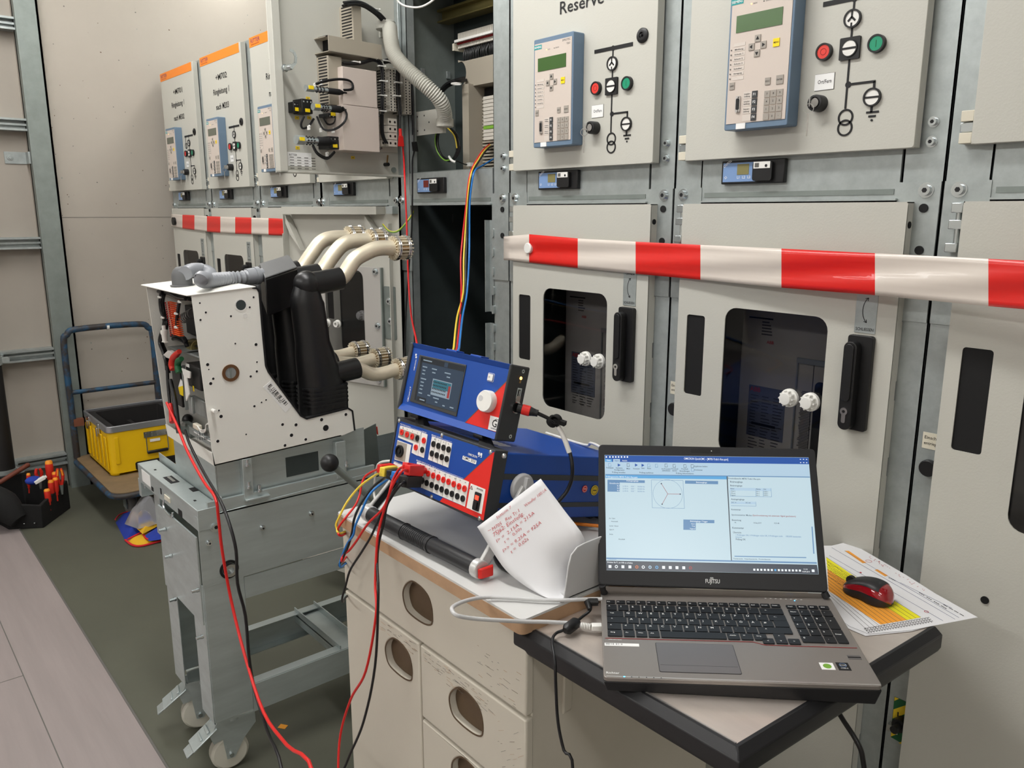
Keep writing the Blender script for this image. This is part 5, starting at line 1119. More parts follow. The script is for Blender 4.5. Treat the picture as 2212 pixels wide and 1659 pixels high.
# ================================================================ drawer cabinet, workbench
ZC, ZB = .865, .838
A7 = lambda x, y: (700+x*.3851, 1020+y*.3851)
dc = thing('drawer_cabinet', 'cream drawer cabinet with oval finger holes and white top, carrying the test set', 'drawer cabinet', (-1.19, 1.05, 0))
X0, X1, Y0, Y1 = -1.502, -.886, .762, 1.30
b = MB('worktop_white').frame(Matrix()); b.rrect(X0+.002, X1+.002, Y0, Y1, .012, ZC-.004, ZC, n=4); o = b.build('top_panel', dc)
b = MB('mdf_edge'); b.rrect(X0+.0015, X1+.0025, Y0-.0005, Y1, .012, ZC-.027, ZC-.004, n=4); b.build('edge_band', dc)
b = MB('cabinet_white'); b.box(X0+.006, X1-.004, .79, Y1-.01, .03, ZC-.027); b.build('carcass', dc, bevel=.002)
dp = wp(0, .774)
def hole(pts): return [dp.uv(*A7(*p)) for p in pts]
def smooth_loop(P_, k=4):
    n = len(P_); out = []
    for i in range(n):
        p0, p1, p2, p3 = [Vector(P_[(i+j) % n]) for j in (-1, 0, 1, 2)]
        for j in range(k): t = j/k; out.append(tuple(.5*((2*p1)+(-p0+p2)*t+(2*p0-5*p1+4*p2-p3)*t*t+(-p0+3*p1-3*p2+p3)*t**3)))
    return out
H1 = hole([(443, 690), (455, 640), (490, 613), (530, 632), (580, 690), (603, 760), (608, 830), (598, 857), (560, 850), (500, 810), (460, 765)])
c1 = Vector((sum(p[0] for p in H1)/11, sum(p[1] for p in H1)/11)); H1 = smooth_loop(H1)
def front(name, x0, x1, z0, z1, hc, lab=None):
    b = MB('cabinet_white').frame(dp.m()); hp = [(p[0]-c1.x+hc[0], p[1]-c1.y+hc[1]) for p in H1]
    b.prism([(x0, z0), (x1, z0), (x1, z1), (x0, z1)], -.018, 0, holes=(hp,)); f = b.build(name, dc, bevel=.004, seg=3, label=lab)
    b = MB('hole_brown').frame(dp.m()); b.prism(hp, -.0165, -.015); b.build('finger_hole', f)
    b = MB('mdf_edge').frame(dp.m())
    for i in range(len(hp)): p, q_ = hp[i], hp[(i+1) % len(hp)]; bar(b, *p, *q_, .003, -.0005, .0006, 'hole_brown')
    b.build('hole_rim', f)
    return f
hc = lambda x, y: dp.uv(*A7(x, y))
f1 = front('drawer', X0+.003, X1-.001, .685, .833, hc(528, 738)); f2 = front('door', X0+.003, -1.2045, .05, .679, hc(422, 1052)); f3 = front('drawer', -1.2, X1-.001, .522, .679, hc(800, 1345)); f4 = front('drawer', -1.2, X1-.001, .36, .516, hc(812, 1735)); f5 = front('drawer', -1.2, X1-.001, .05, .354, (-1.04, .27))
def scuff(parent, n, x0, x1, z0, z1, ang=-.0):
    b = MB('ink_grey').frame(dp.m())
    for k in range(n):
        x = rnd.uniform(x0, x1); z = rnd.uniform(z0, z1); L_ = rnd.uniform(.003, .02); a = ang+rnd.uniform(-.12, .12); bar(b, x, z, x+L_*math.cos(a), z+L_*math.sin(a), rnd.uniform(.0002, .0005), .0001, .0004, rnd.choice(('ink_grey', 'hole_brown', 'mdf_edge')))
    b.build('scratches', parent)
scuff(f1, 26, -1.02, -.91, .69, .76); scuff(f2, 34, -1.36, -1.22, .645, .672); scuff(f3, 60, -1.19, -.98, .635, .672); scuff(f3, 16, -.98, -.90, .55, .64, .6); scuff(f4, 12, -1.0, -.9, .42, .5, 1.0)
b = MB('black_plastic')
for x in (X0+.05, X1-.05):
    for y in (.84, 1.24): b.frame(Matrix.Translation((x, y, 0))); b.cyl(.02, 0, .03)
b.build('foot', dc)
wb = thing('workbench', 'small workbench with a stainless steel top and thick black rubber edge, carrying the laptop', 'workbench', (-.7, 1.1, 0))
k0 = Vector((-.5077, .7975, ZB)); dl = Vector((-.9985, -.0135, 0)).normalized(); dl = (Vector((-.909, .7915, ZB))-k0).normalized(); dr = (Vector((-.4805, 1.2637, ZB))-k0).normalized()
ou = lambda a, c_, z: Vector((*(k0+dl*a+dr*c_)[:2], z))
LL, RR = .405, .50
b = MB('stainless'); b.hexa([ou(0, 0, ZB-.002), ou(LL, 0, ZB-.002), ou(LL, RR+.17, ZB-.002), ou(0, RR, ZB-.002)][::-1], [ou(0, 0, ZB), ou(LL, 0, ZB), ou(LL, RR+.17, ZB), ou(0, RR, ZB)][::-1]); b.build('top_sheet', wb, smooth=False)
b = MB('cabinet_white'); b.hexa([ou(0, 0, ZB-.03), ou(LL-.004, 0, ZB-.03), ou(LL-.004, RR+.17, ZB-.03), ou(0, RR, ZB-.03)][::-1], [ou(0, 0, ZB-.002), ou(LL-.004, 0, ZB-.002), ou(LL-.004, RR+.17, ZB-.002), ou(0, RR, ZB-.002)][::-1]); b.build('core_panel', wb, smooth=False)
w_ = .019
b = MB('rubber_edge'); P_ = [(0, .0015), (.35, .002), (1, -.008), (1.0, -.030), (.75, -.040), (0, -.042)]; n = len(P_)
b._add([ou(LL+.004, -w_*f, ZB+z) for f, z in P_]+[ou(-w_*f, -w_*f, ZB+z) for f, z in P_]+[ou(-w_*f, RR, ZB+z) for f, z in P_], [tuple(range(n)), tuple(range(2*n, 3*n))[::-1]]+[(k*n+i, (k+1)*n+i, (k+1)*n+(i+1) % n, k*n+(i+1) % n) for k in range(2) for i in range(n)]); b.build('rubber_edge', wb, bevel=.002)
b = MB('silver_trim'); b.hexa([ou(0, -.001, ZB), ou(LL, -.001, ZB), ou(LL, .0012, ZB), ou(0, .0012, ZB)], [ou(0, -.001, ZB+.0024), ou(LL, -.001, ZB+.0024), ou(LL, .0012, ZB+.0024), ou(0, .0012, ZB+.0024)]); b.build('edge_strip', wb)
b = MB('cabinet_white').frame(wp(0, .86).m()); b.rrect(-.915, -.886, .648, .80, .012, -.02, .0); b.build('support_bracket', wb, bevel=.002)
b = MB('cabinet_white'); b.box(X1, X1+.02, .86, 1.28, .77, .808); b.build('support_rail', wb)
# ================================================================ laptop
FL, FR, BL, BR = Vector((-.6939, .7498, .862)), Vector((-.4267, 1.0155, .8697)), Vector((-.867, .9236, .8692)), Vector((-.5998, 1.1894, .8769))
e1 = (FR-FL).normalized(); e2 = (BL-FL).normalized(); DP = Plane(FL, e1, e2); LW, LD = .377, .2454
lp = thing('laptop', 'open grey laptop with a lit screen and a full German keyboard on the steel workbench', 'laptop', tuple(FL))
du = lambda x, y: DP.uv(1280+x/3.456, 1260+y/3.456)
b = MB('laptop_metal').frame(DP.m()); b.rrect(0, LW, 0, LD, .006, -.007, 0, n=3); base_ = b.build('palm_rest', lp, bevel=.0012)
vb = lambda v, i: Vector((v.x, v.y, ZB+.0015))
cen = (FL+FR+BL+BR)/4
b = MB('laptop_black'); top4 = [p-DP.n*.007 for p in (FL, FR, BR, BL)]; bot4 = [Vector(((p.x-cen.x)*.97+cen.x, (p.y-cen.y)*.97+cen.y, ZB+.001)) for p in (FL, FR, BR, BL)]; b.hexa(bot4, top4); b.build('base_shell', lp, bevel=.0015)
MD = DP.m(0, 0, 0)
# front strip, touchpad, stickers
b = MB('silver_trim').frame(MD); b.box(.004, LW-.002, .0008, .004, 0, .0004); b.build('front_strip', lp)
p4 = [du(470, 447), du(1045, 460), du(1110, 680), du(505, 660)]
xs = [p[0] for p in p4]; ys = [p[1] for p in p4]; tx0, tx1, ty0, ty1 = (xs[0]+xs[3])/2, (xs[1]+xs[2])/2, (ys[2]+ys[3])/2, (ys[0]+ys[1])/2
b = MB('laptop_black').frame(MD); b.rrect(tx0-.0008, tx1+.0008, ty0-.0008, ty1+.0008, .003, 0, .0003); b.build('touchpad_rim', lp)
b = MB('laptop_pad').frame(MD); b.rrect(tx0, tx1, ty0, ty1, .0025, .0003, .0006); b.box(tx0+.002, tx1-.002, ty0+.0165, ty0+.0168, .0006, .0007, 'laptop_black'); b.build('touchpad', lp)
kx0, ky1 = du(90, 125); kx1, ky0 = du(1935, 447)[0], du(90, 405)[1]
kx1 = .364; 
b = MB('dark_red').frame(MD); u0, u1, u2 = du(95, 411), du(1200, 440), du(1290, 463); u3 = du(1975, 485)
for p, q_ in ((u0, u1), (u1, u2), (u2, u3)): bar(b, *p, *q_, .0008, .0002, .0006, 'dark_red')
b.build('red_line', lp)
# keyboard: homography-free placement - rows measured on the deck plane
def row_y(x, y): return du(x, y)[1]
# row centre lines (deck coordinates)
R_ = [du(130, 143)[1], du(140, 187)[1], du(150, 232)[1], du(170, 277)[1], du(150, 325)[1], du(150, 377)[1]]
Rr = [du(1365, 172)[1], du(1340, 212)[1], du(1280, 262)[1], du(1330, 310)[1], du(1370, 360)[1], du(1200, 405)[1]]
xl, xr = du(103, 277)[0], du(1490, 357)[0]
KP_ = .01875; keys = []
def key(x0, x1, y0, y1, leg=(), grp=None):
    b = MB('key_black').frame(MD); g = .0011
    b.rrect(x0+g, x1-g, y0+g, y1-g, .0013, .0002, .0018, n=2)
    hw = (x1-x0)
    for (s, fx, fy_, h) in leg: b.text(s, x0+hw*fx, y0+(y1-y0)*fy_, h, .00195, 'white_paint', width=None)
    b.build('key', lp, smooth=False)
yt = [(a_+c_)/2 for a_, c_ in zip(R_, Rr)]
pit = (yt[1]-yt[5])/4
U_ = (xr-xl)/15.0
rows = [
 (1, [('^', 1), ('1', 1), ('2', 1), ('3', 1), ('4', 1), ('5', 1), ('6', 1), ('7', 1), ('8', 1), ('9', 1), ('0', 1), ('ß', 1), ('´', 1), ('<-', 2)]),
 (2, [('Tab', 1.5)]+[(c_, 1) for c_ in 'QWERTZUIOPÜ']+[('+', 1)]),
 (3, [('^', 1.75)]+[(c_, 1) for c_ in 'ASDFGHJKLÖÄ']+[('#', 1)]),
 (4, [('^', 1.25), ('<', 1)]+[(c_, 1) for c_ in 'YXCVBNM']+[(',', 1), ('.', 1), ('-', 1), ('^', 2.75)]),
 (5, [('Strg', 1.3), ('Fn', 1), ('Win', 1), ('Alt', 1), ('', 5.3), ('AltGr', 1.05), ('=', 1.05), ('Strg', 1.1)])]
for ri, ks in rows:
    x = xl; y = yt[ri]
    for s, w in ks:
        sc = {5: 15/15.0}.get(ri, 1)
        key(x, x+w*U_, y-pit/2, y+pit/2, ((s, .22, .52, .0046 if len(s) == 1 else .003),) if s else ()); x += w*U_
    rows_end = x
# enter key (two rows) and its legend
xe = xl+(1.5+12)*U_; 
key(xe, xl+15*U_, yt[2]-pit/2, yt[2]+pit/2, (('<-', .3, .5, .004),)); key(xl+13.75*U_, xl+15*U_, yt[3]-pit/2, yt[3]+pit/2+.001)
for k in range(17):
    w = 15.0*U_/17; s = (['Esc']+['F%d' % i for i in range(1, 13)]+['Num', 'Entf', 'Druck', 'Pause'])[k]
    key(xl+k*w, xl+(k+1)*w, yt[0]-pit*.34, yt[0]+pit*.30, ((s, .15, .4, .0026),))
nx0 = du(1495, 300)[0]; nx0 = (du(1445, 190)[0]+du(1520, 345)[0])/2; nU = (.3655-nx0)/4
num = [(1, ['Num', '/', '*', '-']), (2, ['7', '8', '9']), (3, ['4', '5', '6']), (4, ['1', '2', '3'])]
sh = -pit*.12
for ri, ks in num:
    for k, s in enumerate(ks): key(nx0+k*nU, nx0+(k+1)*nU, yt[ri]-pit/2+sh, yt[ri]+pit/2+sh, ((s, .2, .5, .004 if len(s) == 1 else .003),))
key(nx0+3*nU, nx0+4*nU, yt[3]-pit/2+sh, yt[2]+pit/2+sh, (('+', .3, .6, .004),)); key(nx0+3*nU, nx0+4*nU, yt[5]-pit/2+sh, yt[4]+pit/2+sh, (('Enter', .15, .6, .003),))
key(nx0, nx0+2*nU, yt[5]-pit/2+sh, yt[5]+pit/2+sh, (('0', .12, .55, .004),)); key(nx0+2*nU, nx0+3*nU, yt[5]-pit/2+sh, yt[5]+pit/2+sh, ((',', .3, .5, .004),))
for k, s in enumerate(('Pos1', 'Ende', 'Bild', 'Bild')): key(nx0+k*nU, nx0+(k+1)*nU, yt[0]-pit*.34+sh, yt[0]+pit*.30+sh, ((s, .2, .4, .0028),))
for (x, y, s) in ((1312, 437, '<'), (1410, 437, 'v'), (1507, 441, '>'), (1395, 402, '^')):
    u_, v_ = du(x, y); key(u_-U_/2, u_+U_/2, v_-pit*.42, v_+pit*.42, ((s, .4, .4, .0038),))
b = MB('white_paint').frame(MD); u_, v_ = du(90, 462); u9, v9 = du(345, 440); b.box(u_, u9, v_-.0015, v_+.006, 0, .0004)
for k in range(22):
    if rnd.random() < .75: x = u_+.002+k*.00125; b.box(x, x+.0006, v_+.0012, v_+.005, .0004, .0006, 'ink')
b.build('barcode_label', lp)
b = MB('white_paint').frame(MD); u_, v_ = du(100, 676); b.text('Richter', u_, v_, .0048, .0006, 'white_paint', width=.0185); u_, v_ = du(118, 424); b.text('LIFEBOOK E Series', u_, v_, .0024, .0006, 'white_paint', width=.02)
for k in range(8): u_, v_ = du(1285+k*38, 114+k*1.5); b.box(u_, u_+.003, v_, v_+.001, .0002, .0004, 'white_paint')
b.build('lettering', lp)
b = MB('led_blue').frame(MD); u_, v_ = du(237, 699); b.box(u_-.0012, u_+.0012, .0012, .003, .0004, .0009); u_, v_ = du(1509, 130); b.cyl(.001, 0, .0006, x=u_, y=v_, n=10); b.build('status_light', lp)
b = MB('ink').frame(MD)
for x in (292, 347, 403, 457, 512): u_, v_ = du(x, 705); b.box(u_-.0007, u_+.0007, .0015, .0027, .0004, .0008, 'led_amber' if x == 999 else 'ink')
b.build('status_light', lp)
u_, v_ = du(1752, 620); b = MB('white_paint').frame(MD); b.box(u_-.0095, u_+.0095, v_-.0085, v_+.0085, 0, .0004); b.cyl(.0058, .0004, .0006, x=u_, y=v_, n=18, m='highlight_yellow' if 0 else 'green_wire'); b.build('sticker', lp, label='white sticker with a green dot')
u_, v_ = du(1873, 622); b = MB('ink').frame(MD); b.box(u_-.0085, u_+.0085, v_-.0095, v_+.0095, 0, .0004); b.ring(.0045, .005, .0004, .0006, x=u_, y=v_+.003, m='indicator_blue'); b.text('intel', u_-.004, v_+.0018, .0028, .0006, 'white_paint', width=.008); b.text('CORE i5', u_-.005, v_-.006, .0024, .0006, 'white_paint', width=.01); b.build('sticker', lp, label='black processor sticker')
u_, v_ = du(1955, 556); b = MB('laptop_metal').frame(MD); b.box(u_-.009, u_+.009, v_-.0045, v_+.006, 0, .0005, 'laptop_pad'); b.box(u_-.009, u_+.009, v_-.001, v_+.0015, .0005, .0008, 'ink'); b.build('fingerprint_reader', lp)
# lid
LO = Vector((-.8622, .9128, .8868)); le1 = Vector((.262, .2711, -.0005)); le2 = Vector((-.0929, .0902, .2073)); LP = Plane(LO, le1, le2); HL = .2444
lu = lambda x, y: LP.uv(1280+x/4.096, 940+y/4.096)
ML = LP.m()
b = MB('laptop_black').frame(ML); b.rrect(0, LW, 0, HL, .007, -.006, 0, n=3); lid = b.build('screen_lid', lp, bevel=.001)
b = MB('laptop_black').frame(ML); b.rrect(.002, LW-.002, .002, HL-.002, .006, -.0005, .0016, holes=([lu(106, 176), lu(122, 1195), lu(2000, 1232), lu(1910, 198)],)); b.build('bezel', lid)
b = MB('laptop_metal'); q0, q1 = DP.p(.013, LD-.004, .002), DP.p(LW-.013, LD-.004, .002); r0, r1 = LP.p(.012, -.002, .001), LP.p(LW-.012, -.002, .001)
b.hexa([q0, q1, q1-DP.n*.004, q0-DP.n*.004], [r0, r1, r1-DP.n*.006, r0-DP.n*.006]); b.build('hinge_cover', lp)
for s_ in (.0065, LW-.0065): b = MB('laptop_black'); b.tube([DP.p(s_, LD-.006, .0015), LP.p(s_, .0, -.001)], .0062, n=14); b.build('hinge', lp)
def scr(pts, m, z=.0004): b = MB(m).frame(ML); b.prism([lu(*p) for p in pts], z-.0003, z); return b
SL = lambda y: 108+(y-178)*.0138; SR = lambda y: 1908+(y-200)*.0893
b = scr([(106, 176), (1910, 198), (2000, 1232), (122, 1195)], 'scr_white')
def q4(x0, y0, x1, y1, m, z):      # region with the screen's own slant
    sl = .025; s2 = lambda x, y: (x, y+(x-x0)*sl)
    b.prism([lu(x0, y0), lu(x1, y0+(x1-x0)*.0145), lu(x1+(y1-y0)*.05*(x1-x0)/1800, y1+(x1-x0)*.019), lu(x0, y1)], z-.0002, z, m)
b.prism([lu(108, 178), lu(1909, 200), lu(1915, 258), lu(110, 236)], .0004, .0006, 'scr_blue')
b.prism([lu(110, 236), lu(1915, 258), lu(1922, 368), lu(113, 345)], .0004, .0006, 'scr_light'); b.prism([lu(113, 345), lu(1922, 368), lu(1923, 376), lu(113, 353)], .0006, .0008, 'scr_steel')
b.prism([lu(113, 353), lu(1185, 366), lu(1187, 392), lu(113, 379)], .0006, .0008, 'scr_sky'); b.prism([lu(1185, 366), lu(1194, 366), lu(1232, 1110), lu(1225, 1110)], .0006, .001, 'scr_dark')
b.prism([lu(110, 212), lu(172, 213), lu(172, 237), lu(110, 236)], .0006, .0008, 'scr_sky'); b.prism([lu(182, 212), lu(242, 213), lu(242, 238), lu(182, 237)], .0006, .0008, 'scr_light')
for x0, y0, x1, y1, m in ((132, 395, 462, 418, 'scr_steel'), (132, 418, 240, 500, 'scr_steel'), (818, 402, 1110, 430, 'scr_steel'), (803, 747, 1077, 775, 'scr_steel'), (803, 775, 912, 838, 'scr_steel'), (1215, 465, 1578, 490, 'scr_light'), (1222, 587, 1443, 610, 'scr_light')):
    b.prism([lu(x0, y0), lu(x1, y0+(x1-x0)*.018), lu(x1, y1+(x1-x0)*.018), lu(x0, y1)], .0006, .0009, m)
b.prism([lu(122, 1083), lu(1982, 1125), lu(1983, 1138), lu(122, 1096)], .0006, .0008, 'scr_steel')
b.prism([lu(122, 1110), lu(1984, 1148), lu(1998, 1230), lu(122, 1193)], .0006, .001, 'scr_dark')
b.prism([lu(1255, 1068), lu(1890, 1080), lu(1890, 1088), lu(1255, 1076)], .0006, .0008, 'scr_steel'); b.prism([lu(1936, 810), lu(1946, 810), lu(1962, 1050), lu(1952, 1050)], .0006, .0008, 'scr_steel')
scr_ = b.build('screen', lid, smooth=False)
b = MB('scr_text').frame(ML)
def st_(s, x, y, hpx, x1=None, m='scr_text', z=.0011):
    u_, v_ = lu(x, y); h = hpx/4.096/1734*1.5; w_2 = (lu(x1, y+(x1-x)*.018)[0]-u_) if x1 else None; b.text(s, u_, v_, h, z, m, width=w_2)
st_('OMICRON QuickCMC - [M705-Trafo1-Res.qcm]', 808, 217, 18, 1198, 'scr_bright')
st_('Start', 195, 233, 13, 232, 'scr_blue'); st_('Ansicht', 262, 232, 13, 306, 'scr_bright'); st_('Datei', 124, 229, 13, 158, 'scr_bright')
for s, x, y, x1 in (('Prüfobjekt', 120, 295, 185), ('Hardware-', 205, 297, 265), ('Konfiguration', 193, 314, 280), ('Mehr', 300, 303, 332), ('Fortsetzen', 358, 303, 415), ('Start', 432, 299, 460), ('Pause', 483, 301, 515), ('Prüfung erstellen', 172, 335, 288), ('Prüfung ausführen', 414, 338, 536), ('Ins Protokoll', 610, 305, 688), ('aufnehmen', 615, 320, 686), ('Protokoll', 697, 305, 755), ('leeren', 705, 321, 745), ('Protokoll-', 785, 306, 846), ('Einstellungen', 770, 324, 858), ('Prüfung dokumentieren', 737, 344, 893), ('Ergebnisse ändern', 897, 282, 1015), ('Kommentar', 900, 314, 973)): st_(s, x, y, 12, x1)
st_('Prüfungsansicht: M705-Trafo1-Res.qcm', 118, 374, 13, 396, 'scr_bright'); st_('Protokollansicht: M705-Trafo1-Res.qcm', 1197, 390, 13, 1482)
st_('Analogausgänge', 298, 410, 12, 405, 'scr_bright'); st_('Binärausgänge', 915, 424, 12, 1010, 'scr_bright'); st_('Binäreingänge / Trigger', 862, 768, 12, 1017, 'scr_bright'); st_('Einstellmodus', 150, 432, 11, 234, 'scr_bright')
for k, s in enumerate(('IL1', 'IL2', 'IL3')): st_(s, 216, 454+k*21, 11, 236, 'scr_bright'); st_('2,150 A      0,00 °     50,000 Hz', 266, 458+k*21, 10, 460, 'scr_steel')
st_('Binärausgänge', 1215, 420, 14, 1326); st_('Binäreingänge', 1216, 453, 13, 1322); st_('Name', 1218, 479, 10, 1252); st_('Flanke', 1446, 484, 10, 1485); st_('Zeit', 1512, 485, 10, 1535)
for k, s in enumerate(('Start', 'Aus', 'Signal')): st_(s, 1224, 500+k*18, 9, 1262); st_('0>1', 1448, 504+k*17, 9, 1474); st_('0,025 s', 1513, 505+k*16, 9, 1552)
st_('Analogeingänge', 1225, 574, 13, 1343); st_('DC V', 1227, 601, 9, 1270); st_('DC mA', 1353, 603, 9, 1396); st_('Kommentar', 1226, 665, 13, 1310); st_('Synchronisierter Modus:', 1229, 712, 12, 1410, 'scr_text'); st_('(Synchronisierung mit externem Signal gescheitert)', 1414, 716, 12, 1795, 'scr_red')
st_('Bewertung', 1231, 758, 13, 1312); st_('OK', 1255, 779, 10, 1270); st_('10-Sep-2019', 1421, 782, 10, 1489); st_('10:51:48', 1603, 785, 10, 1648); st_('Kommentar', 1235, 828, 15, 1337); st_('Übersicht', 1242, 868, 13, 1314); st_('1 Prüfungen OK, 0 Prüfungen nicht OK, 0 Prüfungen nicht     100,00% bestanden', 1264, 890, 12, 1840, 'scr_steel'); st_('bewertet', 1264, 908, 11, 1320, 'scr_steel'); st_('Prüfung OK', 1266, 929, 14, 1352)
st_('Drücken Sie F1, um Hilfe zu erhalten.', 130, 1131, 12, 356, 'scr_bright', .0013); st_('11:14', 1863, 1193, 11, 1897, 'scr_bright', .0013); st_('10.09.2019', 1852, 1214, 11, 1918, 'scr_bright', .0013)
st_('An / Start', 145, 741, 9, 200); st_('Automatik', 165, 768, 9, 225); st_('Level  Hand', 148, 808, 9, 225); st_('Signal X', 148, 840, 9, 190); st_('Stufe', 148, 882, 9, 180); st_('Rückfall', 230, 926, 9, 284); st_('Grafikansicht', 138, 1103, 9, 210, 'scr_steel')
st_('Start', 872, 790, 9, 905, 'scr_bright'); st_('Trip', 876, 810, 9, 905, 'scr_bright'); st_('Signal', 860, 832, 9, 906, 'scr_bright'); st_('Testansicht', 1244, 1098, 9, 1330); st_('Impulsansicht', 1343, 1100, 9, 1455); st_('Protokollansicht', 1468, 1103, 9, 1572)
b.build('screen_text', lid, smooth=False)
b = MB('scr_text').frame(ML)
def ln(x0, y0, x1, y1, w=.0005, m='scr_steel', z=.0009): p, q_ = lu(x0, y0), lu(x1, y1); bar(b, *p, *q_, w, z-.0002, z, m)
for a_, c_ in (((520, 397), (800, 401)), ((800, 401), (812, 650)), ((812, 650), (528, 643)), ((528, 643), (520, 397))): ln(*a_, *c_)
cc = lu(665, 521); rr_ = abs(lu(795, 523)[0]-cc[0]); b.ring(rr_-.0002, rr_+.0002, .0006, .0008, x=cc[0], y=cc[1], n=48, m='scr_steel')
for p in ((775, 523), (608, 430), (615, 612)): ln(665, 521, *p, .0006, 'scr_red'); u_, v_ = lu(*p); b.cyl(.0012, .0009, .0012, x=u_, y=v_, n=8, m='scr_text')
ln(1215, 490, 1218, 540); ln(1218, 540, 1583, 547); ln(1583, 547, 1578, 470); ln(1443, 470, 1444, 544); ln(1508, 471, 1510, 545); ln(1224, 625, 1446, 629); ln(1446, 629, 1443, 590)
rr2 = random.Random(5)
for x, m in ((154, 'scr_bright'), (210, 'scr_bright'), (268, 'scr_bright'), (330, 'scr_bright'), (391, 'scr_orange'), (448, 'scr_bright'), (508, 'scr_light'), (568, 'scr_sky'), (628, 'scr_bright'), (687, 'scr_bright'), (746, 'scr_bright'), (806, 'scr_bright'), (866, 'scr_red')):
    u_, v_ = lu(x, 1163+(x-154)*.017); (b.box(u_-.0024, u_+.0024, v_-.0024, v_+.0024, .001, .0013, m) if m == 'scr_bright' and x not in (210, 448) else b.ring(.0014, .0026, .001, .0013, x=u_, y=v_, n=16, m=m))
for k in range(14): u_, v_ = lu(1430+k*31, 1191+k*.6); b.box(u_-.0016, u_+.0016, v_-.0016, v_+.0016, .001, .0013, 'scr_bright' if k != 6 else 'scr_sky')
u_, v_ = lu(1950, 1201); b.box(u_-.0022, u_+.0022, v_-.002, v_+.0022, .001, .0013, 'scr_bright')
for x, y, m in ((152, 264, 'scr_steel'), (234, 266, 'scr_blue'), (315, 265, 'scr_dark'), (386, 266, 'scr_blue'), (444, 268, 'scr_blue'), (497, 269, 'scr_steel'), (565, 272, 'scr_steel'), (650, 270, 'scr_dark'), (722, 273, 'scr_dark'), (817, 275, 'scr_dark'), (882, 275, 'scr_dark'), (885, 308, 'scr_steel')):
    u_, v_ = lu(x, y)
    if m == 'scr_blue': b.prism([(u_-.0022, v_+.0028), (u_-.0022, v_-.0028), (u_+.0028, v_)], .0008, .0011, m)
    else: b.box(u_-.0024, u_+.0024, v_-.003, v_-.0025, .0008, .0011, m); b.box(u_-.0024, u_+.0024, v_+.0025, v_+.003, .0008, .0011, m); b.box(u_-.0024, u_-.0019, v_-.003, v_+.003, .0008, .0011, m); b.box(u_+.0019, u_+.0024, v_-.003, v_+.001, .0008, .0011, m)
for x in (122, 153, 180, 205, 230, 256, 283, 308): u_, v_ = lu(x, 194); b.box(u_-.0012, u_+.0012, v_-.0014, v_+.0014, .0008, .0011, 'scr_bright')
for x, y in ((1838, 215), (1865, 215), (1892, 216), (1840, 244), (1867, 244), (1893, 245)): u_, v_ = lu(x, y); b.box(u_-.0011, u_+.0011, v_-.0006, v_+.0006, .0008, .0011, 'scr_bright')
b.build('screen_icons', lid, smooth=False)
b = MB('white_paint').frame(ML); u_, v_ = lu(996, 1309); u9 = lu(1122, 1312)[0]; b.text('FUJITSU', u_, v_, .0066, .0019, 'white_paint', width=u9-u_); u7, v7 = lu(1050, 1266); b.ring(.0009, .0015, .0017, .0019, x=u7-.0006, y=v7, n=12); b.ring(.0009, .0015, .0017, .0019, x=u7+.0018, y=v7, n=12); b.build('lettering', lid)
b = MB('ink').frame(ML); u_, v_ = lu(997, 142); b.rrect(u_-.0255, u_+.0255, v_-.004, v_+.004, .002, .0016, .0019); b.cyl(.0009, .0019, .0022, x=lu(1050, 142)[0], y=v_, n=10, m='white_paint'); b.build('webcam', lid)
# glossy cover glass of the panel is part of the screen materials
# ================================================================ mouse, papers
zm = ZB+.0032
def pm(x, y, z=ZB+.0015): return onZ(1740+x/5.821, 1140+y/5.821, z)
def sheet(name, pts, z, lab, m='paper'):
    b = MB(m); P_ = [pm(x, y, z+dz) for x, y, dz in pts]; n = len(P_)
    b._add(P_+[p-Vector((0, 0, .0003)) for p in P_], [tuple(range(n)), tuple(range(n, 2*n))[::-1]]+[(i, n+i, n+(i+1) % n, (i+1) % n) for i in range(n)]); o = b.build(name, None, thing=1, smooth=False); tag(o, lab, 'paper', 'printed sheets under the mouse'); return o
zs = ZB+.0012
low = sheet('paper_sheet', [(60, 1060, 0), (755, 1360, 0), (1340, 1300, 0), (1700, 1200, 0), (1500, 900, 0), (335, 230, 0), (-40, 225, 0)], zs, 'lower printed sheet whose white corner shows by the laptop edge')
s1 = thing('paper_sheet', 'printed sheet with orange and yellow highlighted rows under the red and black mouse', 'paper', tuple(pm(1000, 800, zs+.0008)), 'printed sheets under the mouse')
z2_ = zs+.001
b = MB('paper'); P_ = [pm(*p, z2_) for p in ((60, 900), (560, 1240), (800, 1335), (1340, 1285), (1560, 1240), (2165, 1125), (1640, 830), (1260, 590), (700, 265), (560, 170), (330, 225), (-40, 225))]; n = len(P_)
b._add(P_+[p-Vector((0, 0, .0004)) for p in P_], [tuple(range(n)), tuple(range(n, 2*n))[::-1]]+[(i, n+i, n+(i+1) % n, (i+1) % n) for i in range(n)]); b.build('sheet', s1, smooth=False)
def pq(pts, m, z=z2_+.0003):
    b = MB(m); P_ = [pm(*p, z) for p in pts]; n = len(P_); b._add(P_+[p-Vector((0, 0, .0002)) for p in P_], [tuple(range(n)), tuple(range(n, 2*n))[::-1]]+[(i, n+i, n+(i+1) % n, (i+1) % n) for i in range(n)]); return b
pq([(260, 370), (600, 600), (1450, 1125), (1270, 1160), (275, 520)], 'highlight_yellow').build('highlighted_rows', s1, smooth=False)
pq([(275, 520), (1270, 1160), (945, 1215), (290, 790)], 'highlight_orange').build('highlighted_rows', s1, smooth=False)
pq([(495, 290), (545, 290), (765, 440), (720, 445)], 'highlight_orange').build('highlighted_rows', s1, smooth=False); pq([(870, 530), (905, 522), (1035, 600), (1000, 610)], 'highlight_orange').build('highlighted_rows', s1, smooth=False)
b = MB('ink')
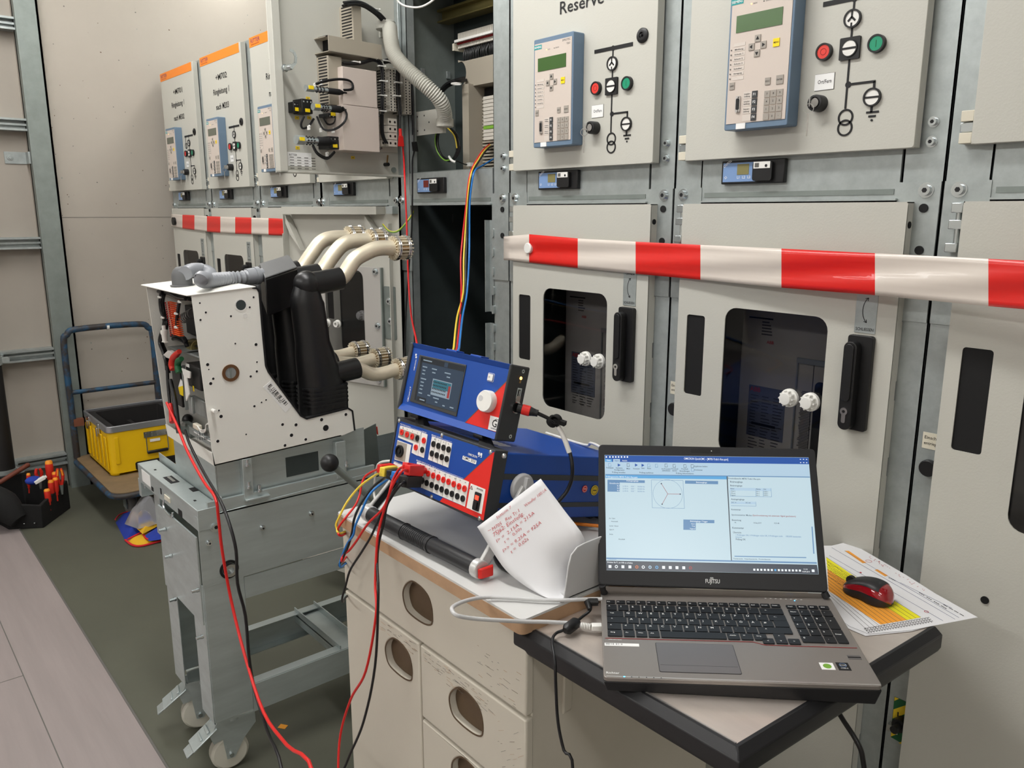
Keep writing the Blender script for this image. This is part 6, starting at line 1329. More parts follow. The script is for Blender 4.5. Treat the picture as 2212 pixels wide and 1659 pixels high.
def pln(x0, y0, x1, y1, w=.0004, m='ink_grey', z=z2_+.0006):
    p, q_ = pm(x0, y0, z), pm(x1, y1, z); d_ = (q_-p).normalized(); s_ = Vector((-d_.y, d_.x, 0))*w/2; b.hexa([p-s_, q_-s_, q_+s_, p+s_], [v+Vector((0, 0, .0002)) for v in (p-s_, q_-s_, q_+s_, p+s_)], m)
for k in range(13): t_ = k/12; pln(290+(260-290)*t_, 840-470*t_, 780+670*t_, 1290-165*t_)
for a_ in ((330, 250, 1880, 1150), (490, 290, 1930, 1130), (300, 350, 1730, 1170), (1190, 690, 1840, 1010)): pln(*a_, m='ink_blue')
for k in range(24):
    t_ = k/23; x, y = 740+(1530-740)*t_, 1265+(1130-1265)*t_
    for j in range(3): pln(x+j*22, y+j*22, x+j*22+12, y+j*22+14, .0012, 'ink'); pln(x+j*22+14, y+j*22-6, x+j*22+24, y+j*22+2, .001, 'ink')
for k in range(16):
    x, y = 280+k*22, 430+k*15
    for j in range(5): x2, y2 = x+rnd.uniform(-4, 4), y+j*42+rnd.uniform(-6, 6); pln(x2, y2, x2+16, y2+13, .0007, 'ink')
for x0, y0, x1, y1 in ((1430, 815, 1800, 1035), (1735, 965, 2010, 1120), (1045, 628, 1140, 670)):
    n = 16
    for k in range(n):
        if k % 4 != 3: t_ = k/n; pln(x0+(x1-x0)*t_, y0+(y1-y0)*t_, x0+(x1-x0)*(t_+.7/n), y0+(y1-y0)*(t_+.7/n), .0016, 'ink')
for k in range(34):
    x = rnd.uniform(800, 1500); y = 360+(x-800)*.62+rnd.uniform(-10, 20); pln(x, y, x+rnd.uniform(8, 20), y+rnd.uniform(-12, 14), .0005, 'ink_red')
b.build('printed_text', s1, smooth=False)
b = MB('ink_red').frame(Matrix.Translation(pm(795, 420, z2_+.0004))); b.ring(.0052, .0058, 0, .0002); b.frame(Matrix.Translation(pm(1520, 1055, z2_+.0004))); b.ring(.0028, .0036, 0, .0002, m='ink_red'); b.frame(Matrix.Translation(pm(693, 563, z2_+.0004))); b.cyl(.002, 0, .0003, n=12); b.build('red_marks', s1)
# mouse
ms = thing('mouse', 'small wireless mouse with a red shell and black back lying on the printed sheet', 'mouse', tuple(pm(800, 950, z2_)))
mf, mbk = pm(480, 760, zm), pm(1090, 990, zm)     # nose (towards upper left) and rear
cm_ = (mf+mbk)/2; ax = (mbk-mf); Lm = ax.length; ax.normalize(); ay = Vector((-ax.y, ax.x, 0))
MM = Matrix((ax, ay, Vector((0, 0, 1)))).transposed().to_4x4(); MM.translation = Vector((cm_.x, cm_.y, zs+.0015))
def mouse_sec(t, dz=0, g=0):      # t -1..1 along
    wv = (.0255+.004*t)*math.sqrt(max(0, 1-abs(t)**3.2)); hh = (.0165+.017*math.cos((t-.25)*1.35))*(max(0, 1-abs(t)**6))**.5
    return wv, hh
def mouse_part(h0, h1, m, t0=-1, t1=1, grow=0, amax=None):
    N, K_ = 22, 20; vs = []; fs = []
    for i in range(N+1):
        t = t0+(t1-t0)*i/N; wv, hh = mouse_sec(max(-.999, min(.999, t)))
        for k in range(K_+1):
            a = PI*(h0+(h1-h0)*k/K_); ca, sa = math.cos(a), math.sin(a)
            cw = abs(ca)**.62*(1 if ca >= 0 else -1); sw = abs(sa)**.8
            waist = 1-.16*math.exp(-((t+.1)/.35)**2)*(1-sa)
            vs.append((t*Lm/2, (wv+grow)*cw*waist, .002+(hh+grow)*sw))
    for i in range(N):
        for k in range(K_): fs.append((i*(K_+1)+k, (i+1)*(K_+1)+k, (i+1)*(K_+1)+k+1, i*(K_+1)+k+1))
    b = MB(m).frame(MM); b._add(vs, fs); return b
mouse_part(0, 1, 'mouse_black').build('mouse_base', ms)
mouse_part(.12, .88, 'mouse_red', -.96, .995, .0006).build('mouse_shell', ms, label='glossy red shell')
mouse_part(.26, .74, 'mouse_black', -.99, .62, .0014).build('mouse_back', ms)
b = MB('rubber_edge').frame(MM @ Matrix.Translation((-Lm*.36, 0, .021)) @ Matrix.Rotation(PI/2, 4, 'X')); b.cyl(.008, -.0035, .0035, n=20); b.build('scroll_wheel', ms)
b = MB('white_paint').frame(MM @ Matrix.Translation((.008, .0, .0365)) @ Matrix.Rotation(-PI/2, 4, 'Z')); b.text('Logitech', -.008, -.003, .0024, 0, 'relay_key', width=.014); b.ring(.0015, .0025, 0, .0003, x=.0, y=.003, n=14, m='relay_key'); b.build('lettering', ms)
# ================================================================ white tray and note
tr = thing('paper_tray', 'white plastic tray standing on the worktop between the note and the laptop', 'tray', (-.89, .93, ZC))
xp = Plane((-.888, 0, 0), (0, 1, 0), (0, 0, 1))
b = MB('tray_white').frame(xp.m()); o_ = [(.8585, ZC+.001), (.868, ZC+.060), (.874, ZC+.078), (.888, ZC+.088), (.905, ZC+.0905), (1.16, ZC+.098), (1.16, ZC+.001)]
b.prism(o_, -.003, 0); b.build('side_wall', tr, bevel=.001)
b = MB('tray_white'); b.box(-1.02, -.888, .87, 1.16, ZC+.001, ZC+.004); b.build('tray_floor', tr); b = MB('tray_white'); b.box(-1.02, -.888, 1.157, 1.16, ZC+.001, ZC+.098); b.build('back_wall', tr)
TLn, TRn, L2n = onY(1031, 1138, .812), onY(1168, 1034, .895), onY(1095, 1235, .822)
NP = Plane(TLn, TRn-TLn, (TLn-L2n)); 
nplane = lambda x, y, h=0: NP.p(*NP.uv(x, y, h), h)
rows_ = [[nplane(1031, 1138), nplane(1100, 1086), nplane(1168, 1034)], [nplane(1062, 1188), nplane(1135, 1140), nplane(1218, 1101)], [nplane(1093, 1232), nplane(1165, 1190), nplane(1262, 1163)],
 [onY(1135, 1266, .834), onY(1190, 1240, .865), onY(1262, 1220, .935)], [onZ(1178, 1290, ZC+.002), onZ(1205, 1285, ZC+.002), onY(1240, 1262, .905)], [onZ(1216, 1301, ZC+.002), onZ(1220, 1298, ZC+.002), onZ(1226, 1296, ZC+.002)]]
nt_ = thing('handwritten_note', 'white sheet with red handwriting leaning against the white tray', 'note', tuple(onZ(1200, 1295, ZC)))
b = MB('paper'); vs = []; K_ = 8
def cr(p, t): 
    i = min(int(t), len(p)-2); f = t-i; p0, p1, p2, p3 = p[max(i-1, 0)], p[i], p[i+1], p[min(i+2, len(p)-1)]; return .5*((2*p1)+(-p0+p2)*f+(2*p0-5*p1+4*p2-p3)*f*f+(-p0+3*p1-3*p2+p3)*f**3)
NR = 20; NC = 8
for i in range(NR+1):
    rw = [cr([r[c_] for r in rows_], i*(len(rows_)-1)/NR) for c_ in range(3)]
    for j in range(NC+1): vs.append(cr(rw, j*2/NC))
fs = [(i*(NC+1)+j, (i+1)*(NC+1)+j, (i+1)*(NC+1)+j+1, i*(NC+1)+j+1) for i in range(NR) for j in range(NC)]
b._add(vs, fs, None, True); nm = b.build('sheet', nt_); so = nm.modifiers.new('thick', 'SOLIDIFY'); so.thickness = .0004; so.offset = 0
b = MB('ink_red')
def hand(s, x0, y0, x1, y1, hpx, h=.0012):
    V, F = text_geo(s, 'LEFT', -.006); hpx *= .88; wd = max(v.x for v in V); d_ = Vector((x1-x0, y1-y0)); nn = Vector((d_.y, -d_.x)).normalized()
    vs = []
    for v in V: q_ = Vector((x0, y0))+d_*(v.x/wd)+nn*(v.y/.7*hpx)+d_.normalized()*(v.y*hpx*.45)+nn*math.sin(v.x*5+len(s))*.5; vs.append(nplane(q_.x, q_.y, h))
    b._add(vs, F, None, True)
hand('Station 7', 1073, 1122, 1105, 1098, 7); hand('M705   Res Tr.1', 1064, 1147, 1122, 1106, 8); hand('Wandler 100/1A', 1134, 1096, 1181, 1060, 7); hand('7SJ62: Einstellg.', 1066, 1160, 1132, 1112, 9); hand('I> =  2,15A = 215A', 1073, 1173, 1155, 1110, 8)
hand('t =   0,50s', 1090, 1174, 1127, 1143, 7); hand('I>> = 9,25A = 925A', 1087, 1194, 1170, 1131, 8); hand('t =  0,02s', 1104, 1196, 1142, 1166, 8); hand('-', 1053, 1150, 1061, 1146, 7)
b.build('handwriting', nt_, smooth=False)
# ================================================================ relay test set
kS = .948
CO = CAM+(Vector((-1.4706, .8741, .9223))-CAM)*kS
CP = Plane(CO, (.3352, .0049, -.0006), (-.0002, .0325, .1372)); CW, CH, CD = .318, .1337, .369
cmc = thing('relay_test_set', 'blue and red test set with rows of red and black sockets, propped on its handle', 'test set', tuple(CO))
bd = -CP.n
K6 = lambda x, y, h=0: CP.uv(820+x/6.38, 880+y/6.38, h)
MC = CP.m()
b = MB('device_grey').frame(MC); b.box(0, CW, 0, CH, -.032, 0); b.box(0, .003, 0, CH, 0, .002); fr = b.build('front_frame', cmc, bevel=.002)
b = MB('device_blue').frame(MC); b.box(.004, CW-.003, .004, CH-.004, -CD, -.032); bod = b.build('housing', cmc, bevel=.003)
b = MB('device_grey').frame(MC)
for v in ((.20, .27), (.60, .68)): b.box(.0025, CW-.0015, CH*v[0], CH*v[1], -CD, -.032)
b.build('side_stripe', bod)
b = MB('ink').frame(MC)
for k in range(16): b.box(.06+k*.012, .064+k*.012, CH-.0042, CH-.0035, -.12, -.06, 'device_blue_dark')
b.build('vent_slots', bod)
b = MB('white_paint').frame(MC); b.box(.20, .25, CH-.004, CH-.0036, -.10, -.07); b.build('paper_label', bod)
b = MB('device_grey').frame(MC)
for x in (.05, CW-.05):
    for z in (-.34, -.30): b.box(x-.012, x+.012, -.010 if z == -.34 else -.002, .004, z-.01, z+.01)
b.build('rubber_foot', cmc)
b = MB('device_grey').frame(MC); b.prism([(.01, -.012), (CW-.01, -.012), (CW-.01, .002), (.01, .002)], -.37, -.345); b.build('rear_foot', cmc)
b = MB('device_blue').frame(MC); b.prism([K6(262, 180), K6(1580, 612), K6(1432, 1558), K6(135, 985)], 0, .0008); fp = b.build('front_plate', cmc)
b = MB('device_red').frame(MC); b.prism([K6(1555, 628, .001), K6(1583, 614, .001), K6(1432, 1558, .001), K6(832, 1295, .001), K6(872, 1246, .001), K6(1180, 1370, .001), K6(1240, 1030, .001), K6(1150, 998, .001)], .0008, .0014); b.build('red_field', fp)
b = MB('brass').frame(MC); bar(b, *K6(1555, 625, .001), *K6(1150, 1000, .001), .0008, .0008, .0016, 'brass'); b.build('gold_line', fp)
def field(pts, m='white_plastic', z=.0018, nm='socket_field'): b = MB(m).frame(MC); b.prism([K6(*p, .0015) for p in pts], .0008, z); return b
field([(285, 250), (575, 335), (525, 668), (440, 625), (465, 500), (255, 415)]).build('socket_field', fp)
field([(275, 285), (555, 385), (540, 492), (265, 390)], 'relay_key', .0022).build('socket_field', fp)
field([(582, 345), (662, 375), (610, 697), (530, 665)]).build('socket_field', fp)
b = field([(722, 398), (1000, 495), (945, 830), (668, 718)])
for f_ in (.25, .5, .75): bar(b, *[p*(1-f_)+q_*f_ for p, q_ in zip(K6(722, 398), K6(1000, 495))], *[p*(1-f_)+q_*f_ for p, q_ in zip(K6(668, 718), K6(945, 830))], .0005, .0018, .0021, 'ink')
b.build('socket_field', fp)
field([(248, 450), (437, 520), (395, 772), (205, 718)]).build('socket_field', fp); field([(250, 462), (382, 505), (350, 752), (213, 708)], 'relay_key', .0022).build('socket_field', fp)
field([(197, 755), (470, 855), (440, 1030), (165, 905)]).build('socket_field', fp)
b = field([(517, 748), (1232, 1025), (1177, 1368), (470, 1060)])
for x0_, x1_ in ((640, 605), (782, 735), (925, 872), (1068, 1018)): bar(b, *K6(x0_, 798+(x0_-640)*.39), *K6(x1_, 1118+(x1_-605)*.41), .0005, .0018, .0021, 'ink')
b.build('socket_field', fp)
field([(1257, 1048), (1460, 1130), (1405, 1472), (1198, 1382)]).build('socket_field', fp)
def jack(x, y, m):
    u_, v_ = K6(x, y, .004); b = MB(m).frame(MC); b.ring(.0028, .0060, .0015, .0040, x=u_, y=v_, n=20); b.ring(.0012, .0022, .001, .0034, x=u_, y=v_, n=12); b.cyl(.0060, .0014, .0016, x=u_, y=v_, m='ink', n=16); b.build('socket', cmc, bevel=.0006)
for p in ((300, 343), (372, 373), (443, 402), (492, 552), (602, 457), (663, 913), (732, 940), (803, 965), (872, 998), (943, 1025), (1015, 1058), (1088, 1090), (1162, 1120)): jack(*p, 'device_red')
for p in ((513, 425), (580, 585), (735, 505), (803, 530), (873, 555), (943, 580), (713, 635), (780, 660), (850, 685), (918, 712), (643, 1042), (711, 1070), (779, 1100), (848, 1130), (918, 1162), (990, 1192), (1063, 1225), (1138, 1257)): jack(*p, 'black_plastic')
u_, v_ = K6(298, 605); b = MB('black_plastic').frame(MC); b.lathe([(.0125, .002), (.0125, .007), (.0095, .007), (.0095, .004), (.0045, .004), (.0045, .0065), (.0, .0065)], x=u_, y=v_, n=26); b.build('round_socket', cmc)
b = MB('ink').frame(MC); u0, v0 = K6(1335, 1172); u1, v1 = K6(1378, 1420); uu, vv_ = (K6(1376, 1180)[0]+K6(1345, 1415)[0])/2, (v0+v1)/2; b.rrect(uu-.008, uu+.008, vv_-.0165, vv_+.0165, .001, .0018, .005, n=2); b.box(uu-.005, uu+.005, vv_-.013, vv_, .005, .008); b.box(uu-.0048, uu+.0048, vv_+.003, vv_+.011, .005, .0058, 'led_red'); b.build('power_switch', cmc)
for x, y in ((278, 182), (867, 385), (1538, 618), (1385, 1530), (725, 1230), (1718, 668)):
    u_, v_ = K6(x, y); b = MB('chrome').frame(MC); b.frame(CP.m(u_, v_, .002)); b.sphere((0, 0, 0), .0035, sc=(1, 1, .5)); b.cyl(.0045, -.003, .0, n=14, m='bolt_zinc'); b.build('screw', fr)
b = MB('white_paint').frame(MC)
def lab(s, x, y, x1, h, m='white_paint', z=.0012): u_, v_ = K6(x, y); u9 = K6(x1, y+(x1-x)*.34)[0]; b.text(s, u_, v_, h, z, m, width=u9-u_, rot=0)
lab('VOLTAGE OUTPUT', 288, 235, 435, .0028); lab('AUX DC', 582, 338, 652, .0028); lab('BINARY OUTPUT', 722, 388, 875, .0028); lab('BINARY INPUT (CAT III / 300 V)', 512, 735, 785, .0028); lab('CURRENT OUTPUT', 200, 752, 330, .0028); lab('OMICRON', 1222, 655, 1348, .0042)
bar(b, *K6(440, 282), *K6(575, 325), .0003, .0008, .0012, 'white_paint'); bar(b, *K6(880, 440), *K6(1000, 478), .0003, .0008, .0012, 'white_paint'); bar(b, *K6(790, 838), *K6(1160, 980), .0003, .0008, .0012, 'white_paint')
u_, v_ = K6(1147, 712); u9, v9 = K6(1335, 785); ut_, vt_ = K6(1155, 660); b.rrect(u_, u9, v_-.0005, vt_-.0005, .0015, .0008, .0014); b.text('CMC 353', u_+.0025, v_+.0015, .0052, .0016, 'ink', width=(u9-u_)*.86)
for dx in (0, 32):
    u_, v_ = K6(1375+dx, 650+dx*.35); b.rrect(u_-.0028, u_+.0022, v_-.001, v_+.004, .001, .0008, .0014); b.prism([(u_+.0022, v_), (u_+.0022, v_-.004), (u_-.001, v_-.004)], .0008, .0014)
lab('POWER', 1350, 1128, 1435, .0034, 'ink', .0022); lab('!', 1270, 1118, 1280, .004, 'ink_red', .0022)
u_, v_ = K6(1276, 1110); 
for a_ in range(3): bar(b, u_+.0042*math.cos(PI/2+a_*2*PI/3), v_+.0042*math.sin(PI/2+a_*2*PI/3), u_+.0042*math.cos(PI/2+(a_+1)*2*PI/3), v_+.0042*math.sin(PI/2+(a_+1)*2*PI/3), .0006, .0018, .0022, 'ink')
for k in range(10): lab(str(k+1), 545+k*71, 790+k*28, 558+k*71, .0024, 'ink', .0022)
for k in range(4): lab(str(k+1), 750+k*68, 438+k*24, 760+k*68, .0024, 'ink', .0022); lab(str(k+1), 312+k*72, 285+k*25, 322+k*72, .0024, 'ink', .0022)
b.build('lettering', fp, smooth=False)
# stickers on the side
sdp = Plane(CP.p(CW-.003, 0, 0), bd, CP.e2); sdp = Plane(CP.p(CW-.003, 0, 0), CP.n*-1, CP.e2)
sd = Plane(CP.p(CW-.0025, 0, 0), -CP.n, CP.e2)
if sd.n.dot(CP.e1) < 0: sd = None
def side_uv(x, y): return sd.uv(x, y)
# ---- pivots, arms, grip of the handle
hd_side = lambda x, y: CP.p(CW+.008, 0, 0)
pvt = Plane(CP.p(CW-.002, 0, 0), -CP.n, CP.e2)
uP, vP = pvt.uv(1125, 1052)
PV = pvt.p(uP, vP)
MP = Matrix((-CP.n, CP.e2, (-CP.n).cross(CP.e2))).transposed().to_4x4()
def knob_(pos, s_):
    M = MP.copy(); M.translation = pos; z = 1 if pvt.n.dot(CP.e1) > 0 else -1
    b = MB('tray_white').frame(M); b.lathe([(.027, 0), (.027, s_*z*.006), (.025, s_*z*.009), (.015, s_*z*.010), (0, s_*z*.010)], n=30); b.box(-.004, .004, -.021, .021, min(s_*z*.008, s_*z*.018), max(s_*z*.008, s_*z*.018)); b.build('pivot_knob', cmc, bevel=.001)
knob_(PV, 1); PVL = PV-CP.e1*(CW-.002); knob_(PVL, -1)
g0, g1 = onZ(803, 1112, .886), onZ(1028, 1225, .886)
gd = (g1-g0).normalized()
b = MB('grip_dark'); b.tube([g0, g1], .0155, n=16); hb = b.build('handle_grip', cmc, bevel=0)
b = MB('grip_dark')
for k in range(14): c_ = g0.lerp(g1, .37+k*.016); b.tube([c_-gd*.0018, c_+gd*.0018], .0162, n=16)
b.tube([g0.lerp(g1, .35), g0.lerp(g1, .36)], .0172, n=16); b.tube([g0.lerp(g1, .605), g0.lerp(g1, .62)], .0172, n=16); b.build('grip_ribs', hb)
for gp, pv, s_ in ((g0, PVL, -1), (g1, PV, 1)):
    a0 = gp+gd*.012*s_; a1 = pv+CP.e1*.012*s_; a1 = Vector(a1)
    d_ = (a1-a0).normalized(); up_ = d_.cross(CP.e1).normalized()*.011; ex = CP.e1*.004
    b = MB('handle_silver'); b.hexa([a0-up_-ex, a0+up_-ex, a0+up_+ex, a0-up_+ex], [a1-up_-ex, a1+up_-ex, a1+up_+ex, a1-up_+ex]); b.tube([a0-gd*.012*s_, a0+gd*.004*s_], .0175, n=16); b.build('handle_arm', cmc, bevel=.002)
    if s_ < 0: b = MB('black_plastic'); b.hexa([a0-up_*.6-ex*1.3, a0+up_*.6-ex*1.3, a0+up_*.6+ex*1.3, a0-up_*.6+ex*1.3], [a1-up_*.6-ex*1.3, a1+up_*.6-ex*1.3, a1+up_*.6+ex*1.3, a1-up_*.6+ex*1.3]); b.build('arm_inlay', cmc)
q_ = g1+gd*.014; b = MB('device_red').frame(Matrix.Translation(q_+Vector((.004, .004, 0)))); b.prism([(-.0, -.015), (.006, -.01), (.008, .014), (.0, .02)], -.013, .006); b.build('end_piece', cmc, bevel=.002, label='red end piece of the handle')
M = MP.copy()
for (x, y), r_, m in (((1263, 1056), .0075, 'device_red'), ((1284, 1059), .0105, 'sticker_yellow')):
    u_, v_ = pvt.uv(x, y); z = 1 if pvt.n.dot(CP.e1) > 0 else -1
    M.translation = pvt.p(u_, v_, 0); b = MB(m).frame(M); b.cyl(r_, min(0, z*.0008), max(0, z*.0008), n=22); b.ring(r_*.72, r_*.8, min(0, z*.001), max(z*.001, 0), m='white_paint' if m == 'device_red' else 'ink'); b.box(-r_*.5, r_*.5, -r_*.08, r_*.08, min(0, z*.001), max(z*.001, 0), 'white_paint' if m == 'device_red' else 'ink'); b.build('round_sticker', bod)
# ================================================================ touch control unit hinged on the test set
k2 = 1.05
TO = CAM+(Vector((-1.3215, .8133, 1.1219))-CAM)*k2
TP = Plane(TO, (.2785, .0283, -.0088), (.0006, .0346, .128)); TW, TH, TD = .294, .1393, .05
tc = thing('touch_control_unit', 'blue and red touch screen control unit with a white dial, propped above the test set', 'control unit', tuple(TO))
T7 = lambda x, y, h=0: TP.uv(830+x/6.9125, 720+y/6.9125, h); MT = TP.m()
b = MB('device_blue').frame(MT); b.box(.008, TW-.004, .012, TH-.010, -.03, -.004)
b._add([(.008, TH, 0), (TW-.004, TH, 0), (TW-.004, TH-.012, -.006), (.008, TH-.012, -.006), (.008, TH, -.03), (TW-.004, TH, -.03)], [(0, 3, 2, 1), (0, 1, 5, 4)])
b._add([(.008, 0, .004), (TW-.004, 0, .004), (TW-.004, .016, -.006), (.008, .016, -.006), (.008, 0, -.03), (TW-.004, 0, -.03)], [(0, 1, 2, 3), (0, 4, 5, 1)])
b.box(.008, TW-.004, .002, TH-.002, -.045, -.03)
hs_ = b.build('housing', tc)
zf = -.004
b = MB('device_grey').frame(MT); b.prism([(x, y) for x, y in ((0, 0), (.0, TH), (.009, TH), (.009, 0))], -.045, .001); b.build('end_cap', tc, bevel=.003)
sp2 = Plane(TP.p(TW, 0, 0), -TP.n, TP.e2)
b = MB('device_grey').frame(MT); b.box(TW-.006, TW, -.002, TH+.001, -TD, .003); ec = b.build('end_cap', tc, bevel=.004, seg=3)
zz = 1 if sp2.n.dot(TP.e1) > 0 else -1
MS = Matrix((-TP.n, TP.e2, (-TP.n).cross(TP.e2))).transposed().to_4x4()
def sidebit(x, y, fn, nm, lab=None):
    u_, v_ = sp2.uv(830+x/6.9125, 720+y/6.9125); M = MS.copy(); M.translation = sp2.p(u_, v_, 0)
    if zz < 0: M = M @ Matrix.Rotation(PI, 4, 'X')
    b = MB().frame(M); fn(b); o = b.build(nm, ec, label=lab); return M
for x, y in ((2070, 568), (1878, 1540)): sidebit(x, y, lambda b: (b.cyl(.0038, 0, .0012, n=16, m='bolt_zinc'), b.cyl(.0018, .0012, .0014, n=6, m='ink')), 'screw')
sidebit(2040, 672, lambda b: b.sphere((0, 0, 0), .0032, 'led_amber', sc=(1, 1, .6)), 'indicator_light', 'glowing amber light'); sidebit(2030, 712, lambda b: b.box(-.002, .002, -.004, .003, 0, .0008, 'brass'), 'indicator_light')
sidebit(2005, 900, lambda b: (b.box(-.006, .006, -.0105, .0105, 0, .001, 'bolt_zinc'), b.box(-.0032, .0032, -.0075, .0075, .001, .0013, 'ink'), b.box(-.0008, .0014, -.006, .006, .0013, .0017, 'chrome')), 'usb_port')
sidebit(1990, 1000, lambda b: b.box(-.005, .005, -.006, .008, 0, .002, 'relay_key'), 'release_tab')
MX = sidebit(1955, 1105, lambda b: (b.ring(.0085, .0115, 0, .004, m='chrome'), b.cyl(.0085, 0, .003, m='black_plastic')), 'round_socket')
b = MB('device_grey').frame(MT); b.prism([T7(515, 318), T7(1212, 470), T7(1062, 1245), T7(365, 1012)], zf, zf+.002); bz = b.build('screen_bezel', tc, bevel=.001)
b = MB('touch_blue').frame(MT); P4 = [T7(545, 345), T7(1195, 492), T7(1062, 1178), T7(440, 990)]; b.prism(P4, zf+.002, zf+.0024)
sx = lambda f, g: tuple((P4[0][i]*(1-f)+P4[1][i]*f)*(1-g)+(P4[3][i]*(1-f)+P4[2][i]*f)*g for i in (0, 1))
def sq_(f0, g0_, f1, g1_, m, z=.0027): b.prism([sx(f0, g0_), sx(f1, g0_), sx(f1, g1_), sx(f0, g1_)], zf+.002, zf+z, m)
sq_(0, 0, 1, .12, 'touch_dark'); sq_(0, 0, .045, 1, 'touch_dark'); sq_(.36, .42, .80, .78, 'touch_text', .0028); sq_(.38, .44, .79, .62, 'touch_teal', .003); sq_(.74, .5, .79, .76, 'scr_red', .0031); sq_(.06, .90, .28, 1, 'touch_dark'); sq_(.56, .01, .64, .11, 'touch_blue', .003)
for r_ in range(4):
    for c_ in range(9): sq_(.38+c_*.036, .47+r_*.075, .40+c_*.036, .50+r_*.075, 'touch_dark', .0032)
for f, g, w_3 in ((.08, .2, .1), (.09, .28, .06), (.09, .36, .06), (.08, .47, .12), (.09, .55, .07), (.09, .63, .07), (.09, .71, .06), (.08, .8, .08), (.3, .2, .11), (.32, .28, .07), (.6, .22, .13), (.66, .3, .07), (.3, .8, .06), (.44, .82, .13), (.5, .9, .05), (.68, .93, .05), (.85, .92, .08), (.13, .94, .12), (.07, .05, .2)): sq_(f, g, f+w_3, g+.025, 'touch_text', .0033)
b.build('touch_screen', bz, smooth=False)
b = MB('device_red').frame(MT); b.prism([T7(1858, 668), T7(1700, 1488), T7(1192, 1330)], zf-.002, zf+.0008); b.build('red_field', hs_)
b = MB('brass').frame(MT); bar(b, *T7(1860, 665), *T7(1190, 1330), .001, zf, zf+.0012, 'brass'); b.build('gold_line', hs_)
b = MB('white_paint').frame(MT); b.prism([T7(1570, 1225), T7(1742, 1272), T7(1705, 1480), T7(1533, 1432)], zf, zf+.0014)
u_, v_ = T7(1585, 1385); b.text('GS', u_, v_, .0135, zf+.0018, 'ink', width=.021); u_, v_ = T7(1575, 1420); b.text('INTERNAZ B', u_, v_, .0026, zf+.0018, 'ink', width=.019); u_, v_ = T7(1650, 1290)
bar(b, *T7(1610, 1310), *T7(1660, 1280), .0008, zf+.001, zf+.0018, 'ink_grey'); bar(b, *T7(1660, 1280), *T7(1735, 1310), .0008, zf+.001, zf+.0018, 'ink_grey'); b.build('sticker', hs_, label='white sticker with a black GS logo')
u_, v_ = T7(1478, 1008, .012); b = MB('white_plastic').frame(TP.m(u_, v_, zf)); b.lathe([(.0205, 0), (.0205, .012), (.019, .0145), (.0, .0145)], n=40); b.cyl(.0055, .0143, .0148, x=-.0095, y=.0035, n=20, m='tray_white'); b.build('dial', tc)
b = MB('white_paint').frame(MT); (ua, va), (ub, vb_), (uc, vc) = T7(1545, 565), T7(1640, 590), T7(1605, 737); ux0, ux1 = ua-.0005, ub-.001; vy0, vy1 = vc+.001, va-.002
b.rrect(ux0, ux1, vy0, vy1, .002, zf, zf+.0006); b.rrect(ux0+.0006, ux1-.0006, vy0+.0006, vy1-.0006, .0016, zf+.0006, zf+.0009, 'device_blue'); b.rrect(ux0+.0018, ux1-.0018, vy0+.0018, vy1-.0018, .001, zf+.0009, zf+.0025, 'white_plastic'); b.text('I/O', ux0+.004, (vy0+vy1)/2-.0012, .0026, zf+.0027, 'ink', width=.004); b.build('power_key', tc)
b = MB('white_paint').frame(MT); 
for dx in (0, 9): u_, v_ = T7(455+dx*.2, 315+dx*4.2); b.rrect(u_-.002, u_+.0022, v_-.0022, v_+.0018, .0008, zf, zf+.0006)
u_, v_ = T7(432, 555); b.text('OMICRON', u_, v_, .0032, zf+.0006, 'white_paint', rot=PI/2-.0, width=.0225); u_, v_ = T7(340, 1020); b.text('CMControl P', u_, v_, .0042, zf+.0006, 'white_paint', rot=PI/2, width=.031); b.build('lettering', hs_, smooth=False)
# hinges to the test set below
for x, y in ((415, 1230), (1365, 1530)):
    u_, v_ = T7(x, y); p = TP.p(u_+.004, -.004, -.006); q_ = CP.p(CP.uv(830+x/6.9125+14, 720+y/6.9125+14)[0]+.008, CH-.001, -.010)
    b = MB('black_plastic'); b.tube([p-TP.e1*.0125, p+TP.e1*.0125], .0055, n=14); e_ = TP.e1*.015; f_ = Vector((0, .004, 0)); b.hexa([q_-e_-f_*3, q_+e_-f_*3, q_+e_+f_, q_-e_+f_], [p-e_*.8-f_+Vector((.006, .008, -.004)), p+e_*.8-f_+Vector((.006, .008, -.004)), p+e_*.8+f_+Vector((.006, .008, 0)), p-e_*.8+f_+Vector((.006, .008, 0))]); b.build('hinge_clip', tc, bevel=.0015)
b = MB('device_blue').frame(MT); 
for x0_, x1_ in ((.105, .135), (.175, .205)): b.rrect(x0_, x1_, TH-.003, TH+.003, .001, -.028, -.006)
b.build('top_clip', tc, bevel=.001)
# ================================================================ cables and plugs
cc_ = thing('control_cable', 'black cable with red connector, velcro tie and white sleeve at the touch control unit', 'cable', (-1.0, 1.0, 1.0))
x0p = MX.translation; ez = (MX.to_3x3() @ Vector((0, 0, 1))).normalized()
tgt = lambda x, y, X: onX(x, y, X)
XC = x0p.x
c1_ = x0p+ez*.006; e_x = onX(1162, 893, XC+.035); c2_ = onX(1192, 908, XC+.05)
b = MB('black_plastic'); b.tube([c1_, c1_.lerp(e_x, .25)], .009, n=18); b.build('connector_shell', cc_)
b = MB('device_red'); b.tube([c1_.lerp(e_x, .22), c1_.lerp(e_x, .62)], .0098, n=18, smooth=0); b.build('connector_ring', cc_, bevel=.001, label='red locking ring')
b = MB('black_plastic')
for k in range(7): t_ = .62+k*.055; b.tube([c1_.lerp(e_x, t_), c1_.lerp(e_x, t_+.04)], .0086-k*.0004, n=16)
b.tube([c1_.lerp(e_x, .6), e_x], .0065, n=14); b.build('strain_relief', cc_)
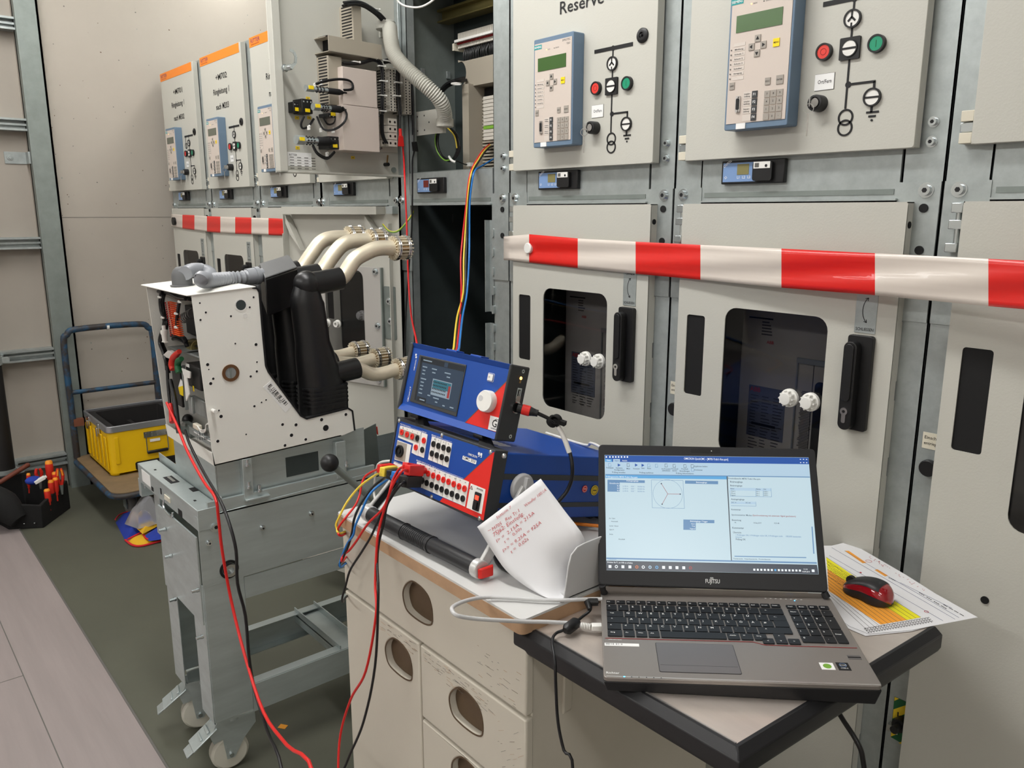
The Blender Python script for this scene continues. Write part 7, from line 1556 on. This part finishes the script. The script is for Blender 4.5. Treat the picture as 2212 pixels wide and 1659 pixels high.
path = [e_x, c2_, onX(1208, 925, XC+.06), onX(1222, 952, XC+.07), onX(1231, 978, XC+.08), onX(1236, 1005, XC+.09), onX(1235, 1035, XC+.09), onX(1224, 1062, XC+.085), onX(1205, 1085, XC+.08), onX(1190, 1110, XC+.06)]
b = MB('black_wire'); b.tube(path, .0036, n=12); b.build('cable', cc_)
b = MB('white_plastic'); b.tube([onX(1205, 921, XC+.058), onX(1218, 945, XC+.068), onX(1230, 978, XC+.08)], .0047, n=14); b.build('white_sleeve', cc_)
b = MB('fabric_black'); v0 = onX(1194, 910, XC+.05)
for k in range(3): b.frame(Matrix.Translation(v0+Vector((.002*k, .002*k, .001*k))) @ Matrix.Rotation(.8+.5*k, 4, 'Y') @ Matrix.Rotation(.6*k, 4, 'X')); b.ring(.0085, .0105, -.006, .006, n=18)
b.box(-.004, .004, -.003, .02, -.005, .005); b.build('velcro_tie', cc_)
# test leads plugged into the test set
Y7 = lambda x, y: (700+x/5.925, 980+y/5.925)
def plug(pts, r, name, label, m, grp, cable, cr_=.0024, ym=None):
    P_ = [CP.p(*CP.uv(*Y7(x, y), h), h) for x, y, h in pts]
    t = thing('test_lead', label, 'cable', tuple(P_[0]), grp)
    b = MB(m); a_, c_ = P_[0], P_[-1]; d_ = (c_-a_).normalized(); s_ = d_.cross(CP.n).normalized() if d_.cross(CP.n).length > .1 else CP.e2; n_ = Vector((0, 0, 1)); s_ = d_.cross(n_).normalized(); n_ = s_.cross(d_)
    A_ = lambda p, w, h_: [p-s_*w-n_*h_, p+s_*w-n_*h_, p+s_*w+n_*h_, p-s_*w+n_*h_]
    b.hexa(A_(a_.lerp(c_, .22), r, r*1.25), A_(c_, r*.8, r*1.15)); b.tube([a_, a_.lerp(c_, .25)], r*.8, n=14); b.build('plug_body', t, bevel=.0016)
    b = MB(m); b.tube([c_, c_.lerp(cable[0], .12)], cr_*1.5, n=10); e_ = cable[-1]; b.tube([c_]+cable+(to_floor(e_, -.2, -.12) if e_.z < .45 else [Vector((-1.509, e_.y+.07, e_.z-.03)), Vector((-1.509, e_.y+.25, e_.z-.15)), Vector((-1.509, e_.y+.40, e_.z-.4))]), cr_, n=10, smooth=5); b.build('lead', t); return t
yl_ = .755
cz = lambda x, y, Y: onY(*Y7(x, y), Y)
plug([(1290, 215, .004), (1180, 195, .03), (1060, 210, .058)], .0085, 'p', 'stacked red test lead plugged in the left-most binary input, dropping in front of the drawers', 'red', 'leads on the test set', [cz(990, 230, .765), cz(880, 400, .755), cz(800, 620, .75), cz(760, 760, .75), cz(720, 900, .745), cz(680, 1120, .735), cz(655, 1659, .72), onY(812, 1330, .70), onY(790, 1450, .69), onY(758, 1510, .69), onY(735, 1590, .68), onY(731, 1690, .66)], .0026)
plug([(1210, 200, .004), (1120, 165, .03), (1030, 165, .056)], .0075, 'p', 'red test lead crossing to the left edge of the drawer cabinet', 'red', 'leads on the test set', [cz(960, 200, .79), cz(880, 340, .78), cz(820, 560, .765), cz(740, 720, .755), cz(560, 900, .75), cz(420, 1110, .748), cz(330, 1230, .748), cz(250, 1300, .745), cz(235, 1380, .745)], .0024)
plug([(1250, 345, .004), (1150, 350, .035), (1030, 360, .06)], .0095, 'p', 'thick black test lead hanging to the floor in front of the cream drawers', 'black_plastic', 'leads on the test set', [cz(960, 420, .765), cz(860, 560, .76), cz(800, 680, .755), cz(760, 900, .75), cz(700, 1150, .74), cz(680, 1400, .73), onY(817, 1290, .70), onY(810, 1440, .70), onY(785, 1560, .69), onY(752, 1640, .68), onY(735, 1700, .66)], .0026)
plug([(1180, 310, .004), (1080, 330, .035), (980, 345, .055)], .0085, 'p', 'black test lead running over the worktop edge left of the first finger hole', 'black_plastic', 'leads on the test set', [cz(900, 460, .785), cz(800, 640, .77), cz(690, 860, .755), cz(600, 1060, .748), cz(480, 1260, .745), cz(340, 1480, .745), cz(285, 1659, .742), onY(740, 1300, .74)], .0024)
plug([(1130, 275, .004), (1000, 270, .03), (880, 285, .055)], .0075, 'p', 'blue test lead curving down beside the worktop corner', 'blue_wire', 'leads on the test set', [cz(800, 340, .80), cz(650, 450, .785), cz(560, 560, .77), cz(480, 740, .758), cz(400, 920, .75), cz(375, 1040, .748), cz(300, 1150, .746), cz(230, 1320, .745), cz(215, 1450, .745)], .0024)
plug([(940, 205, .004), (860, 205, .03), (740, 235, .055)], .008, 'p', 'yellow test lead arching out left of the test set', 'yellow_wire', 'leads on the test set', [cz(640, 285, .81), cz(480, 400, .80), cz(360, 530, .785), cz(270, 660, .77), cz(200, 800, .757), cz(155, 900, .75), cz(165, 960, .75), cz(205, 1020, .752)], .0024)
plug([(920, 180, .004), (800, 180, .03), (700, 195, .05)], .0075, 'p', 'red test lead arching out behind the yellow one', 'red', 'leads on the test set', [cz(600, 240, .83), cz(520, 300, .83), cz(480, 400, .82), cz(455, 530, .81), cz(400, 660, .79), cz(300, 790, .765), cz(200, 920, .75), cz(180, 980, .75), cz(215, 1050, .752)], .0024)
plug([(960, 235, .004), (880, 245, .03), (830, 270, .05)], .0075, 'p', 'black test lead running between the yellow and blue ones', 'black_plastic', 'leads on the test set', [cz(760, 320, .81), cz(640, 410, .795), cz(520, 560, .775), cz(430, 720, .76), cz(380, 860, .752), cz(360, 1000, .75), cz(310, 1180, .746), cz(240, 1340, .745), cz(205, 1440, .745)], .0026)
b = MB('white_plastic'); b.tube([onY(848, 995, .95), onY(820, 1000, .96), onY(812, 1020, .97), onY(808, 1060, .98), onY(812, 1090, .97)], .003, n=8)
tag(b.build('white_cable', thing=1), 'thin white cable looping out behind the left side of the test set', 'cable')
# red and black lead clipped on the open instrument door
cl = thing('test_lead', 'long red test lead hanging from the open instrument door, with a red clip', 'cable', tuple(od.p(*U(1245, 1100, .07), .07)))
p = lambda x, y, h=.07: od.p(*U(x, y, h), h)
b = MB('red'); d_ = p(1245, 1200)-p(1240, 1100); b.tube([p(1237, 1060), p(1240, 1130)], .0055, n=12); q_ = p(1247, 1170); b.hexa([p(1218, 1205), p(1272, 1210), p(1272, 1210, .078), p(1218, 1205, .078)], [p(1225, 1115), p(1262, 1120), p(1262, 1120, .078), p(1225, 1115, .078)]); b.build('clip', cl, bevel=.0015)
b = MB('black_plastic'); b.tube([p(1235, 950, .066), p(1236, 1065)], .004, n=10); b.build('sleeve', cl)
b = MB('red_wire'); b.tube([p(1258, 1205), p(1268, 1320, .072), onY(874, 380, 1.41), onY(878, 470, 1.40), onY(882, 600, 1.38), onY(888, 680, 1.34), onY(901, 745, 1.2), onY(905, 800, 1.1), Vector((-1.40, 1.0, 1.05)), CP.p(.04, CH, -.20)], .0028, n=10); b.build('lead', cl)
cl = thing('test_lead', 'black test lead with a flat clip, beside the hinge of the open instrument door', 'cable', tuple(p(1350, 1200)))
b = MB('black_plastic'); b.hexa([p(1340, 1245, .06), p(1388, 1250, .06), p(1388, 1250, .066), p(1340, 1245, .066)], [p(1330, 1170, .06), p(1375, 1165, .06), p(1375, 1165, .066), p(1330, 1170, .066)]); b.build('clip', cl, bevel=.001)
b = MB('black_wire'); b.tube([p(1338, 950, .06), p(1350, 1100, .06), p(1350, 1180, .062), p(1352, 1250, .062), p(1338, 1330, .06), onY(891, 400, 1.47), onY(889, 500, 1.47), onY(880, 620, 1.45), onY(876, 700, 1.44), onY(874, 790, 1.42)], .0028, n=9); b.build('lead', cl)
# bundle of coloured leads out of the open cabinet
V3 = lambda x, y: (860+x*.28922, 300+y*.28922)
for m, lab, dx, dy, lo in (('red_wire', 'red lead of the four-colour bundle leaving the open cabinet', -6, -6, (-14, 0, 14)), ('yellow_wire', 'yellow lead of the four-colour bundle leaving the open cabinet', 2, 0, (0, 6, -16)), ('black_wire', 'black lead of the four-colour bundle leaving the open cabinet', 10, 4, (8, 12, -4)), ('blue_wire', 'blue lead of the four-colour bundle leaving the open cabinet', 20, 8, (22, 16, 6))):
    pts = [(725, 20 if m != 'blue_wire' else 120, 1.80), (650 if m != 'blue_wire' else 680, 80 if m != 'blue_wire' else 150, 1.66), (595, 160 if m != 'blue_wire' else 200, 1.56), (552, 240, 1.50), (530, 340, 1.485), (515, 490, 1.48), (500+lo[0]*.6, 700, 1.47), (488+lo[0], 900, 1.44), (478+lo[1], 1150, 1.40), (455+lo[2], 1330, 1.30), (430+lo[2], 1560, 1.12), (425+lo[2], 1620, 1.08)]
    b = MB(m); b.tube([onY(*V3(x+dx, y+dy*(i < 3)), Y) for i, (x, y, Y) in enumerate(pts)]+[CP.p(.13+dx*.0008, CH+.02, -.08), CP.p(.14+dx*.0008, CH+.003, -.14)], .0027, n=9)
    tag(b.build('test_lead', thing=1), lab, 'cable', 'leads from the open cabinet')
# white cable at the top between door and cabinet
b = MB('white_plastic'); b.tube([onY(840, -30, 1.40), onY(862, 5, 1.42), onY(885, 15, 1.44), onY(912, 14, 1.46), onY(940, -4, 1.48), onY(950, -30, 1.5)], .003, n=10)
tag(b.build('white_cable', thing=1), 'white cable hanging in a short arc at the very top above the grey hose', 'cable')
# red and black leads from the breaker mechanism to the floor
def F3(x, y): return (300+x/2.307, 940+y/2.307)
for m, lab, top, pts in (('red', 'red test lead hanging from the breaker mechanism over the trolley to the floor', (360, 870), [(385, 925, .62), (405, 975, .60), (440, 1040, .59), (465, 1075, .57), (472, 1120, .57), (480, 1190, .57), (500, 1300, .58), (530, 1420, .57), (570, 1540, .55), (620, 1610, .53), (680, 1680, .50)]),
                         ('black_plastic', 'black test lead hanging beside the red one from the breaker mechanism', (400, 930), [(410, 960, .62), (440, 1020, .60), (475, 1080, .57), (495, 1130, .56), (510, 1190, .56), (513, 1260, .56), (530, 1330, .57), (538, 1420, .57), (550, 1490, .57), (578, 1580, .55), (610, 1670, .52)])):
    t = thing('test_lead', lab, 'cable', tuple(onY(*top, .64)))
    P_ = [onY(x, y, Y) for x, y, Y in pts]
    for q_ in P_:
        if q_.z < .004: q_.z = .004
    b = MB(m if m != 'black_plastic' else 'black_wire'); b.tube([onY(*top, .64)]+P_+to_floor(P_[-1], .12, -.12), .0034, n=10); b.build('lead', t)
    if m == 'red':
        b = MB('red'); a_, c_ = onY(368, 872, .645), onY(373, 912, .635); b.tube([a_, c_], .006, n=10, rad=[.005, .0085]); b.build('plug_body', t, bevel=.001)
        b = MB('black_wire'); b.tube([onY(361, 790, .655), onY(363, 830, .65), onY(367, 872, .645)], .0042, n=10); b.build('sleeve', t)
    else: b = MB('black_plastic'); b.tube([onY(368, 820, .65), onY(378, 870, .645), onY(386, 935, .635)], .005, n=10, rad=[.005, .007, .006]); b.build('plug_body', t)
# network cable and power cable of the laptop
N5 = lambda x, y: (700+x*.3851, 1020+y*.3851)
ec_ = thing('network_cable', 'pale grey network cable looping over the worktop corner to the laptop', 'cable', tuple(onZ(*N5(1100, 830), ZC)))
zt_ = ZC+.006
jk = DP.p(-.012, .10, -.010)
b = MB('tray_white'); pth = [onZ(*N5(1560, 712), .868)] + [onZ(*N5(x, y), z) for x, y, z in ((1480, 712, .868), (1350, 718, zt_), (1200, 716, zt_), (1050, 706, zt_), (900, 702, zt_+.002), (800, 720, zt_+.014), (730, 750, zt_+.03), (718, 775, zt_+.034), (750, 805, zt_+.030), (850, 822, zt_+.018), (1000, 832, zt_+.006), (1120, 838, .865), (1250, 840, .858), (1380, 848, .852), (1450, 860, .850))]
b.tube(pth, .0032, n=12); b.build('cable', ec_)
p0_, p1_ = onZ(*N5(1445, 860), .850), onZ(*N5(1500, 868), .850); p2_ = onZ(*N5(1545, 868), .850)
b = MB('white_plastic')
for k in range(6): c_ = p0_.lerp(p1_, k/6); d_ = (p1_-p0_)*.07; b.tube([c_-d_*.5, c_+d_], .0052, n=12)
b.build('boot', ec_)
d_ = (p2_-p1_).normalized(); s_ = Vector((-d_.y, d_.x, 0)); b = MB('white_plastic'); e4 = [p1_-s_*.006-Vector((0, 0, .004)), p1_+s_*.006-Vector((0, 0, .004)), p1_+s_*.006+Vector((0, 0, .0045)), p1_-s_*.006+Vector((0, 0, .0045))]; b.hexa(e4, [v+(p2_-p1_)*1.3 for v in e4]); b.build('plug', ec_, bevel=.001)
pw = thing('power_cable', 'thin black laptop power cable with a ferrite bead hanging in front of the bench edge', 'cable', tuple(onZ(*N5(1390, 860), .85)))
b = MB('black_wire'); b.tube([onZ(*N5(1540, 730), .862), onZ(*N5(1500, 735), .862), onZ(*N5(1492, 775), .858), onZ(*N5(1450, 810), .852), onZ(*N5(1400, 850), .850), onZ(*N5(1345, 885), .848), onZ(*N5(1300, 905), .846), onY(*N5(1280, 950), .775), onY(*N5(1295, 1060), .755), onY(*N5(1300, 1200), .752), onY(*N5(1312, 1400), .75), onY(*N5(1345, 1560), .75), onY(*N5(1400, 1720), .75)]+to_floor(onY(*N5(1400, 1720), .75), .1, -.1), .0024, n=10); b.build('cable', pw)
a_, c_ = onZ(*N5(1425, 835), .852), onZ(*N5(1352, 890), .850); b = MB('black_plastic'); b.tube([a_, a_.lerp(c_, .2), a_.lerp(c_, .8), c_], .008, n=14, smooth=0, rad=[.005, .0095, .0095, .005]); b.build('ferrite_bead', pw)
a_, c_ = onZ(*N5(1478, 728), .864), onZ(*N5(1535, 728), .864); b = MB('black_plastic'); b.tube([a_, c_], .0065, n=12); b.tube([a_, onZ(*N5(1490, 772), .860)], .005, n=10, rad=[.006, .0035]); b.build('angled_plug', pw)
b = MB('black_wire'); b.tube([onY(1795, 1500, 1.30), onY(1815, 1545, 1.28), onY(1850, 1600, 1.27), onY(1864, 1640, 1.27), onY(1866, 1720, 1.27)]+to_floor(onY(1866, 1720, 1.27), .1, .1), .0045, n=10)
tag(b.build('mains_cable', thing=1), 'thick black cable hanging below the right side of the workbench', 'cable')
b = MB('orange'); b.tube([onZ(1215, 1128, ZC+.012), onZ(1250, 1132, ZC+.012), onZ(1292, 1136, ZC+.012), onZ(1330, 1140, ZC+.012)], .0035, n=10)
tag(b.build('orange_cable', thing=1), 'orange cable lying behind the test set, next to the laptop screen', 'cable')
b = MB('black_wire'); b.tube([onZ(1068, 1190, ZC+.005), onZ(1075, 1215, ZC+.005), onZ(1100, 1232, ZC+.005), onZ(1135, 1240, ZC+.005)], .0045, n=10)
tag(b.build('black_cable', thing=1), 'black cable loop lying on the worktop behind the note', 'cable')
b = MB('white_plastic'); q0 = onY(1268, 960, 1.24); b.tube([onY(1180, 935, 1.24), onY(1262, 961, 1.21), onY(1275, 957, 1.20), onY(1290, 962, 1.19), onY(1310, 975, 1.18)], .003, n=8)
tag(b.build('white_cable', thing=1), 'white cable running along the rear edge of the blue test set towards the laptop', 'cable')
# ================================================================ barrier tapes
def tape(name, lab, tops, bots, Yf, cuts, wav=.004, n=90):
    "ribbon between measured top and bottom edges; colour changes at the cuts"
    t = None; b = MB('tape_white'); vs = []; R = 8
    def ip(L_, x):
        for (x0, y0), (x1, y1) in zip(L_, L_[1:]):
            if x0 <= x <= x1: return y0+(y1-y0)*(x-x0)/(x1-x0)
        return L_[-1][1] if x > L_[-1][0] else L_[0][1]
    x0, x1 = tops[0][0], tops[-1][0]; xs = sorted(set([x0+(x1-x0)*i/n for i in range(n+1)]+[c_ for c_ in cuts if x0 < c_ < x1]))
    for x in xs:
        yt_, yb_ = ip(tops, x), ip(bots, x)
        for j in range(R+1):
            f = j/R; Y = Yf(x)-wav*math.sin(f*PI*2.4+x*.011)*math.sin(f*PI)
            vs.append(onY(x, yt_+(yb_-yt_)*f, Y))
    fs = []; ms = []
    for i in range(len(xs)-1):
        xm = (xs[i]+xs[i+1])/2; k = sum(1 for c_ in cuts if c_ < xm); m = 'tape_red' if k % 2 else 'tape_white'
        for j in range(R): b._add([vs[i*(R+1)+j], vs[(i+1)*(R+1)+j], vs[(i+1)*(R+1)+j+1], vs[i*(R+1)+j+1]], [(0, 3, 2, 1)], m, True)
    o = b.build(name, thing=1); me = o.data
    bm = bmesh.new(); bm.from_mesh(me); bmesh.ops.remove_doubles(bm, verts=bm.verts, dist=1e-5); bm.to_mesh(me); bm.free()
    so = o.modifiers.new('thick', 'SOLIDIFY'); so.thickness = .0004; tag(o, lab, 'barrier tape'); return o
tape('barrier_tape', 'red and white barrier tape stretched across the lower doors at right', [(1088, 511), (1143, 506), (1248, 515), (1373, 522), (1513, 529), (1688, 537), (1890, 547), (2135, 559), (2330, 568), (2700, 584)], [(1102, 562), (1143, 567), (1247, 579), (1368, 591), (1511, 604), (1682, 621), (1882, 637), (2131, 661), (2330, 678), (2700, 712)], lambda x: 1.490-.30*max(0, (x-1400)/900)**1.1*.25, [1143, 1248, 1373, 1513, 1688, 1890, 2135, 2400])
tape('barrier_tape', 'short red and white barrier tape across the three lower doors at far left', [(370, 462), (394, 464), (419, 465), (448, 467), (477, 468), (508, 469), (543, 470), (579, 471), (618, 473), (640, 473)], [(375, 490), (396, 494), (421, 497), (450, 501), (479, 503), (511, 505), (545, 506), (584, 508), (618, 509), (640, 510)], lambda x: 1.494, [394, 420, 447, 476, 508, 543, 580], wav=.002)
p = onY(1146, 536, 1.497); b = MB('white_plastic').frame(Plane(p, (1, 0, 0), (0, 0, 1)).m()); b.lathe([(.0135, 0), (.015, .002), (.015, .011), (.013, .013), (0, .013)], n=28)
tag(b.build('round_magnet', thing=1), 'white round magnet pinning the left end of the right-hand barrier tape', 'magnet')
p = onY(379, 478, 1.495); b = MB('black_plastic').frame(Plane(p, (1, 0, 0), (0, 0, 1)).m()); b.lathe([(.02, 0), (.022, .003), (.022, .015), (0, .017)], n=24)
tag(b.build('round_magnet', thing=1), 'black round magnet holding the left end of the far barrier tape', 'magnet')
# earthing point sticker low on the right post
pl = wp(0, YF-.0); 
g = lambda x, y: pl.uv(1880+x/6.663, 1440+y/6.663)
es = thing('earthing_point', 'green and yellow striped earthing sticker with a black clamp, low on the post at right', 'sticker', tuple(pl.p(*g(430, 760))))
x0, z1_ = g(340, 435); x1, z0_ = g(560, 1100)
b = MB('green_dark').frame(pl.m()); b.prism([g(350, 430), g(585, 535), g(520, 1140), g(295, 1010)], 0, .0008); b.build('sticker', es)
b = MB('sticker_yellow').frame(pl.m())
for P_ in ([(355, 435), (418, 460), (350, 490)], [(338, 612), (583, 530), (570, 655), (325, 745)], [(310, 870), (370, 865), (475, 935), (298, 1003)], [(410, 1095), (525, 1050), (518, 1140)]): b.prism([g(*q_) for q_ in P_], .0008, .0012)
b.build('yellow_stripes', es)
b = MB('ink').frame(pl.m()); 
for a_ in ((405, 650, 400, 720), (330, 890, 430, 945), (350, 925, 415, 960), (365, 955, 400, 972), (380, 915, 410, 880)): bar(b, *g(*a_[:2]), *g(*a_[2:]), .0025, .0012, .0015)
u_, v_ = g(470, 800); b.frame(pl.m(u_, v_, 0)); b.cyl(.014, 0, .02, n=16, m='black_plastic'); b.cyl(.008, .02, .04, n=12, m='black_plastic'); b.box(-.022, 0, -.02, -.006, .005, .02, 'chrome'); b.build('earthing_clamp', es)
